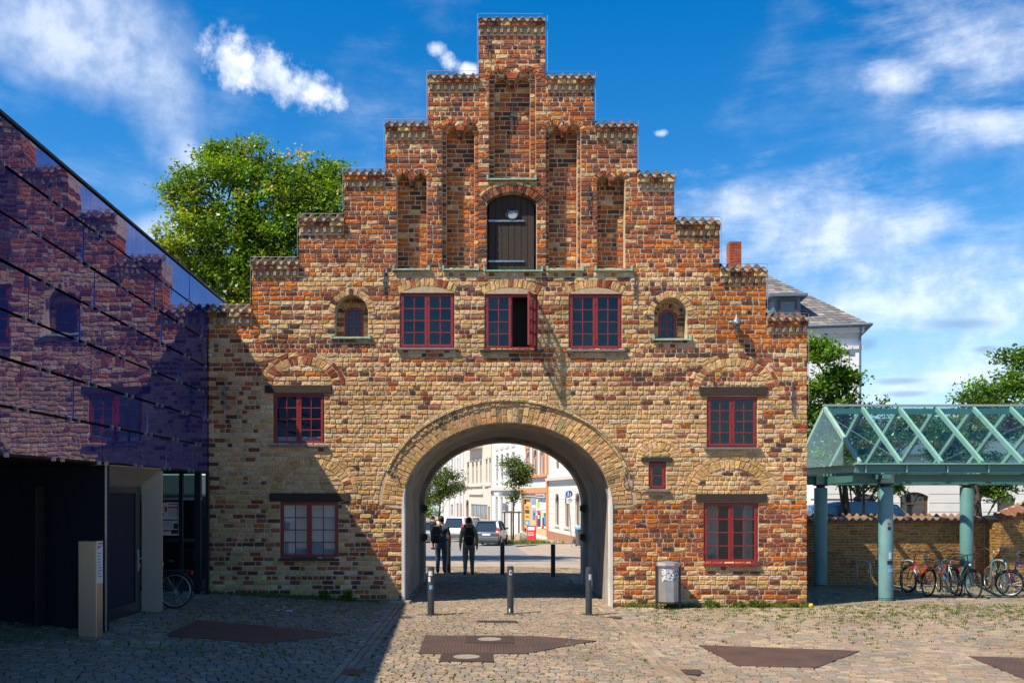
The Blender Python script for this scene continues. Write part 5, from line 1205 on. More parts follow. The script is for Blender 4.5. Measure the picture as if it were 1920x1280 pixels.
gg = thing('metal_gate', 'dark green sheet metal gate at the right edge beyond the brick pier', 'gate', (15.9, 4.9, 0)); mb = MB(); mb.box(15.38, 17.5, 4.84, 4.88, .02, 1.95); mb.build('leaf', 'teal_steel', gg)
for x in (15.41, 16.4, 17.4): mb = MB(); mb.box(x - .03, x + .03, 4.79, 4.838, .0, 2.0); mb.build('post', 'teal_steel', gg)
# ---- bicycle hoops
def hoop(px, py, lb, dx=.20, dy=.36, h=.83):
    x, y = gpoint(px, py); z = ground_h(x, y); t = thing('bicycle_stand', lb, 'bicycle stand', (x, y, z), group='steel bicycle hoops under the canopy'); pts = [(0, 0, -.02), (0, 0, h - .12)]
    for k in range(1, 8): a = math.pi * k / 8; f = (1 - math.cos(a)) / 2; pts.append((dx * f, -dy * f, h - .12 + .12 * math.sin(a)))
    pts += [(dx, -dy, h - .12), (dx, -dy, -.02)]; mb = MB(); mb.tube(pts, .026, 10); mb.build('tube', 'galvanised', t, smooth=True, local=True)
    for p in (pts[0], pts[-1]): mb = MB(); mb.lathe([(.05, .02), (.05, .03)], p, 12); mb.build('base_plate', 'galvanised', t, local=True)
hoop(1607, 1110, 'empty steel bicycle hoop left of the big green column'); hoop(1691, 1109, 'steel bicycle hoop holding the red bicycle'); hoop(1766, 1107, 'steel bicycle hoop half hidden by the white red bicycle', .1, .3); hoop(1859, 1108, 'steel bicycle hoop beside the blue bicycle at the right')

# ================================================================== bicycles
def bicycle(lb, loc, heading, lean, frame_m, frame2=None, basket=None, front_basket=False, saddle_cover=False, seat_h=.92, wr=.345, light=False, low=True, steer=0.0, bar_m='bike_black', rear_rack=True):
    """own frame: x forward, y left, wheels on z = 0"""
    rot = Matrix.Rotation(heading, 4, 'Z') @ Matrix.Rotation(lean, 4, 'X')
    t = thing('bicycle', lb, 'bicycle', loc, rot=rot, group='parked bicycles')
    wb = 1.06; rx, fx = -.46, wb - .46
    def wheel(cx, st=0.0):
        M_ = T((cx, 0, wr)) @ Matrix.Rotation(st, 4, 'Z')
        def cir(r, n): return [M_ @ Vector((r * math.cos(2 * math.pi * i / n), 0, r * math.sin(2 * math.pi * i / n))) for i in range(n)]
        mb = MB(); mb.tube(cir(wr - .019, 28), .020, 7, closed=True); w = mb.build('wheel', 'dark_rubber', t, smooth=True, local=True)
        mb = MB(); mb.tube(cir(wr - .045, 28), .011, 5, closed=True); mb.build('rim', 'chrome', w, smooth=True, local=True)
        mb = MB()
        for k in range(18): a = 2 * math.pi * k / 18; mb.tube([M_ @ Vector((.02 * math.cos(a + 1.2), .02 * (-1) ** k, .02 * math.sin(a + 1.2))), M_ @ Vector(((wr - .05) * math.cos(a), 0, (wr - .05) * math.sin(a)))], .0022, 3, caps=False)
        mb.build('spokes', 'galvanised', w, local=True, kind='stuff')
        mb = MB(); mb.tube([M_ @ Vector((0, -.05, 0)), M_ @ Vector((0, .05, 0))], .022, 8); mb.build('hub', 'chrome', w, local=True)
        mb = MB(); a = random.uniform(3.6, 5.8); c = Vector(((wr * .55) * math.cos(a), 0, (wr * .55) * math.sin(a))); mb.box(c.x - .03, c.x + .03, -.006, .006, c.z - .014, c.z + .014); mb.v = [tuple(M_ @ Vector(v)) for v in mb.v]; mb.build('reflector', 'orange_reflector', w, local=True)
        mb = MB(); mb.tube([M_ @ Vector(((wr + .025) * math.cos(a_), 0, (wr + .025) * math.sin(a_))) for a_ in [R(20 + 150 * i / 12) for i in range(13)]], .016, 5); mb.build('mudguard', 'bike_black' if frame_m != 'bike_teal' else 'bike_orange', t, smooth=True, local=True)
    wheel(rx); wheel(fx, steer)
    bb = Vector((0, 0, .29)); seat = Vector((-.20, 0, .78)); head_t = Vector((.42, 0, .86)); head_b = Vector((.46, 0, .70)); rh, fh = Vector((rx, 0, wr)), Vector((fx, 0, wr))
    mb = MB(); mb.tube([bb, seat], .016, 8); mb.tube([bb, head_b], .020, 8)
    if low: mb.tube([bb + Vector((-.06, 0, .16)), head_t + Vector((0, 0, -.03))], .017, 8)
    else: mb.tube([seat + Vector((.01, 0, -.04)), head_t + Vector((0, 0, -.02))], .016, 8)
    mb.tube([head_b, head_t], .020, 8)
    for s_ in (-1, 1): mb.tube([bb + Vector((0, s_ * .03, 0)), rh + Vector((0, s_ * .055, 0))], .010, 6); mb.tube([seat + Vector((0, s_ * .02, -.05)), rh + Vector((0, s_ * .055, 0))], .009, 6)
    mb.build('frame', frame_m, t, smooth=True, local=True)
    if frame2: mb = MB(); d = (head_b - bb); mb.tube([bb + d * .02, bb + d * .42], .0235, 8); mb.build('frame_decal', frame2[0], t, smooth=True, local=True); mb = MB(); mb.tube([bb + d * .42, bb + d * .75], .0235, 8); mb.build('frame_decal', frame2[1], t, smooth=True, local=True)
    mb = MB()
    for s_ in (-1, 1): mb.tube([head_b + Vector((.0, s_ * .02, -.02)), head_b + Vector((.01, s_ * .05, -.06)), fh + Vector((0, s_ * .05, 0))], .012, 6)
    mb.build('fork', frame_m if frame_m != 'bike_white' else 'chrome', t, smooth=True, local=True)
    mb = MB(); mb.tube([head_t, head_t + Vector((-.04, 0, .16)), head_t + Vector((.03, 0, .19))], .013, 7)
    cs = Matrix.Rotation(steer, 3, 'Z'); top = head_t + Vector((.03, 0, .19))
    mb.tube([top + cs @ Vector(v) for v in ((-.16, -.31, .03), (-.05, -.24, .05), (.02, -.08, .0), (.02, .08, .0), (-.05, .24, .05), (-.16, .31, .03))], .011, 7); hb = mb.build('handlebar', bar_m, t, smooth=True, local=True)
    for s_ in (-1, 1): mb = MB(); mb.tube([top + cs @ Vector((-.06, s_ * .247, .05)), top + cs @ Vector((-.17, s_ * .315, .03))], .018, 7); mb.build('grip', 'dark_rubber', hb, smooth=True, local=True); mb = MB(); mb.tube([top + cs @ Vector((-.03, s_ * .2, .04)), top + cs @ Vector((.0, s_ * .27, .015)), top + cs @ Vector((-.08, s_ * .33, .005))], .006, 5); mb.build('brake_lever', 'chrome', hb, local=True)
    mb = MB(); mb.tube([seat, (-.22, 0, seat_h - .03)], .013, 7); mb.build('seat_post', 'chrome', t, local=True)
    mb = MB(); vs = []
    for x_, w_, z_ in ((-.14, .02, .0), (-.06, .03, .012), (.04, .065, .012), (.12, .10, .022), (.16, .09, .018)): vs += [(-.24 - x_ + .0, -w_, seat_h + z_ - .03), (-.24 - x_, -w_ * .7, seat_h + z_), (-.24 - x_, w_ * .7, seat_h + z_), (-.24 - x_, w_, seat_h + z_ - .03)]
    mb.add(vs, [(i * 4 + j, (i + 1) * 4 + j, (i + 1) * 4 + (j + 1) % 4, i * 4 + (j + 1) % 4) for i in range(4) for j in range(4)] + [(0, 1, 2, 3), (19, 18, 17, 16)]); mb.build('saddle', 'saddle', t, smooth=True, local=True)
    mb = MB(); mb.lathe([(.085, -.004), (.085, .004)], (0, 0, 0), 16); mb.v = [(x, -.07 + z * 1, y + .29) for x, y, z in mb.v]; mb.tube([(0, -.08, .29), (.11, -.09, .17)], .010, 5); mb.tube([(0, .08, .29), (-.11, .09, .41)], .010, 5); mb.box(.06, .16, -.17, -.09, .155, .175); mb.box(-.16, -.06, .09, .17, .405, .425); mb.build('crankset', 'bumper_grey', t, local=True)
    if rear_rack:
        mb = MB()
        for s_ in (-1, 1): mb.tube([(-.24, s_ * .05, .73), (-.72, s_ * .06, .745), (rx, s_ * .06, wr)], .007, 5)
        mb.build('luggage_rack', 'bumper_grey', t, local=True)
        mb = MB(); mb.box(-.80, -.77, -.04, .04, .66, .73); mb.build('rear_light', 'lamp_red', t, local=True)
    def wire_basket(cx, cz, nm):
        mb = MB(); w0, w1, l0, l1, h = .13, .17, .15, .20, .24
        for k in range(7): z = h * k / 6; f = k / 6; w_, l_ = w0 + (w1 - w0) * f, l0 + (l1 - l0) * f; mb.tube([(cx - l_, -w_, cz + z), (cx + l_, -w_, cz + z), (cx + l_, w_, cz + z), (cx - l_, w_, cz + z)], .004 if k < 6 else .007, 4, closed=True)
        for k in range(28):
            e, f = divmod(k, 7); u = -1 + 2 * f / 7
            def pt(a, b): return {0: (u, -1), 1: (1, u), 2: (-u, 1), 3: (-1, -u)}[e]
            a = pt(0, 0); mb.tube([(cx + a[0] * l0, a[1] * w0, cz), (cx + a[0] * l1, a[1] * w1, cz + h)], .0035, 3)
        mb.box(cx - l0, cx + l0, -w0, w0, cz - .004, cz); mb.build(nm, 'bike_black', t, local=True)
    if basket: wire_basket(-.56, .755, 'rear_basket')
    if front_basket: wire_basket(.62, .80, 'front_basket')
    if light: mb = MB(); mb.ellipsoid((.50, 0, .80), (.05, .045, .045), 10, 8); mb.build('head_lamp', 'chrome', t, smooth=True, local=True)
    mb = MB(); mb.tube([(.02, .06, .30), (-.10, .12, .02)], .009, 5); mb.build('kickstand', 'chrome', t, local=True)
    return t
def bike_at(px, py, off=(0, 0)):
    x, y = gpoint(px, py); return (x + off[0], y + off[1], ground_h(x, y))
p = bike_at(1738, 1118); bicycle('red and white bicycle with rear basket locked to a hoop', (p[0] - .02, p[1] + .46, p[2]), math.atan2(1, -.05), R(7), 'bike_red', ('bike_black', 'bike_white'), basket=True, steer=R(12))
p = bike_at(1795, 1117); bicycle('white red and blue bicycle between the red and the black one', (p[0] + .01, p[1] + .46, p[2]), math.atan2(1, .02), R(-6), 'bike_white', ('bike_blue', 'bike_red'), basket=True, steer=R(-12))
p = bike_at(1826, 1121); bicycle('black city bicycle with round head lamp facing the square', (p[0], p[1] + .60, p[2]), math.atan2(-1, .02), R(4), 'bike_black', basket=False, light=True, steer=R(6), front_basket=False)
p = bike_at(1893, 1118); bicycle('royal blue bicycle in front at the right edge', (p[0] + .60 * .93, p[1] + .36 * .6, p[2]), math.atan2(-.30, -.95), R(-6), 'bike_royal', light=False, bar_m='chrome', wr=.32, rear_rack=False, low=False, steer=R(-48))
p = bike_at(1872, 1112); bicycle('small teal and orange bicycle behind the blue one', (p[0] + .46 * .5, p[1] + .55, p[2]), math.atan2(1, .1), R(5), 'bike_teal', wr=.29, rear_rack=False, bar_m='chrome')
p = (-6.16 - .46 + .40, CAM_Y + 19.3, ground_h(-6.2, -3.2)); bicycle('dark bicycle in the shade beside the museum door', (-6.55 , CAM_Y + 19.35, ground_h(-6.4, -3.2)), math.pi, R(3), 'bike_black')
# ================================================================== trees
def leaf_cloud(blobs, n, size, pal, clump=26, flat=.55, seed=1, hollow=.55, pad=1.0):
    """leaf faces in clumps through the volume of several lobes; returns verts, faces, colours"""
    g = np.random.default_rng(seed); vol = np.array([b[1][0] * b[1][1] * b[1][2] for b in blobs]) ** (2 / 3); vol = vol / vol.sum()
    nc = n // clump; npad = max(6, nc // 9); ib = g.choice(len(blobs), npad, p=vol); d = g.normal(size=(npad, 3)); d[:, 2] += .25; d /= np.linalg.norm(d, axis=1)[:, None]
    r = hollow + (1 - hollow) * g.random(npad); RB_ = np.array([b[1] for b in blobs]); PC = np.array([b[0] for b in blobs])[ib] + d * r[:, None] * RB_[ib]
    ip = g.integers(0, npad, nc); pr = RB_[ib][ip].mean(axis=1)[:, None] * np.array([.34, .34, .16]) * pad
    C = PC[ip] + g.normal(size=(nc, 3)) * pr
    tone = g.uniform(.75, 1.2, npad)[ip] * g.uniform(.85, 1.12, nc); ck = g.integers(0, len(pal), npad)[ip]
    P = np.repeat(C, clump, 0) + g.normal(size=(nc * clump, 3)) * np.array([1, 1, .62]) * size * 2.2
    m = len(P); N_ = g.normal(size=(m, 3)); N_[:, 2] = np.abs(N_[:, 2]) + flat; N_ /= np.linalg.norm(N_, axis=1)[:, None]
    A = np.cross(N_, g.normal(size=(m, 3))); A /= np.linalg.norm(A, axis=1)[:, None]; B = np.cross(N_, A); sz = size * g.uniform(.6, 1.25, m)[:, None]
    V = np.stack([P - A * sz, P + B * sz * .5 - N_ * sz * .12, P + A * sz, P - B * sz * .5 - N_ * sz * .12], 1).reshape(-1, 3)
    col = np.array(pal)[np.where(g.random(m) < .7, np.repeat(ck, clump), g.integers(0, len(pal), m))] * (np.repeat(tone, clump) * g.uniform(.8, 1.2, m))[:, None]
    return V, m, col
def leaf_object(name, V, m, col, parent, kind=None):
    iv = np.array(WM[parent.name].inverted()); V = V @ iv[:3, :3].T + iv[:3, 3]
    me = bpy.data.meshes.new(name); me.vertices.add(len(V)); me.vertices.foreach_set('co', V.astype(np.float32).ravel()); me.loops.add(4 * m); me.loops.foreach_set('vertex_index', np.arange(4 * m, dtype=np.int32)); me.polygons.add(m); me.polygons.foreach_set('loop_start', np.arange(0, 4 * m, 4, dtype=np.int32))
    me.update(calc_edges=True); a = me.attributes.new('Col', 'FLOAT_COLOR', 'FACE'); c4 = np.ones((m, 4), np.float32); c4[:, :3] = col; a.data.foreach_set('color', c4.ravel()); me.materials.append(MATS['leaf'])
    return link(name, me, parent, kind=kind)
def branch_tree(t, base, top, r0, targets, seed=0, bark='bark'):
    rd = random.Random(seed); base, top = Vector(base), Vector(top); mb = MB(); n = 7; axis = []
    for i in range(n + 1):
        f = i / n; p = base.lerp(top, f) + Vector((rd.uniform(-1, 1), rd.uniform(-1, 1), 0)) * r0 * .5 * (1 if 0 < i < n else 0); axis.append(p)
    mb.tube(axis, [r0 * (1.25 if i == 0 else 1 - .72 * i / n) for i in range(n + 1)], 10); tr = mb.build('trunk', bark, t, smooth=True)
    for c, rad in targets:
        c = Vector(c); k = min(n - 1, max(1, int(n * (.25 + .6 * rd.random())))); s0 = axis[k]
        for q in range(3):
            e = c + Vector((rd.uniform(-1, 1) * rad[0], rd.uniform(-1, 1) * rad[1], rd.uniform(-.5, .9) * rad[2])) * .75; m_ = s0.lerp(e, .5) + Vector((0, 0, (e - s0).length * .06)); rr = r0 * .30
            lm = MB(); lm.tube([s0, s0.lerp(m_, .5), m_, m_.lerp(e, .5) + Vector((0, 0, .05)), e], [rr, rr * .75, rr * .5, rr * .3, rr * .1], 6); lm.build('limb', bark, t, smooth=True)
            s0 = m_
def tree(lb, base, top_z, r0, blobs, n, size, pal, seed=1, group=None, clump=26, bark='bark', hollow=.55):
    t = thing('tree', lb, 'tree', base, group=group); branch_tree(t, base, (base[0] + random.uniform(-.2, .2), base[1], top_z), r0, blobs, seed, bark)
    V, m, col = leaf_cloud(blobs, n, size, pal, clump, seed=seed, hollow=hollow); leaf_object('crown', V, m, col, t); return t
def pxblobs(lst, d, depth=.8):
    out = []
    for px, py, r in lst:
        p = at(px, py, d + random.uniform(-1, 1) * r / F * d * .6); rr = r / F * d; out.append((tuple(p), (rr, rr * depth, rr * .92)))
    return out
CHEST = [(.10, .20, .012), (.13, .25, .014), (.075, .15, .012), (.17, .27, .018), (.22, .28, .03), (.06, .12, .012)]
B1 = pxblobs([(430, 300, 42), (470, 290, 50), (395, 360, 62), (350, 405, 52), (450, 390, 95), (530, 370, 75), (590, 345, 50), (630, 350, 48), (350, 460, 48), (420, 480, 95), (520, 470, 95), (590, 420, 75), (430, 545, 75), (500, 540, 85), (345, 500, 38), (640, 420, 60), (455, 262, 20), (405, 520, 60)], 38)
tree('big sunlit chestnut tree behind the left steps of the gate', (-9.3, 15.5, -.2), 13.0, .42, B1, 52000, .088, CHEST, 3, 'leafy trees round the gate')
V, m, col = leaf_cloud([(c, (r[0] * 1.02, r[1], r[2] * 1.05)) for c, r in B1], 3000, .075, [(.55, .44, .05), (.46, .38, .05), (.38, .34, .05)], 13, seed=8, hollow=.93)
leaf_object('blossom', V, m, col, [o for o in bpy.data.objects if o.name == 'tree'][0], 'stuff')
MAPLE = [(.10, .21, .014), (.13, .25, .016), (.07, .14, .012), (.17, .28, .02), (.055, .11, .012)]
tree('slim maple between the gate and the white house', (11.6, 9.6, -.1), 6.4, .13, pxblobs([(1535, 655, 30), (1560, 660, 25), (1540, 700, 42), (1570, 715, 32), (1530, 760, 48), (1575, 780, 42), (1610, 765, 16), (1540, 830, 48), (1525, 880, 40), (1585, 850, 45)], 32), 13000, .085, MAPLE, 5, 'leafy trees round the gate')
tree('bright green tree rising above the canopy at the right edge', (21.5, 20.5, -.3), 6.6, .2, pxblobs([(1905, 680, 32), (1880, 730, 45), (1830, 745, 38), (1905, 760, 60), (1850, 790, 55), (1935, 700, 60), (1950, 790, 70), (1805, 755, 16), (1890, 830, 60), (1870, 900, 30), (1905, 890, 40)], 42), 15000, .10, MAPLE, 6, 'leafy trees round the gate')
tree('dark leafy tree seen through the left part of the canopy glass', (13.2, 13.2, -.2), 4.2, .15, pxblobs([(1600, 810, 40), (1640, 800, 48), (1680, 830, 50), (1650, 860, 45), (1605, 860, 45), (1590, 910, 32), (1660, 900, 26), (1700, 800, 30)], 36), 9000, .085, MAPLE[:3] + MAPLE[4:], 9, 'leafy trees round the gate')
tree('leafy tree seen through the right part of the canopy glass', (17.9, 13.8, -.2), 4.2, .15, pxblobs([(1770, 820, 40), (1800, 810, 45), (1840, 840, 40), (1780, 850, 38), (1880, 920, 24), (1850, 910, 26)], 37), 8000, .085, MAPLE, 10, 'leafy trees round the gate')

# ================================================================== houses: walls with real openings
class Front:
    def __init__(s, p0, p1):
        s.p0 = Vector((p0[0], p0[1])); s.d = Vector((p1[0] - p0[0], p1[1] - p0[1])); s.L = s.d.length; s.d.normalize(); s.n = Vector((-s.d.y, s.d.x))
    def m(s, u, v, w): q = s.p0 + s.d * u + s.n * w; return (q.x, q.y, v)
    def uz(s, px, py):
        r = Vector(((px - 915) / F, 1.0)); o = Vector((0, CAM_Y)); b = s.p0 - o; det = s.d.x * (-r.y) - (-r.x) * s.d.y
        u = (-b.x * (-r.y) + r.x * (-b.y) * 1.0) / det if False else None
        # p0 + d u = o + r k
        A = np.array([[s.d.x, -r.x], [s.d.y, -r.y]]); k = np.linalg.solve(A, np.array([o.x - s.p0.x, o.y - s.p0.y])); return float(k[0]), CAM_Z + (925 - py) / F * float(k[1])
    def rect(s, x0, x1, y0, y1):
        xm = (x0 + x1) / 2; u0, _ = s.uz(x0, y0); u1, _ = s.uz(x1, y0); _, z1 = s.uz(xm, y0); _, z0 = s.uz(xm, y1); return (u0, u1, z0, z1)
def front_wall(fr, z0, z1, opens, name, m, parent, depth=.22, u0=0.0, u1=None):
    u1 = fr.L if u1 is None else u1
    us = sorted({u0, u1} | {min(max(o[i], u0), u1) for o in opens for i in (0, 1)}); zs = sorted({z0, z1} | {min(max(o[i], z0), z1) for o in opens for i in (2, 3)}); mb = MB()
    for a, b in zip(us[:-1], us[1:]):
        for c, d in zip(zs[:-1], zs[1:]):
            um, zm = (a + b) / 2, (c + d) / 2
            if b - a < 1e-5 or d - c < 1e-5 or any(o[0] < um < o[1] and o[2] < zm < o[3] for o in opens): continue
            mb.add([fr.m(a, c, 0), fr.m(b, c, 0), fr.m(b, d, 0), fr.m(a, d, 0)], [(0, 1, 2, 3)])
    for a, b, c, d in opens:
        for q in (((a, c), (b, c)), ((b, c), (b, d)), ((b, d), (a, d)), ((a, d), (a, c))):
            (p, r), (t, w) = q; mb.add([fr.m(p, r, 0), fr.m(p, r, depth), fr.m(t, w, depth), fr.m(t, w, 0)], [(0, 1, 2, 3)])
    return mb.build(name, m, parent)
def fbox(mb, fr, u0, u1, z0, z1, w0, w1):
    mb.hexa([fr.m(u0, z0, w0), fr.m(u1, z0, w0), fr.m(u1, z0, w1), fr.m(u0, z0, w1)], [fr.m(u0, z1, w0), fr.m(u1, z1, w0), fr.m(u1, z1, w1), fr.m(u0, z1, w1)]); return mb
def fpart(fr, r, w0, w1, name, m, parent, **k): return fbox(MB(), fr, r[0], r[1], r[2], r[3], w0, w1).build(name, m, parent, **k)
def hwindow(fr, o, parent, frame='house_white', fw=.07, cross=True, arched=None, d=.12):
    a, b, c, e = o; mb = MB()
    for r in ((a, a + fw, c, e), (b - fw, b, c, e), (a + fw, b - fw, c, c + fw), (a + fw, b - fw, e - fw, e)): fbox(mb, fr, *r, d, d + .06)
    if cross: fbox(mb, fr, a + fw, b - fw, c + (e - c) * .66, c + (e - c) * .66 + fw * .7, d + .004, d + .056)
    w = mb.build('window', frame, parent); fpart(fr, (a + .02, b - .02, c + .02, e - .02), d + .028, d + .034, 'pane', 'car_glass', w)
    if arched:                                           # solid spandrels round the head, above the window
        mb = MB(); h = (b - a) / 2; mc = (a + b) / 2; n = 6
        for s_ in (-1, 1):
            for k in range(n):
                t0, t1 = math.pi / 2 * k / n, math.pi / 2 * (k + 1) / n; x0, x1 = mc + s_ * h * math.cos(t0), mc + s_ * h * math.cos(t1); z0, z1 = e - h + h * math.sin(t0), e - h + h * math.sin(t1)
                if abs(x1 - x0) > 1e-4: mb.add([fr.m(x0, z0, .004), fr.m(x1, z1, .004), fr.m(x1, e, .004), fr.m(x0, e, .004), fr.m(x0, z0, .1), fr.m(x1, z1, .1)], [(0, 1, 2, 3), (3, 2, 1, 0), (0, 4, 5, 1)])
        mb.build('arch_head', arched, parent)
def box_house(fr, z0, z1, depth, m, parent, roof=None, rz=3.0):
    mb = MB(); L_ = fr.L; mb.hexa([fr.m(0, z0, .30), fr.m(L_, z0, .30), fr.m(L_, z0, depth), fr.m(0, z0, depth)], [fr.m(0, z1, .30), fr.m(L_, z1, .30), fr.m(L_, z1, depth), fr.m(0, z1, depth)]); mb.build('house_body', m, parent)
    for u in (0, L_): mb = MB(); mb.add([fr.m(u, z0, 0), fr.m(u, z0, .3), fr.m(u, z1, .3), fr.m(u, z1, 0)], [(0, 1, 2, 3)]); mb.build('wall_return', m, parent)
    mb = MB(); mb.hexa([fr.m(-.1, z1, -.25), fr.m(L_ + .1, z1, -.25), fr.m(L_ + .1, z1, depth), fr.m(-.1, z1, depth)], [fr.m(-.1, z1 + rz, depth / 2 - .2), fr.m(L_ + .1, z1 + rz, depth / 2 - .2), fr.m(L_ + .1, z1 + rz, depth / 2 + .2), fr.m(-.1, z1 + rz, depth / 2 + .2)]); mb.build('roof', roof or 'red_roof', parent)
def P(px, d): return ((px - 915) / F * d, CAM_Y + d)
# ---- street row seen through the arch
gz_far = lambda d: -.02 * (d - 32)
# cream house, nearest on the right
A0, A1 = (4.57, CAM_Y + 74.8), (6.35, CAM_Y + 58.5); fr = Front(A0, A1); zb = -1.0
h = thing('house', 'cream house with brown plinth and narrow arched windows beside the sign', 'house', (5.5, CAM_Y + 66, -.8), group='houses along the street behind the arch')
ops = [fr.rect(*r) for r in ((1041, 1048, 925, 984), (1059, 1067.5, 925, 988), (1078.5, 1087, 924, 985), (1042, 1048, 855, 878), (1057, 1064, 852, 876), (1076, 1084, 848, 874))]
front_wall(fr, zb, 9.5, ops, 'wall', 'house_cream', h)
for i, o in enumerate(ops): hwindow(fr, o, h, 'wood_brown' if i < 3 else 'window_brown', .12, True, 'house_cream' if i < 3 else None)
for o in ops[:3]: fpart(fr, (o[0] - .15, o[1] + .15, o[2] - .12, o[2] - .002), -.08, .1, 'sill', 'stone_trim', h)
_, zc = fr.uz(1060, 899); fpart(fr, (-.0, fr.L, zc, zc + .22), -.28, .0, 'cornice', 'stone_trim', h); fpart(fr, (0, fr.L, zc + .23, zc + .42), -.12, 0, 'cornice', 'house_white', h)
_, zp = fr.uz(1055, 1000); fpart(fr, (0, fr.L, zb - .6, zp), -.07, 0, 'plinth', 'house_brown', h)
for k in range(7):
    z = zp + (zc - zp) * (k + .5) / 7
    us = [0] + sorted(sum([[o[0], o[1]] for o in ops[:3] if o[2] < z < o[3]], [])) + [fr.L]
    for q in range(0, len(us) - 1, 2): fpart(fr, (us[q], us[q + 1], z, z + .03), -.012, 0, 'string_line', 'stone_trim', h)
box_house(fr, zb, 9.5, 9, 'house_cream', h)
# shop with orange fascia
B0 = P(975, 87); fr = Front(B0, A0); zb = -1.2
h = thing('house', 'white house with orange trim and a colourful corner shop below', 'house', (3.7, CAM_Y + 81, -1), group='houses along the street behind the arch')
ops = [fr.rect(*r) for r in ((987.5, 993, 846, 894), (1000, 1007, 842, 893), (1014, 1021, 838, 892))]
shop = fr.rect(977, 1027, 930, 1001)
front_wall(fr, zb, 10.5, ops + [shop], 'wall', 'house_white', h, .3)
for o in ops: hwindow(fr, o, h, 'pink_trim', .22, True, 'house_white'); fpart(fr, (o[0] - .25, o[0] - .002, o[2], o[3] + .2), -.06, .0, 'window_trim', 'pink_trim', h); fpart(fr, (o[1] + .002, o[1] + .25, o[2], o[3] + .2), -.06, .0, 'window_trim', 'pink_trim', h); fpart(fr, (o[0] - .25, o[1] + .25, o[3] + .2, o[3] + .55), -.10, 0, 'window_hood', 'house_orange', h)
_, z1_ = fr.uz(1005, 895); fpart(fr, (0, fr.L, z1_, z1_ + .18), -.25, -.0, 'cornice', 'house_orange', h)
fpart(fr, fr.rect(977, 1028.5, 914, 924), -.14, 0, 'fascia', 'house_orange', h); fpart(fr, fr.rect(1026.2, 1028.8, 840, 1006), -.12, -.001, 'pilaster', 'house_orange', h)
fpart(fr, (shop[0], shop[1], shop[2], shop[3]), .29, .31, 'shop_back', 'peach_wall', h)
for r, m_, nm in [((980, 991, 925, 935), 'peach_wall', 'panel'), ((981, 991, 945, 990), 'shop_yellow', 'advert_panel'), ((992, 1002, 930, 993), 'shop_grey', 'cash_machine'), ((1003, 1026, 991, 1003), 'peach_wall', 'parapet'), ((977.5, 980.5, 934, 1002), 'wood_brown', 'door_post'), ((970.5, 977, 935, 1003), 'wood_brown', 'door_post')]:
    q = fpart(fr, fr.rect(*r), .12, .20, nm, m_, h)
    if nm == 'advert_panel':
        for rr_, mm in [((983, 989, 948, 953), 'shop_red'), ((983, 989, 966, 970), 'shop_red'), ((982, 990, 974, 985), 'shop_blue'), ((984, 988, 977, 982), 'shop_white'), ((982, 990, 955, 962), 'shop_ink')]: fpart(fr, fr.rect(*rr_), .105, .119, 'print', mm, q)
    if nm == 'cash_machine':
        for rr_, mm in [((994, 1001, 932, 945), 'car_glass'), ((996.5, 1001, 956, 974), 'car_glass'), ((997.5, 1000.5, 960, 968), 'shop_blue'), ((996, 1001.5, 947, 951), 'shop_white'), ((995, 1001.5, 979, 983), 'shop_yellow'), ((995, 1001.5, 984.5, 987), 'shop_yellow'), ((995, 1001.5, 987.5, 990), 'shop_ink')]: fpart(fr, fr.rect(*rr_), .105, .119, 'fitting', mm, q)
for (x0, x1), prints in [((1003.5, 1012.5), [((1005, 1010, 938, 952), 'shop_green'), ((1004.5, 1011.5, 956, 962), 'shop_red'), ((1005.5, 1011.5, 962, 987), 'shop_ink'), ((1003.8, 1006, 966, 988), 'shop_red'), ((1006.5, 1009, 965, 972), 'shop_white')]),
                         ((1013.5, 1025.5), [((1016.5, 1018, 938, 941.5), 'shop_red'), ((1019, 1022, 939, 941), 'shop_grey'), ((1021, 1025, 946, 951), 'house_orange'), ((1014, 1025, 955, 957), 'shop_grey'), ((1014.5, 1025, 961, 986), 'shop_ink'), ((1014.5, 1018, 961, 970), 'shop_green'), ((1021, 1025, 961, 974), 'shop_green'), ((1018, 1020.5, 967, 983), 'shop_blue'), ((1014, 1018, 984, 989), 'shop_red')])]:
    q = fpart(fr, fr.rect(x0, x1, 935, 990), .10, .13, 'shop_poster', 'shop_white', h)
    for rr_, mm in prints: fpart(fr, fr.rect(*rr_), .088 if mm != 'shop_ink' else .094, .099, 'print', mm, q)
q = fpart(fr, fr.rect(1007, 1024, 925, 933), -.12, -.04, 'shop_sign', 'shop_grey', h); fpart(fr, fr.rect(1008.5, 1011, 927, 931), -.135, -.121, 'logo', 'shop_red', q); fpart(fr, fr.rect(1012, 1022, 928, 929.6), -.135, -.121, 'lettering', 'shop_ink', q)
box_house(fr, zb, 10.5, 9, 'house_white', h)
# plain white house
C0 = P(922, 101); fr = Front(C0, B0); zb = -1.5
h = thing('house', 'plain white house with tall narrow windows behind the staked tree', 'house', (1.6, CAM_Y + 94, -1.3), group='houses along the street behind the arch')
ops = [fr.rect(*r) for r in ((930, 934, 853, 902), (939, 943.5, 851, 900), (949, 954, 849, 898), (960, 965, 847, 896), (929, 933, 931, 977), (938.5, 942.5, 931, 978), (947.5, 953.5, 940, 1003), (958, 964, 936, 980))]
front_wall(fr, zb, 12, ops, 'wall', 'house_white', h)
for i, o in enumerate(ops):
    if i != 6: hwindow(fr, o, h, 'shop_grey', .10)
    if i < 4: fpart(fr, (o[0] - .12, o[1] + .12, o[3] + .45, o[3] + .75), -.06, 0, 'window_ornament', 'stone_trim', h); fpart(fr, (o[0] - .12, o[1] + .12, o[2] - .2, o[2] - .002), -.1, .1, 'sill', 'house_white', h)
fpart(fr, ops[6], .12, .2, 'door', 'shop_grey', h)
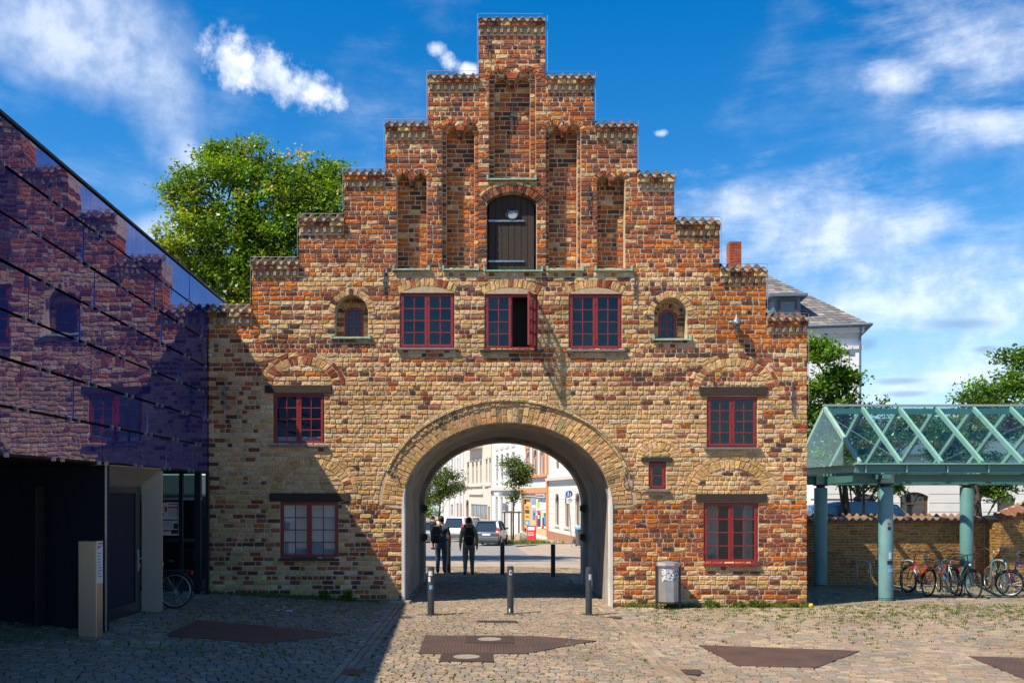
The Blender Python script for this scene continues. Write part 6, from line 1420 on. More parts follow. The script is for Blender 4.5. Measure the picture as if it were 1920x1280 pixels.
_, z1_ = fr.uz(945, 919); fpart(fr, (0, fr.L, z1_, z1_ + .3), -.35, 0, 'cornice', 'stone_trim', h)
q = fpart(fr, fr.rect(943.5, 954.5, 922, 930), -.9, -.7, 'hanging_sign', 'shop_grey', h); fpart(fr, fr.rect(945.5, 952, 924, 928), -.912, -.901, 'lettering', 'shop_white', q); fpart(fr, (0, .25, zb, 12), -.10, 0, 'pilaster', 'stone_trim', h)
box_house(fr, zb, 12, 10, 'house_white', h)
# beige house
D0_ = P(872, 115); fr = Front(D0_, C0); zb = -1.8
h = thing('house', 'beige house with grouped arched windows and a wide shop window', 'house', (-1.1, CAM_Y + 108, -1.5), group='houses along the street behind the arch')
ops = [fr.rect(*r) for r in ((876, 879.5, 868, 908), (885, 888.5, 866, 907), (892.2, 895.6, 865, 907), (899.8, 903.2, 864, 906), (911, 914, 862, 905), (917.4, 920.6, 860, 905), (883, 914, 945, 975), (915, 918.5, 949, 976), (873.5, 879, 937, 970))]
front_wall(fr, zb, 13, ops, 'wall', 'house_beige', h)
for i, o in enumerate(ops[:6]): hwindow(fr, o, h, 'stone_trim', .10, True, 'house_beige'); fpart(fr, (o[0] - .2, o[1] + .2, o[3] + .1, o[3] + .35), -.10, 0, 'window_hood', 'stone_trim', h)
hwindow(fr, ops[6], h, 'shop_grey', .15, False); fpart(fr, ops[7], .1, .2, 'door', 'wood_brown', h); hwindow(fr, ops[8], h, 'wood_brown', .15, True, 'house_beige')
for k in (1, 2, 3): o = ops[6]; u = o[0] + (o[1] - o[0]) * k / 4; fpart(fr, (u - .06, u + .06, o[2] + .15, o[3] - .15), .10, .2, 'mullion', 'stone_trim', h)
for y_, x0, x1 in ((909, 873, 905), (908, 909, 922), (924, 880, 906)): r = fr.rect(x0, x1, y_, y_ + 3); fpart(fr, r, -.18, 0, 'ledge', 'stone_trim', h)
r = fr.rect(882, 905, 832, 842); bl = fpart(fr, r, -.9, -.02, 'balcony', 'stone_trim', h)
for k in range(9): u = r[0] + (r[1] - r[0]) * k / 8; fpart(fr, (u - .04, u + .04, r[3], r[3] + .9), -.88, -.80, 'baluster', 'iron', bl)
box_house(fr, zb, 13, 10, 'house_beige', h)
# far white house with pilasters
E0 = P(826, 133); fr = Front(E0, D0_); zb = -2.1
h = thing('house', 'farthest white house with pilasters at the left of the street row', 'house', (-4.2, CAM_Y + 124, -1.9), group='houses along the street behind the arch')
ops = [fr.rect(*r) for r in ((857.5, 861.5, 858, 896), (838, 841, 862, 897), (846, 849, 860, 897), (845, 852, 945, 968), (856, 868, 943, 972))]
front_wall(fr, zb, 14, ops, 'wall', 'house_white', h)
for o in ops[:4]: hwindow(fr, o, h, 'shop_grey', .12)
fpart(fr, ops[4], .1, .2, 'shutter', 'house_brown', h)
for px in (832, 843.5, 853.5, 864, 870): u, _ = fr.uz(px, 900); fpart(fr, (u - .3, u + .3, zb, 14), -.22, 0, 'pilaster', 'house_white', h)
for y_ in (903, 917): _, z_ = fr.uz(850, y_); fpart(fr, (0, fr.L, z_, z_ + .35), -.4, -.221, 'cornice', 'stone_trim', h)
box_house(fr, zb, 14, 10, 'house_white', h)
# ---- roadway
def strip(name, pts, m, dz):
    mb = MB(); n = len(pts)
    for (l0, r0), (l1, r1) in zip(pts[:-1], pts[1:]):
        for q in range(6):
            a, b = q / 6, (q + 1) / 6; f = lambda t0, t1, t: (t0[0] + (t1[0] - t0[0]) * t, t0[1] + (t1[1] - t0[1]) * t)
            vs = [f(l0, r0, a), f(l0, r0, b), f(l1, r1, b), f(l1, r1, a)]; mb.add([(x, y, ground_h(x, y) + dz) for x, y in vs], [(0, 1, 2, 3)])
    return tag(mb.build(name, m), kind='structure')
road = strip('road', [((-9 - .03 * k * k * .1, 17 + 3 * k), (3.2 - .035 * max(0, k - 6) * 6 if k > 6 else (3.6 if k < 2 else 1.9 - .05 * k), 17 + 3 * k)) for k in range(0, 36)], 'asphalt', -.045)
strip('side_pavement', [((-20, 12.4 + 2.3 * k), (20, 12.4 + 2.3 * k)) for k in range(0, 4)], 'plain_paving', -.06)
# ---- things on the street
def street(px, d, dz=0.0): x = (px - 915) / F * d; y = CAM_Y + d; return (x, y, ground_h(x, y) - .06 + dz)
STG = [(.065, .11, .02), (.085, .14, .025), (.05, .085, .02), (.11, .16, .03), (.13, .15, .05)]
b = street(962, 62.5); tree('young street tree with stakes in front of the white houses', b, 4.6, .055, pxblobs([(968, 855, 12), (962, 875, 20), (980, 880, 19), (950, 895, 15), (985, 900, 15), (965, 905, 20), (966, 925, 12)], 62.5), 4200, .085, STG, 21, 'street trees behind the arch', clump=14)
b = street(824, 75); tree('round street tree at the left behind the two walkers', b, 5.0, .08, pxblobs([(828, 885, 16), (815, 905, 22), (845, 905, 24), (830, 925, 26), (855, 925, 16), (808, 930, 18), (828, 895, 20)], 75), 5200, .10, STG, 22, 'street trees behind the arch', clump=14)
tree('dark tree at the left edge of the street', street(797, 80), 4.0, .1, pxblobs([(795, 900, 20), (790, 925, 26), (806, 940, 20), (785, 880, 22), (775, 910, 26)], 80), 3600, .12, STG[:3], 23, 'street trees behind the arch', clump=14)
V, m, col = leaf_cloud(pxblobs([(793, 958, 12), (802, 962, 12), (812, 964, 10), (784, 958, 14), (775, 960, 14)], 84), 3600, .10, [(.16, .26, .03), (.13, .22, .02), (.20, .28, .04)], 12, seed=31)
hd = thing('hedge', 'bright green hedge behind the parked silver car', 'hedge', street(795, 84)); leaf_object('foliage', V, m, col, hd); mb = MB(); q = street(795, 84)
for k in range(5): mb.tube([(q[0] - 1.2 + .6 * k, q[1], q[2]), (q[0] - 1.2 + .6 * k, q[1], q[2] + .7)], .03, 5)
mb.build('stems', 'bark', hd, kind='stuff')
# stakes of the young tree
for dx, dy, lb in ((-.55, -.4, 'left front'), (.35, -.45, 'right front'), (-.1, .5, 'rear')):
    q = street(962, 62.5); mb = MB(); x, y, z = q[0] + dx, q[1] + dy, q[2]; mb.tube([(x, y, z), (x, y, z + 2.05)], .05, 8); tag(mb.build('tree_stake', 'stake_wood'), f'{lb} timber stake of the young street tree', 'stake', 'stakes of the young street tree')
q = street(962, 62.5)
for (p0, p1, lb) in (((-.7, -.4), (.5, -.45), 'upper front timber rail tying the tree stakes'), ((-.55, -.4), (-.1, .5), 'side timber rail of the tree stakes')):
    mb = MB(); mb.bar((q[0] + p0[0], q[1] + p0[1], q[2] + 1.98), (q[0] + p1[0], q[1] + p1[1], q[2] + 1.98), .06, .10); tag(mb.build('stake_rail', 'stake_wood'), lb, 'rail')
gr2 = MB()
for _ in range(420): 
    a, b_ = random.gauss(0, 1.1), random.gauss(-.3, .8); blades(gr2, q[0] + .2 + a, q[1] + b_, 6, .22, .15, GREENS, .02)
tag(gr2.build('verge_grass', 'leaf'), 'green grass round the young street tree', 'grass', kind='stuff')
rk = street(977, 61.8); mb = MB(); mb.ellipsoid((rk[0], rk[1], rk[2] + .28), (.48, .42, .42), 10, 8, jit=.16); smooth_by_angle(tag(mb.build('boulder', 'rock'), 'brown boulder at the foot of the young street tree', 'boulder'), 35)
hp = street(982, 60.2); mb = MB(); mb.tube([(hp[0] - .2, hp[1], hp[2]), (hp[0] - .17, hp[1], hp[2] + .62)] + [(hp[0] + .2 * -math.cos(a), hp[1], hp[2] + .62 + .17 * math.sin(a)) for a in [math.pi * k / 8 for k in range(1, 8)]] + [(hp[0] + .2, hp[1], hp[2] + .62), (hp[0] + .22, hp[1], hp[2])], .035, 8); tag(mb.build('bicycle_stand', 'galvanised', smooth=True), 'bent steel hoop beside the boulder on the street', 'bicycle stand')
ab = street(996, 72); t = thing('pavement_sign', 'red pavement board in front of the colourful shop', 'sign', ab, R(-8))
for s_ in (-1, 1): mb = MB(); mb.hexa([(-.33, s_ * .28, 0), (.33, s_ * .28, 0), (.33, s_ * .25, 0), (-.33, s_ * .25, 0)], [(-.33, s_ * .04, 1.02), (.33, s_ * .04, 1.02), (.33, s_ * .01, 1.02), (-.33, s_ * .01, 1.02)]); mb.build('board', 'shop_red', t, local=True)
mb = MB(); mb.hexa([(-.24, -.115, .70), (.24, -.115, .70), (.24, -.10, .70), (-.24, -.10, .70)], [(-.24, -.068, .92), (.24, -.068, .92), (.24, -.05, .92), (-.24, -.05, .92)]); mb.build('notice', 'shop_white', t, local=True)
for k in range(3): mb = MB(); z = .32 + .1 * k; y = -.28 + .235 * z; mb.box(-.22, .22, y - .012, y, z, z + .035); mb.build('lettering', 'shop_white', t, local=True)
# footpath sign
sp = street(1072, 56, -.0); top_x = (1066 - 1072) / F * 56; t = thing('footpath_sign', 'round blue footpath sign with bicycle plate on a grey pole', 'sign', sp)
mb = MB(); mb.tube([(0, 0, 0), (top_x, 0, 3.05)], .03, 8); mb.build('pole', 'galvanised', t, local=True)
zc = CAM_Z + (925 - 925.6) / F * 56 - sp[2]; cx = (1067 - 1072) / F * 56
mb = MB(); mb.lathe([(.215, 0), (.215, .012)], (0, 0, 0), 28); mb.v = [(x + cx, -.045 + z, y + zc) for x, y, z in mb.v]; dsk = mb.build('disc', 'sign_blue', t, local=True)
mb = MB(); mb.tube([(cx + .208 * math.cos(2 * math.pi * k / 28), -.046, zc + .208 * math.sin(2 * math.pi * k / 28)) for k in range(28)], .007, 4, closed=True); mb.build('rim', 'shop_white', dsk, local=True)
def figure(x, z, s, nm):
    mb = MB(); mb.ellipsoid((x, -.05, z + .13 * s), (.025 * s, .006, .028 * s), 8, 6)
    for pts, r in (([(0, .09), (0, 0)], .022), ([(0, .0), (-.03, -.12)], .014), ([(0, .0), (.035, -.12)], .014), ([(0, .08), (-.045, .0)], .01), ([(0, .08), (.045, .01)], .01)): mb.tube([(x + a * s, -.05, z + b_ * s) for a, b_ in pts], r * s, 6)
    mb.build(nm, 'shop_white', dsk, local=True)
figure(cx - .045, zc + .0, 1.05, 'adult_symbol'); figure(cx + .075, zc - .05, .68, 'child_symbol')
mb = MB(); zp = zc - .37; mb.box(cx - .19 + .04, cx + .19 + .04, -.05, -.038, zp - .16, zp + .16); pl = mb.build('plate', 'shop_white', t, local=True)
mb = MB()
for s_ in (-1, 1): mb.tube([(cx + .04 + s_ * .08 + .045 * math.cos(2 * math.pi * k / 14), -.053, zp + .02 + .045 * math.sin(2 * math.pi * k / 14)) for k in range(14)], .007, 4, closed=True)
mb.tube([(cx - .04, -.053, zp + .02), (cx + .01, -.053, zp + .09), (cx + .09, -.053, zp + .09), (cx + .12, -.053, zp + .02)], .007, 4); mb.tube([(cx + .01, -.053, zp + .09), (cx + .04, -.053, zp + .02), (cx + .09, -.053, zp + .09)], .007, 4); mb.build('bicycle_symbol', 'shop_ink', pl, local=True)
mb = MB(); mb.box(cx, cx + .09, -.053, -.0505, zp - .11, zp - .075); mb.build('lettering', 'shop_ink', pl, local=True)
# wheelie bin
wb_ = street(1090, 57); t = thing('wheelie_bin', 'grey wheeled waste bin with blue lid behind the archway', 'bin', wb_, R(8))
mb = MB(); mb.hexa([(-.24, -.26, .06), (.24, -.26, .06), (.24, .24, .06), (-.24, .24, .06)], [(-.31, -.36, 1.0), (.31, -.36, 1.0), (.31, .32, 1.0), (-.31, .32, 1.0)]); mb.build('body', 'bin_plastic', t, bevel=.03, local=True)
mb = MB(); mb.hexa([(-.33, -.40, 1.0), (.33, -.40, 1.0), (.33, .36, 1.0), (-.33, .36, 1.0)], [(-.29, -.34, 1.07), (.29, -.34, 1.07), (.29, .34, 1.10), (-.29, .34, 1.10)]); mb.build('lid', 'lid_blue', t, bevel=.02, local=True)
for s_ in (-1, 1): mb = MB(); mb.lathe([(.1, -.025), (.1, .025)], (0, 0, 0), 14); mb.v = [(s_ * .25 + z, .26 + x, .10 + y) for x, y, z in mb.v]; mb.build('wheel', 'dark_rubber', t, local=True)
mb = MB(); mb.tube([(-.25, .38, .97), (.25, .38, .97)], .02, 6); mb.build('handle', 'bin_plastic', t, local=True)
# ================================================================== the white house and the low house on the right
fr = Front(P(1372, 46.2), P(1615, 45)); zb = -.4; ze = 10.0
h = thing('house', 'tall pale house with slate roof and dormer behind the right steps', 'house', (14.5, 23, -.3))
ops = [fr.rect(1553, 1579, 667, 742), fr.rect(1470, 1500, 667, 742), fr.rect(1553, 1579, 800, 880)]
front_wall(fr, zb, ze, ops, 'wall', 'house_grey_white', h, .25)
for o in ops:
    hwindow(fr, o, h, 'window_brown', .09)
    for r in ((o[0] - .28, o[0] - .004, o[2], o[3] + .25), (o[1] + .004, o[1] + .28, o[2], o[3] + .25)): fpart(fr, r, -.05, 0, 'window_trim', 'house_white', h)
    fpart(fr, (o[0] - .4, o[1] + .4, o[3] + .26, o[3] + .42), -.16, 0, 'window_hood', 'house_white', h); fpart(fr, (o[0] - .35, o[1] + .35, o[2] - .15, o[2] - .003), -.14, .1, 'sill', 'house_white', h)
L_ = fr.L
fpart(fr, (0, L_ + .1, ze - .28, ze - .02), -.22, 0, 'cornice', 'house_white', h); fpart(fr, (0, L_ + .06, ze - 1.0, ze - .86), -.08, 0, 'frieze', 'house_white', h); fpart(fr, (0, L_ + .02, 6.35, 6.5), -.10, 0, 'string_course', 'house_white', h)
mb = MB()
for k in range(46): u = L_ * (k + .5) / 46; fbox(mb, fr, u - .035, u + .035, ze - .52, ze - .40, -.07, 0)
mb.build('dentils', 'house_white', h, kind='stuff')
mb = MB(); mb.hexa([fr.m(L_, zb, 0), fr.m(L_ + .0, zb, 8), fr.m(0, zb, 8), fr.m(0, zb, .3)], [fr.m(L_, ze, 0), fr.m(L_, ze, 8), fr.m(0, ze, 8), fr.m(0, ze, .3)]); mb.build('house_body', 'house_grey_white', h)
gt = MB(); gt.tube([fr.m(-.2, ze + .05, -.38), fr.m(L_ + .38, ze + .05, -.38)], .07, 8); gt.tube([fr.m(L_ + .38, ze + .05, -.38), fr.m(L_ + .38, ze + .05, 8)], .07, 8); gt.build('gutter', 'zinc_blue', h)
dp = MB(); dp.tube([fr.m(L_ - .06, ze, -.30), fr.m(L_ - .06, ze - .5, -.08), fr.m(L_ - .06, zb, -.08)], .05, 8); dp.build('downpipe', 'zinc_blue', h)
rz = 4.25; e0, e1 = fr.m(-.2, ze + .02, -.36), fr.m(L_ + .36, ze + .02, -.36); b0, b1 = fr.m(-.2, ze + .02, 8.3), fr.m(L_ + .36, ze + .02, 8.3); r0, r1 = fr.m(-.2, ze + rz, 6.4), fr.m(L_ - 4.4, ze + rz, 6.4)
mb = MB(); mb.add([e0, e1, b1, b0, r0, r1], [(0, 1, 5, 4), (1, 2, 5), (2, 3, 4, 5), (3, 0, 4), (0, 3, 2, 1)], (.16, .15, .15)); rf = mb.build('roof', 'slate_roof', h)
sl = MB(); E0, E1, R0, R1 = Vector(e0), Vector(e1), Vector(r0), Vector(r1); nrm = (E1 - E0).cross(R0 - E0).normalized(); nrows = 26
for j in range(nrows):
    f0, f1 = j / nrows, (j + 1.25) / nrows; a0, b0_ = E0.lerp(R0, f0), E1.lerp(R1, f0); a1, b1_ = E0.lerp(R0, min(1, f1)), E1.lerp(R1, min(1, f1)); n = int((b0_ - a0).length / .33)
    for k in range(n):
        s0, s1 = (k + .5 * (j % 2) * 0 + random.uniform(-.04, .04)) / n, (k + .96) / n
        q = [a0.lerp(b0_, s0) + nrm * .035, a0.lerp(b0_, s1) + nrm * .035, a1.lerp(b1_, s1) + nrm * .012, a1.lerp(b1_, s0) + nrm * .012]; c = vary(random.choice([(.17, .155, .15), (.13, .125, .125), (.22, .20, .19), (.10, .10, .105)]), .15)
        sl.add(q + [p - nrm * .015 for p in q[:2]], [(0, 1, 2, 3), (4, 5, 1, 0)], c)
sl.build('slates', 'slate_roof', h, kind='stuff')
fd = Front(P(1452, 46.0), P(1503, 45.9)); zd0, zd1 = ze + .05, ze + 1.55
dm = MB(); dm.hexa([fd.m(0, zd0, .2), fd.m(fd.L, zd0, .2), fd.m(fd.L, zd0, 4), fd.m(0, zd0, 4)], [fd.m(0, zd1, .2), fd.m(fd.L, zd1, .2), fd.m(fd.L, zd1, 4), fd.m(0, zd1, 4)]); dmo = dm.build('dormer', 'zinc_blue', h)
fpart(fd, (-.25, fd.L + .25, zd1, zd1 + .12), -.2, 4.2, 'dormer_roof', 'zinc_blue', dmo); hwindow(fd, (.2, fd.L - .2, zd0 + .25, zd1 - .12), dmo, 'window_brown', .09, False, d=.05)
c0 = at(1376, 480, 50); mb = MB(); mb.box(c0.x - .30, c0.x + .30, c0.y - .3, c0.y + .3, 12.2, 15.05); ch = mb.build('chimney', 'brick', rf)
at_ = ch.data.attributes.new('Col', 'FLOAT_COLOR', 'FACE'); at_.data.foreach_set('color', [.30, .09, .05, 1] * len(ch.data.polygons))
cb = MB(); z = 12.25
while z < 15.0:
    for k in range(3): u = c0.x - .30 + .2 * k; brick_geo(cb, [(u + .005, z + .005), (u + .195, z + .005), (u + .195, z + .07), (u + .005, z + .07)], (lambda uu, v, w: (uu, c0.y - .315 + w, v)), vary((.33, .09, .05), .2), 0, .02, .003, .008, 3)
    z += .077
cb.build('chimney_bricks', 'brick', rf, kind='stuff')
# low house behind the canopy
fr = Front(P(1548, 40.5), P(2030, 39.5)); zb = -.4; ze = 4.05
h = thing('house', 'low pale house with arched brown windows behind the canopy', 'house', (17.5, 18, -.3))
ops = [fr.rect(1688, 1741, 922, 990), fr.rect(1814, 1842, 922, 990), fr.rect(1870, 1905, 925, 990), fr.rect(1600, 1640, 925, 990)]
front_wall(fr, zb, ze, ops, 'wall', 'house_grey_white', h, .2)
for o in ops:
    hwindow(fr, o, h, 'window_brown', .10); mb = MB(); a, b, c, e = o; n = 10; mc = (a + b) / 2; hh = (b - a) / 2; rise = .17
    pts = [(mc + hh * (-1 + 2 * k / n), e - rise * ((-1 + 2 * k / n) ** 2)) for k in range(n + 1)]
    for (x0, z0), (x1, z1) in zip(pts[:-1], pts[1:]): mb.add([fr.m(x0, z0, -.003), fr.m(x1, z1, -.003), fr.m(x1, e + .01, -.003), fr.m(x0, e + .01, -.003), fr.m(x0, z0, .15), fr.m(x1, z1, .15)], [(0, 1, 2, 3), (4, 5, 1, 0)])
    mb.build('arch_head', 'house_grey_white', h)
    for k in range(7): th = R(62 + 56 * k / 6); r_in = hh / math.cos(R(62)) if False else 0
for k in range(9):
    z = .3 + k * .36; us = [0] + sorted(sum([[o[0] - .02, o[1] + .02] for o in ops if o[2] - .05 < z < o[3] + .05], [])) + [fr.L]
    for q in range(0, len(us) - 1, 2): fpart(fr, (us[q], us[q + 1], z, z + .018), -.008, 0, 'groove_line', 'shop_grey', h)
box_house(fr, zb, ze, 7, 'house_grey_white', h, 'zinc_blue', 1.7)
# ================================================================== vehicles
def car(name, lb, loc, rz, paint, Lc=3.7, Wd=1.62, Hc=1.48, belt=.93, grp='cars parked along the street', tail=True, rear_rake=.30, front_len=.95, lamp_h=(.72, 1.12), cat='car'):
    t = thing(name, lb, cat, loc, rz, grp); hw = Wd / 2; y0, y1 = -Lc / 2, Lc / 2
    secs = [(y0, .80, .42, belt * .80), (y0 + .05, .92, .28, belt * .92), (y0 + .22, .985, .20, belt), (y0 + Lc * .3, 1, .18, belt + .01), (y1 - Lc * .33, 1, .18, belt), (y1 - front_len * .75, .99, .18, belt - .06), (y1 - .25, .94, .22, belt - .18), (y1 - .04, .80, .32, belt - .30), (y1, .66, .42, belt - .42)]
    vs = []; n = 10
    for y, w, z0, z1 in secs:
        h_ = z1 - z0; half = [(.0, z0), (w * hw * .86, z0), (w * hw * .98, z0 + h_ * .25), (w * hw, z0 + h_ * .6), (w * hw * .95, z1 - .02)]
        vs += [(x, y, z) for x, z in half] + [(-x, y, z) for x, z in half[::-1][:-1]] + [(0, y, z1)]
        # order: bottom centre, right side up, then left side down, top centre
    vs2 = []
    for i, (y, w, z0, z1) in enumerate(secs):
        h_ = z1 - z0; vs2 += [(-w * hw * .86, y, z0), (w * hw * .86, y, z0), (w * hw * .98, y, z0 + h_ * .25), (w * hw, y, z0 + h_ * .6), (w * hw * .95, y, z1 - .02), (w * hw * .80, y, z1), (-w * hw * .80, y, z1), (-w * hw * .95, y, z1 - .02), (-w * hw, y, z0 + h_ * .6), (-w * hw * .98, y, z0 + h_ * .25)]
    k = 10; fs = [(i * k + j, i * k + (j + 1) % k, (i + 1) * k + (j + 1) % k, (i + 1) * k + j) for i in range(len(secs) - 1) for j in range(k)] + [tuple(range(k - 1, -1, -1)), tuple(range((len(secs) - 1) * k, len(secs) * k))]
    fs = [f[::-1] for f in fs]; mb = MB(); mb.add(vs2, fs); smooth_by_angle(mb.build('body', paint, t, local=True), 50)
    gy0, gy1 = y0 + .10, y1 - front_len; ty0, ty1 = gy0 + rear_rake, gy1 - .62; bw, tw = hw * .93, hw * .74
    base = [(-bw, gy0, belt - .01), (bw, gy0, belt - .01), (bw, gy1, belt - .02), (-bw, gy1, belt - .02)]; top = [(-tw, ty0, Hc - .05), (tw, ty0, Hc - .05), (tw, ty1, Hc - .06), (-tw, ty1, Hc - .06)]
    core = MB(); sh = lambda p: (p[0] * .96, p[1] + (.04 if p[1] < 0 else -.04), p[2]); core.hexa([sh(p) for p in base], [sh(p) for p in top]); core.build('cabin', 'car_glass', t, local=True)
    rfm = MB(); rfm.hexa([(-tw - .02, ty0 - .06, Hc - .055), (tw + .02, ty0 - .06, Hc - .055), (tw + .02, ty1 + .03, Hc - .065), (-tw - .02, ty1 + .03, Hc - .065)], [(-tw * .9, ty0 + .02, Hc), (tw * .9, ty0 + .02, Hc), (tw * .9, ty1 - .05, Hc - .01), (-tw * .9, ty1 - .05, Hc - .01)]); rfm.build('roof', paint, t, bevel=.02, local=True)
    for s_ in (-1, 1):
        for p, q, w in ((base[0], top[0], .13), (base[2], top[2], .08)):
            mb = MB(); mb.bar((s_ * abs(p[0]) * .985, p[1] + .02, p[2]), (s_ * abs(q[0]), q[1], q[2]), w, .07, up=(0, 1, 0)); mb.build('pillar', paint, t, local=True)
        ym = (gy0 + gy1) / 2 - .05; mb = MB(); mb.bar((s_ * bw * .985, ym, belt), (s_ * tw * 1.0, ym, Hc - .05), .06, .09, up=(1, 0, 0)); mb.build('pillar', paint, t, local=True)
        mb = MB(); mb.ellipsoid((s_ * (hw + .07), gy1 - .25, belt + .07), (.09, .05, .065), 8, 6); mb.build('wing_mirror', paint, t, smooth=True, local=True)
        mb = MB(); z0, z1 = lamp_h; mb.hexa([(s_ * hw * .70, y0 + .0, z0), (s_ * hw * .985, y0 + .0, z0), (s_ * hw * .985, y0 + .24, z0), (s_ * hw * .70, y0 + .24, z0)], [(s_ * hw * .78, y0 + .055, z1), (s_ * hw * .95, y0 + .055, z1), (s_ * hw * .95, y0 + .26, z1), (s_ * hw * .78, y0 + .26, z1)]); lt = mb.build('tail_light', 'lamp_red', t, local=True)
        mb = MB(); mb.box(min(s_ * hw * .74, s_ * hw * .93), max(s_ * hw * .74, s_ * hw * .93), y0 + .002, y0 + .05, z0 + .10, z0 + .2); mb.build('reversing_lens', 'lamp_white', lt, local=True)
        mb = MB(); mb.ellipsoid((s_ * hw * .68, y1 - .10, belt - .30), (.16, .12, .09), 8, 6); mb.build('headlight', 'lamp_white', t, smooth=True, local=True)
        for yw in (y0 + .62, y1 - .72):
            mb = MB(); mb.lathe([(.27, -.09), (.30, -.075), (.305, .0), (.30, .075), (.27, .09)], (0, 0, 0), 20); mb.v = [(s_ * (hw - .07) + z, yw + x, .305 + y) for x, y, z in mb.v]; w = mb.build('wheel', 'dark_rubber', t, local=True)
            mb = MB(); mb.lathe([(.20, -.094), (.06, -.099)] if s_ < 0 else [(.06, .099), (.20, .094)], (0, 0, 0), 16); mb.v = [(s_ * (hw - .07) + z, yw + x, .305 + y) for x, y, z in mb.v]; mb.build('rim', 'zinc', w, local=True)
    mb = MB(); mb.box(-hw * .95, hw * .95, y0 - .035, y0 + .18, .36, .60); mb.build('rear_bumper', 'bumper_grey', t, bevel=.04, local=True)
    mb = MB(); mb.box(-.26, .26, y0 - .012, y0 + .06, .66, .77); pl = mb.build('number_plate', 'shop_white', t, local=True); mb = MB(); mb.box(-.26, -.215, y0 - .016, y0 - .0125, .66, .77); mb.build('plate_strip', 'sign_blue', pl, local=True)
    return t
car('parked_car', 'blue grey hatchback parked on the street, seen from behind', street(921, 59.5), R(-10), 'paint_blue_grey', 3.7, 1.60, 1.50)
car('parked_car', 'white people carrier parked ahead of the blue grey hatchback', street(874, 68), R(-24), 'paint_white', 4.2, 1.72, 1.68, 1.0, rear_rake=.22, lamp_h=(.85, 1.25))
car('parked_car', 'blue car almost hidden between the white and the blue grey car', street(893, 72), R(-14), 'paint_sky', 4.0, 1.65, 1.46)
car('parked_car', 'dark car between the two walkers and the white car', street(842, 76), R(-20), 'paint_dark', 4.2, 1.7, 1.45)
car('parked_car', 'silver saloon parked at the left of the street', street(798, 66), R(8), 'paint_silver', 4.3, 1.68, 1.40, .90, rear_rake=.75, lamp_h=(.70, .85))
car('parked_car', 'dark car at the far left end of the parked row', street(778, 74), R(8), 'paint_dark', 4.2, 1.68, 1.42)
# van behind the garden wall
vb = at(1625, 938, 33.2); vz = -.15; t = thing('parked_van', 'blue grey van roof showing above the garden wall', 'van', (vb.x, vb.y, vz))
secs = [(-1.95, .25, 2.05), (-1.85, .22, 2.24), (-1.0, .2, 2.36), (.2, .2, 2.36), (.75, .2, 2.26), (1.25, .2, 1.75), (1.55, .2, 1.40), (2.35, .25, 1.15), (2.5, .4, .95)]; vs = []
for x, z0, z1 in secs: vs += [(x, -.92, z0), (x, .92, z0), (x, .96, (z0 + z1) / 2), (x, .84, z1 - .10), (x, .70, z1), (x, -.70, z1), (x, -.84, z1 - .10), (x, -.96, (z0 + z1) / 2)]
k = 8; mb = MB(); mb.add(vs, [(i * k + j, (i + 1) * k + j, (i + 1) * k + (j + 1) % k, i * k + (j + 1) % k)[::-1] for i in range(len(secs) - 1) for j in range(k)] + [tuple(range(k)), tuple(range(len(secs) * k - 1, (len(secs) - 1) * k - 1, -1))]); smooth_by_angle(mb.build('body', 'paint_sky', t, local=True), 40)
mb = MB(); mb.box(-1.7, .2, -.945, -.90, 1.45, 1.95); mb.build('side_window', 'car_glass', t, local=True)
for y in (-.5, .5): mb = MB(); mb.tube([(-1.7, y, 2.42), (.1, y, 2.42)], .025, 6); mb.build('roof_rail', 'black_metal', t, local=True)
for x in (-1.2, 1.6):
    for s_ in (-1, 1): mb = MB(); mb.lathe([(.3, -.1), (.32, 0), (.3, .1)], (0, 0, 0), 18); mb.v = [(x + a, s_ * .86 + c, .32 + b) for a, b, c in mb.v]; mb.build('wheel', 'dark_rubber', t, local=True)
mb = MB(); mb.bar((0, 0, 0), (0, 0, 4), .07, .07, up=(0, 1, 0)); mb.v = [(x + at(1619, 930, 31.5).x, y + CAM_Y + 31.5, z - .2) for x, y, z in mb.v]; lp = tag(mb.build('lamp_post', 'bollard_black'), 'thin black post standing between garden wall and van', 'post')

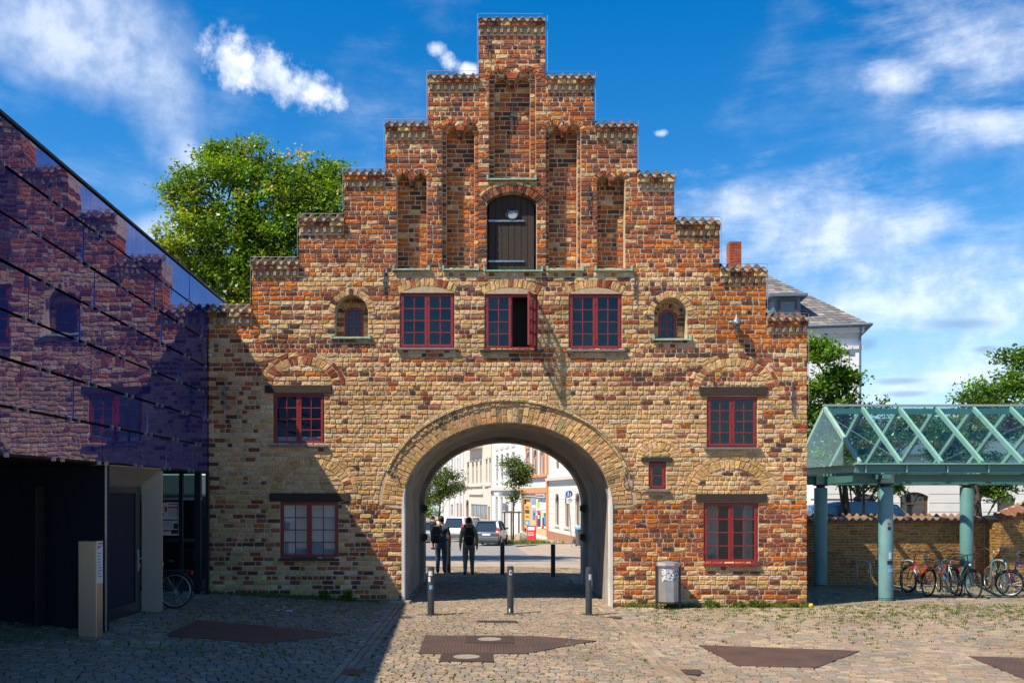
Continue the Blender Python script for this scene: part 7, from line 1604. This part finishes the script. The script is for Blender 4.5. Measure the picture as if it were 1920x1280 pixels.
# ================================================================== people
def person(lb, loc, rz, height, shirt, trousers, shoes, skin=(.36, .20, .13), sleeve=True, legs=(.10, -.10), arms=((-.02, .05), (.0, .06)), hair_m='hair', shorts=False, grp='people walking behind the arch', head_turn=0.0):
    t = thing('person', lb, 'person', loc, rz, grp); s = height / 1.76
    V = []; E = []; RD = []; FAT = 1.28
    def v(p, r, par=None, r2=None):
        V.append(Vector(p) * s); RD.append((r * s * FAT, (r2 or r) * s * FAT)); i = len(V) - 1
        if par is not None: E.append((par, i))
        return i
    pel = v((0, 0, .95), .135, None, .10); sp = v((0, .01, 1.12), .125, pel, .095); chs = v((0, .015, 1.30), .150, sp, .105); up = v((0, .01, 1.42), .125, chs, .085); nk = v((0, .025, 1.50), .052, up); hd0 = v((0, .04, 1.575), .070, nk, .078); hd1 = v((0, .035, 1.655), .078, hd0, .092); v((0, .03, 1.735), .050, hd1, .06); v((0, .135, 1.615), .014, hd0)
    for s_, sw in ((-1, legs[0]), (1, legs[1])):
        hip = v((s_ * .095, 0, .87), .092, pel); kn = v((s_ * .105, sw * .75 + .03, .49), .064, hip); an = v((s_ * .11, sw * 1.1 - (.06 if sw < 0 else .0), .10 + (.05 if sw < 0 else 0)), .046, kn); he = v((s_ * .11, sw * 1.1 - .05 - (.04 if sw < 0 else 0), .045 + (.06 if sw < 0 else 0)), .040, an); v((s_ * .125, sw * 1.1 + .15 - (.04 if sw < 0 else 0), .035), .036, an)
    wrists = []
    for s_, (a, b) in ((-1, arms[0]), (1, arms[1])):
        sh = v((s_ * .185, .01, 1.40), .066, up); el = v((s_ * .245, a, 1.13), .046, sh); wr = v((s_ * .255, b + .05, .90), .030, el); pm = v((s_ * .255, b + .075, .835), .030, wr, .036)
        for q in range(4): f0 = v((s_ * (.255 + .004 * q), b + .055 + q * .018, .785), .010, pm); f1 = v((s_ * (.250), b + .065 + q * .018, .750 + .004 * abs(q - 1)), .009, f0); v((s_ * .240, b + .075 + q * .016, .725 + .006 * abs(q - 1)), .008, f1)
        th = v((s_ * .240, b + .115, .815), .011, pm); v((s_ * .232, b + .125, .775), .009, th)
    me = bpy.data.meshes.new('body'); me.from_pydata([tuple(p) for p in V], E, []); o = bpy.data.objects.new('skeleton', me); COL.objects.link(o)
    sk = o.modifiers.new('skin', 'SKIN'); sk.use_smooth_shade = True
    for i, d in enumerate(me.skin_vertices[0].data): d.radius = RD[i] if RD[i][0] > .02 else (RD[i][0] / FAT, RD[i][1] / FAT); d.use_root = (i == 0)
    sb = o.modifiers.new('sub', 'SUBSURF'); sb.levels = 1; sb.render_levels = 1
    dg = bpy.context.evaluated_depsgraph_get(); dg.update(); m2 = bpy.data.meshes.new_from_object(o.evaluated_get(dg)); m2.name = 'body'; bpy.data.objects.remove(o)
    at_ = m2.attributes.new('Col', 'FLOAT_COLOR', 'FACE'); cols = []
    for p in m2.polygons:
        c = p.center / s; arm = abs(c.x) > .20 and c.z < 1.36
        if c.z > 1.475: q = skin
        elif arm and c.z < (.905 if sleeve else 1.19): q = skin
        elif c.z > .93 or arm: q = shirt
        elif c.z < .105: q = shoes
        elif shorts and c.z < .52: q = skin
        else: q = trousers
        cols += [*vary(q, .06), 1]
    at_.data.foreach_set('color', cols); m2.materials.clear(); m2.materials.append(MATS['people']); m2.polygons.foreach_set('use_smooth', [True] * len(m2.polygons)); link('body', m2, t)
    if hair_m:
        mb = MB(); mb.ellipsoid((0, .012 * s, 1.672 * s), (.094 * s, .108 * s, .100 * s), 14, 10, jit=.03); mb.v = [(x, y if z > 1.60 * s else min(y, .02 * s), max(z, 1.545 * s)) for x, y, z in mb.v]; mb.build('hair', hair_m, t, smooth=True, local=True)
    for s_ in (-1, 1): mb = MB(); mb.ellipsoid((s_ * .086 * s, .03 * s, 1.615 * s), (.012 * s, .02 * s, .032 * s), 6, 6, col=skin); mb.build('ear', 'people', t, local=True)
    hm = MB(); hm.lathe([(.150 * s, .905 * s), (.158 * s, .92 * s), (.152 * s, .97 * s)], (0, 0, 0), 18, col=shirt); hm.v = [(x, y * .78, z) for x, y, z in hm.v]; hm.build('shirt_hem', 'people', t, local=True)
    return t
def backpack(lb, ploc, off, rz, m, s=1.0, w=.30, h=.46, d=.18, tilt=0.0):
    t = thing('backpack', lb, 'backpack', (ploc[0] + off[0], ploc[1] + off[1], ploc[2] + off[2]), rz, 'backpacks of the two walkers', rot=Matrix.Rotation(rz, 4, 'Z') @ Matrix.Rotation(tilt, 4, 'Y'))
    mb = MB(); n = 12; vs = []
    for f in range(7):
        z = -h / 2 + h * f / 6; k = math.sin(math.pi * (.12 + .80 * f / 6)) ** .45
        vs += [(w / 2 * k * math.copysign(abs(math.cos(2 * math.pi * j / n)) ** .7, math.cos(2 * math.pi * j / n)), -d / 2 + d / 2 * k * math.copysign(abs(math.sin(2 * math.pi * j / n)) ** .7, math.sin(2 * math.pi * j / n)), z) for j in range(n)]
    mb.add(vs, [(i * n + j, i * n + (j + 1) % n, (i + 1) * n + (j + 1) % n, (i + 1) * n + j) for i in range(6) for j in range(n)] + [tuple(range(n - 1, -1, -1)), tuple(range(6 * n, 7 * n))]); mb.build('sack', m, t, smooth=True, local=True)
    mb = MB(); mb.box(-w * .33, w * .33, -d - .035, -d * .85, -h * .38, h * .05); mb.build('front_pocket', m, t, bevel=.03, local=True)
    mb = MB(); mb.tube([(-.03, .0, h / 2 - .01), (-.02, -.01, h / 2 + .05), (.02, -.01, h / 2 + .05), (.03, 0, h / 2 - .01)], .008, 5); mb.build('grab_loop', m, t, local=True)
    for s_ in (-1, 1): mb = MB(); mb.tube([(s_ * .10, .0, h * .36), (s_ * .13, .06, h * .62), (s_ * .14, .16, h * .60), (s_ * .13, .22, h * .2), (s_ * .11, .02, -h * .38)], .018, 6); mb.build('strap', m, t, smooth=True, local=True)
    mb = MB(); mb.tube([(-w * .3, -d - .037, -h * .02), (0, -d - .039, h * .03), (w * .3, -d - .037, -h * .02)], .004, 4); mb.build('zip', 'zinc', t, local=True)
x, y = gpoint(827, 1075); p1 = (x, y, ground_h(x, y) - .005); person('walker in dark blue T-shirt and jeans with a backpack on one shoulder', p1, R(-4), 1.79, (.035, .05, .10), (.05, .07, .12), (.03, .03, .035), (.34, .18, .12), False, (.06, -.04), ((-.02, .02), (.02, .09)))
backpack('grey black backpack hanging from the left shoulder of the walker in blue', p1, (-.17, -.17, 1.22), R(10), 'pack_grey', h=.52, w=.32, tilt=R(5))
x, y = gpoint(879, 1078); p2 = (x, y, ground_h(x, y) - .005); person('walker in khaki jacket and grey trousers with a black backpack', p2, R(3), 1.77, (.36, .31, .19), (.17, .155, .15), (.05, .035, .03), (.34, .19, .13), True, (-.02, .16), ((-.05, -.02), (.0, .10)))
backpack('black backpack on the back of the walker in khaki', p2, (.01, -.12, 1.20), R(3), 'pack_black', h=.54, w=.33)
q = street(811, 52); person('man in black T-shirt and pale shorts beside the silver car', q, R(-50), 1.78, (.012, .012, .014), (.40, .42, .45), (.03, .03, .03), (.36, .2, .13), False, (.03, -.03), ((.1, .25), (.1, .25)), shorts=True, grp='people farther down the street')
q = street(890.5, 79); person('person whose head shows above the white car', q, R(160), 1.74, (.10, .11, .13), (.05, .06, .08), (.03, .03, .03), (.46, .25, .17), True, hair_m=None, grp='people farther down the street')
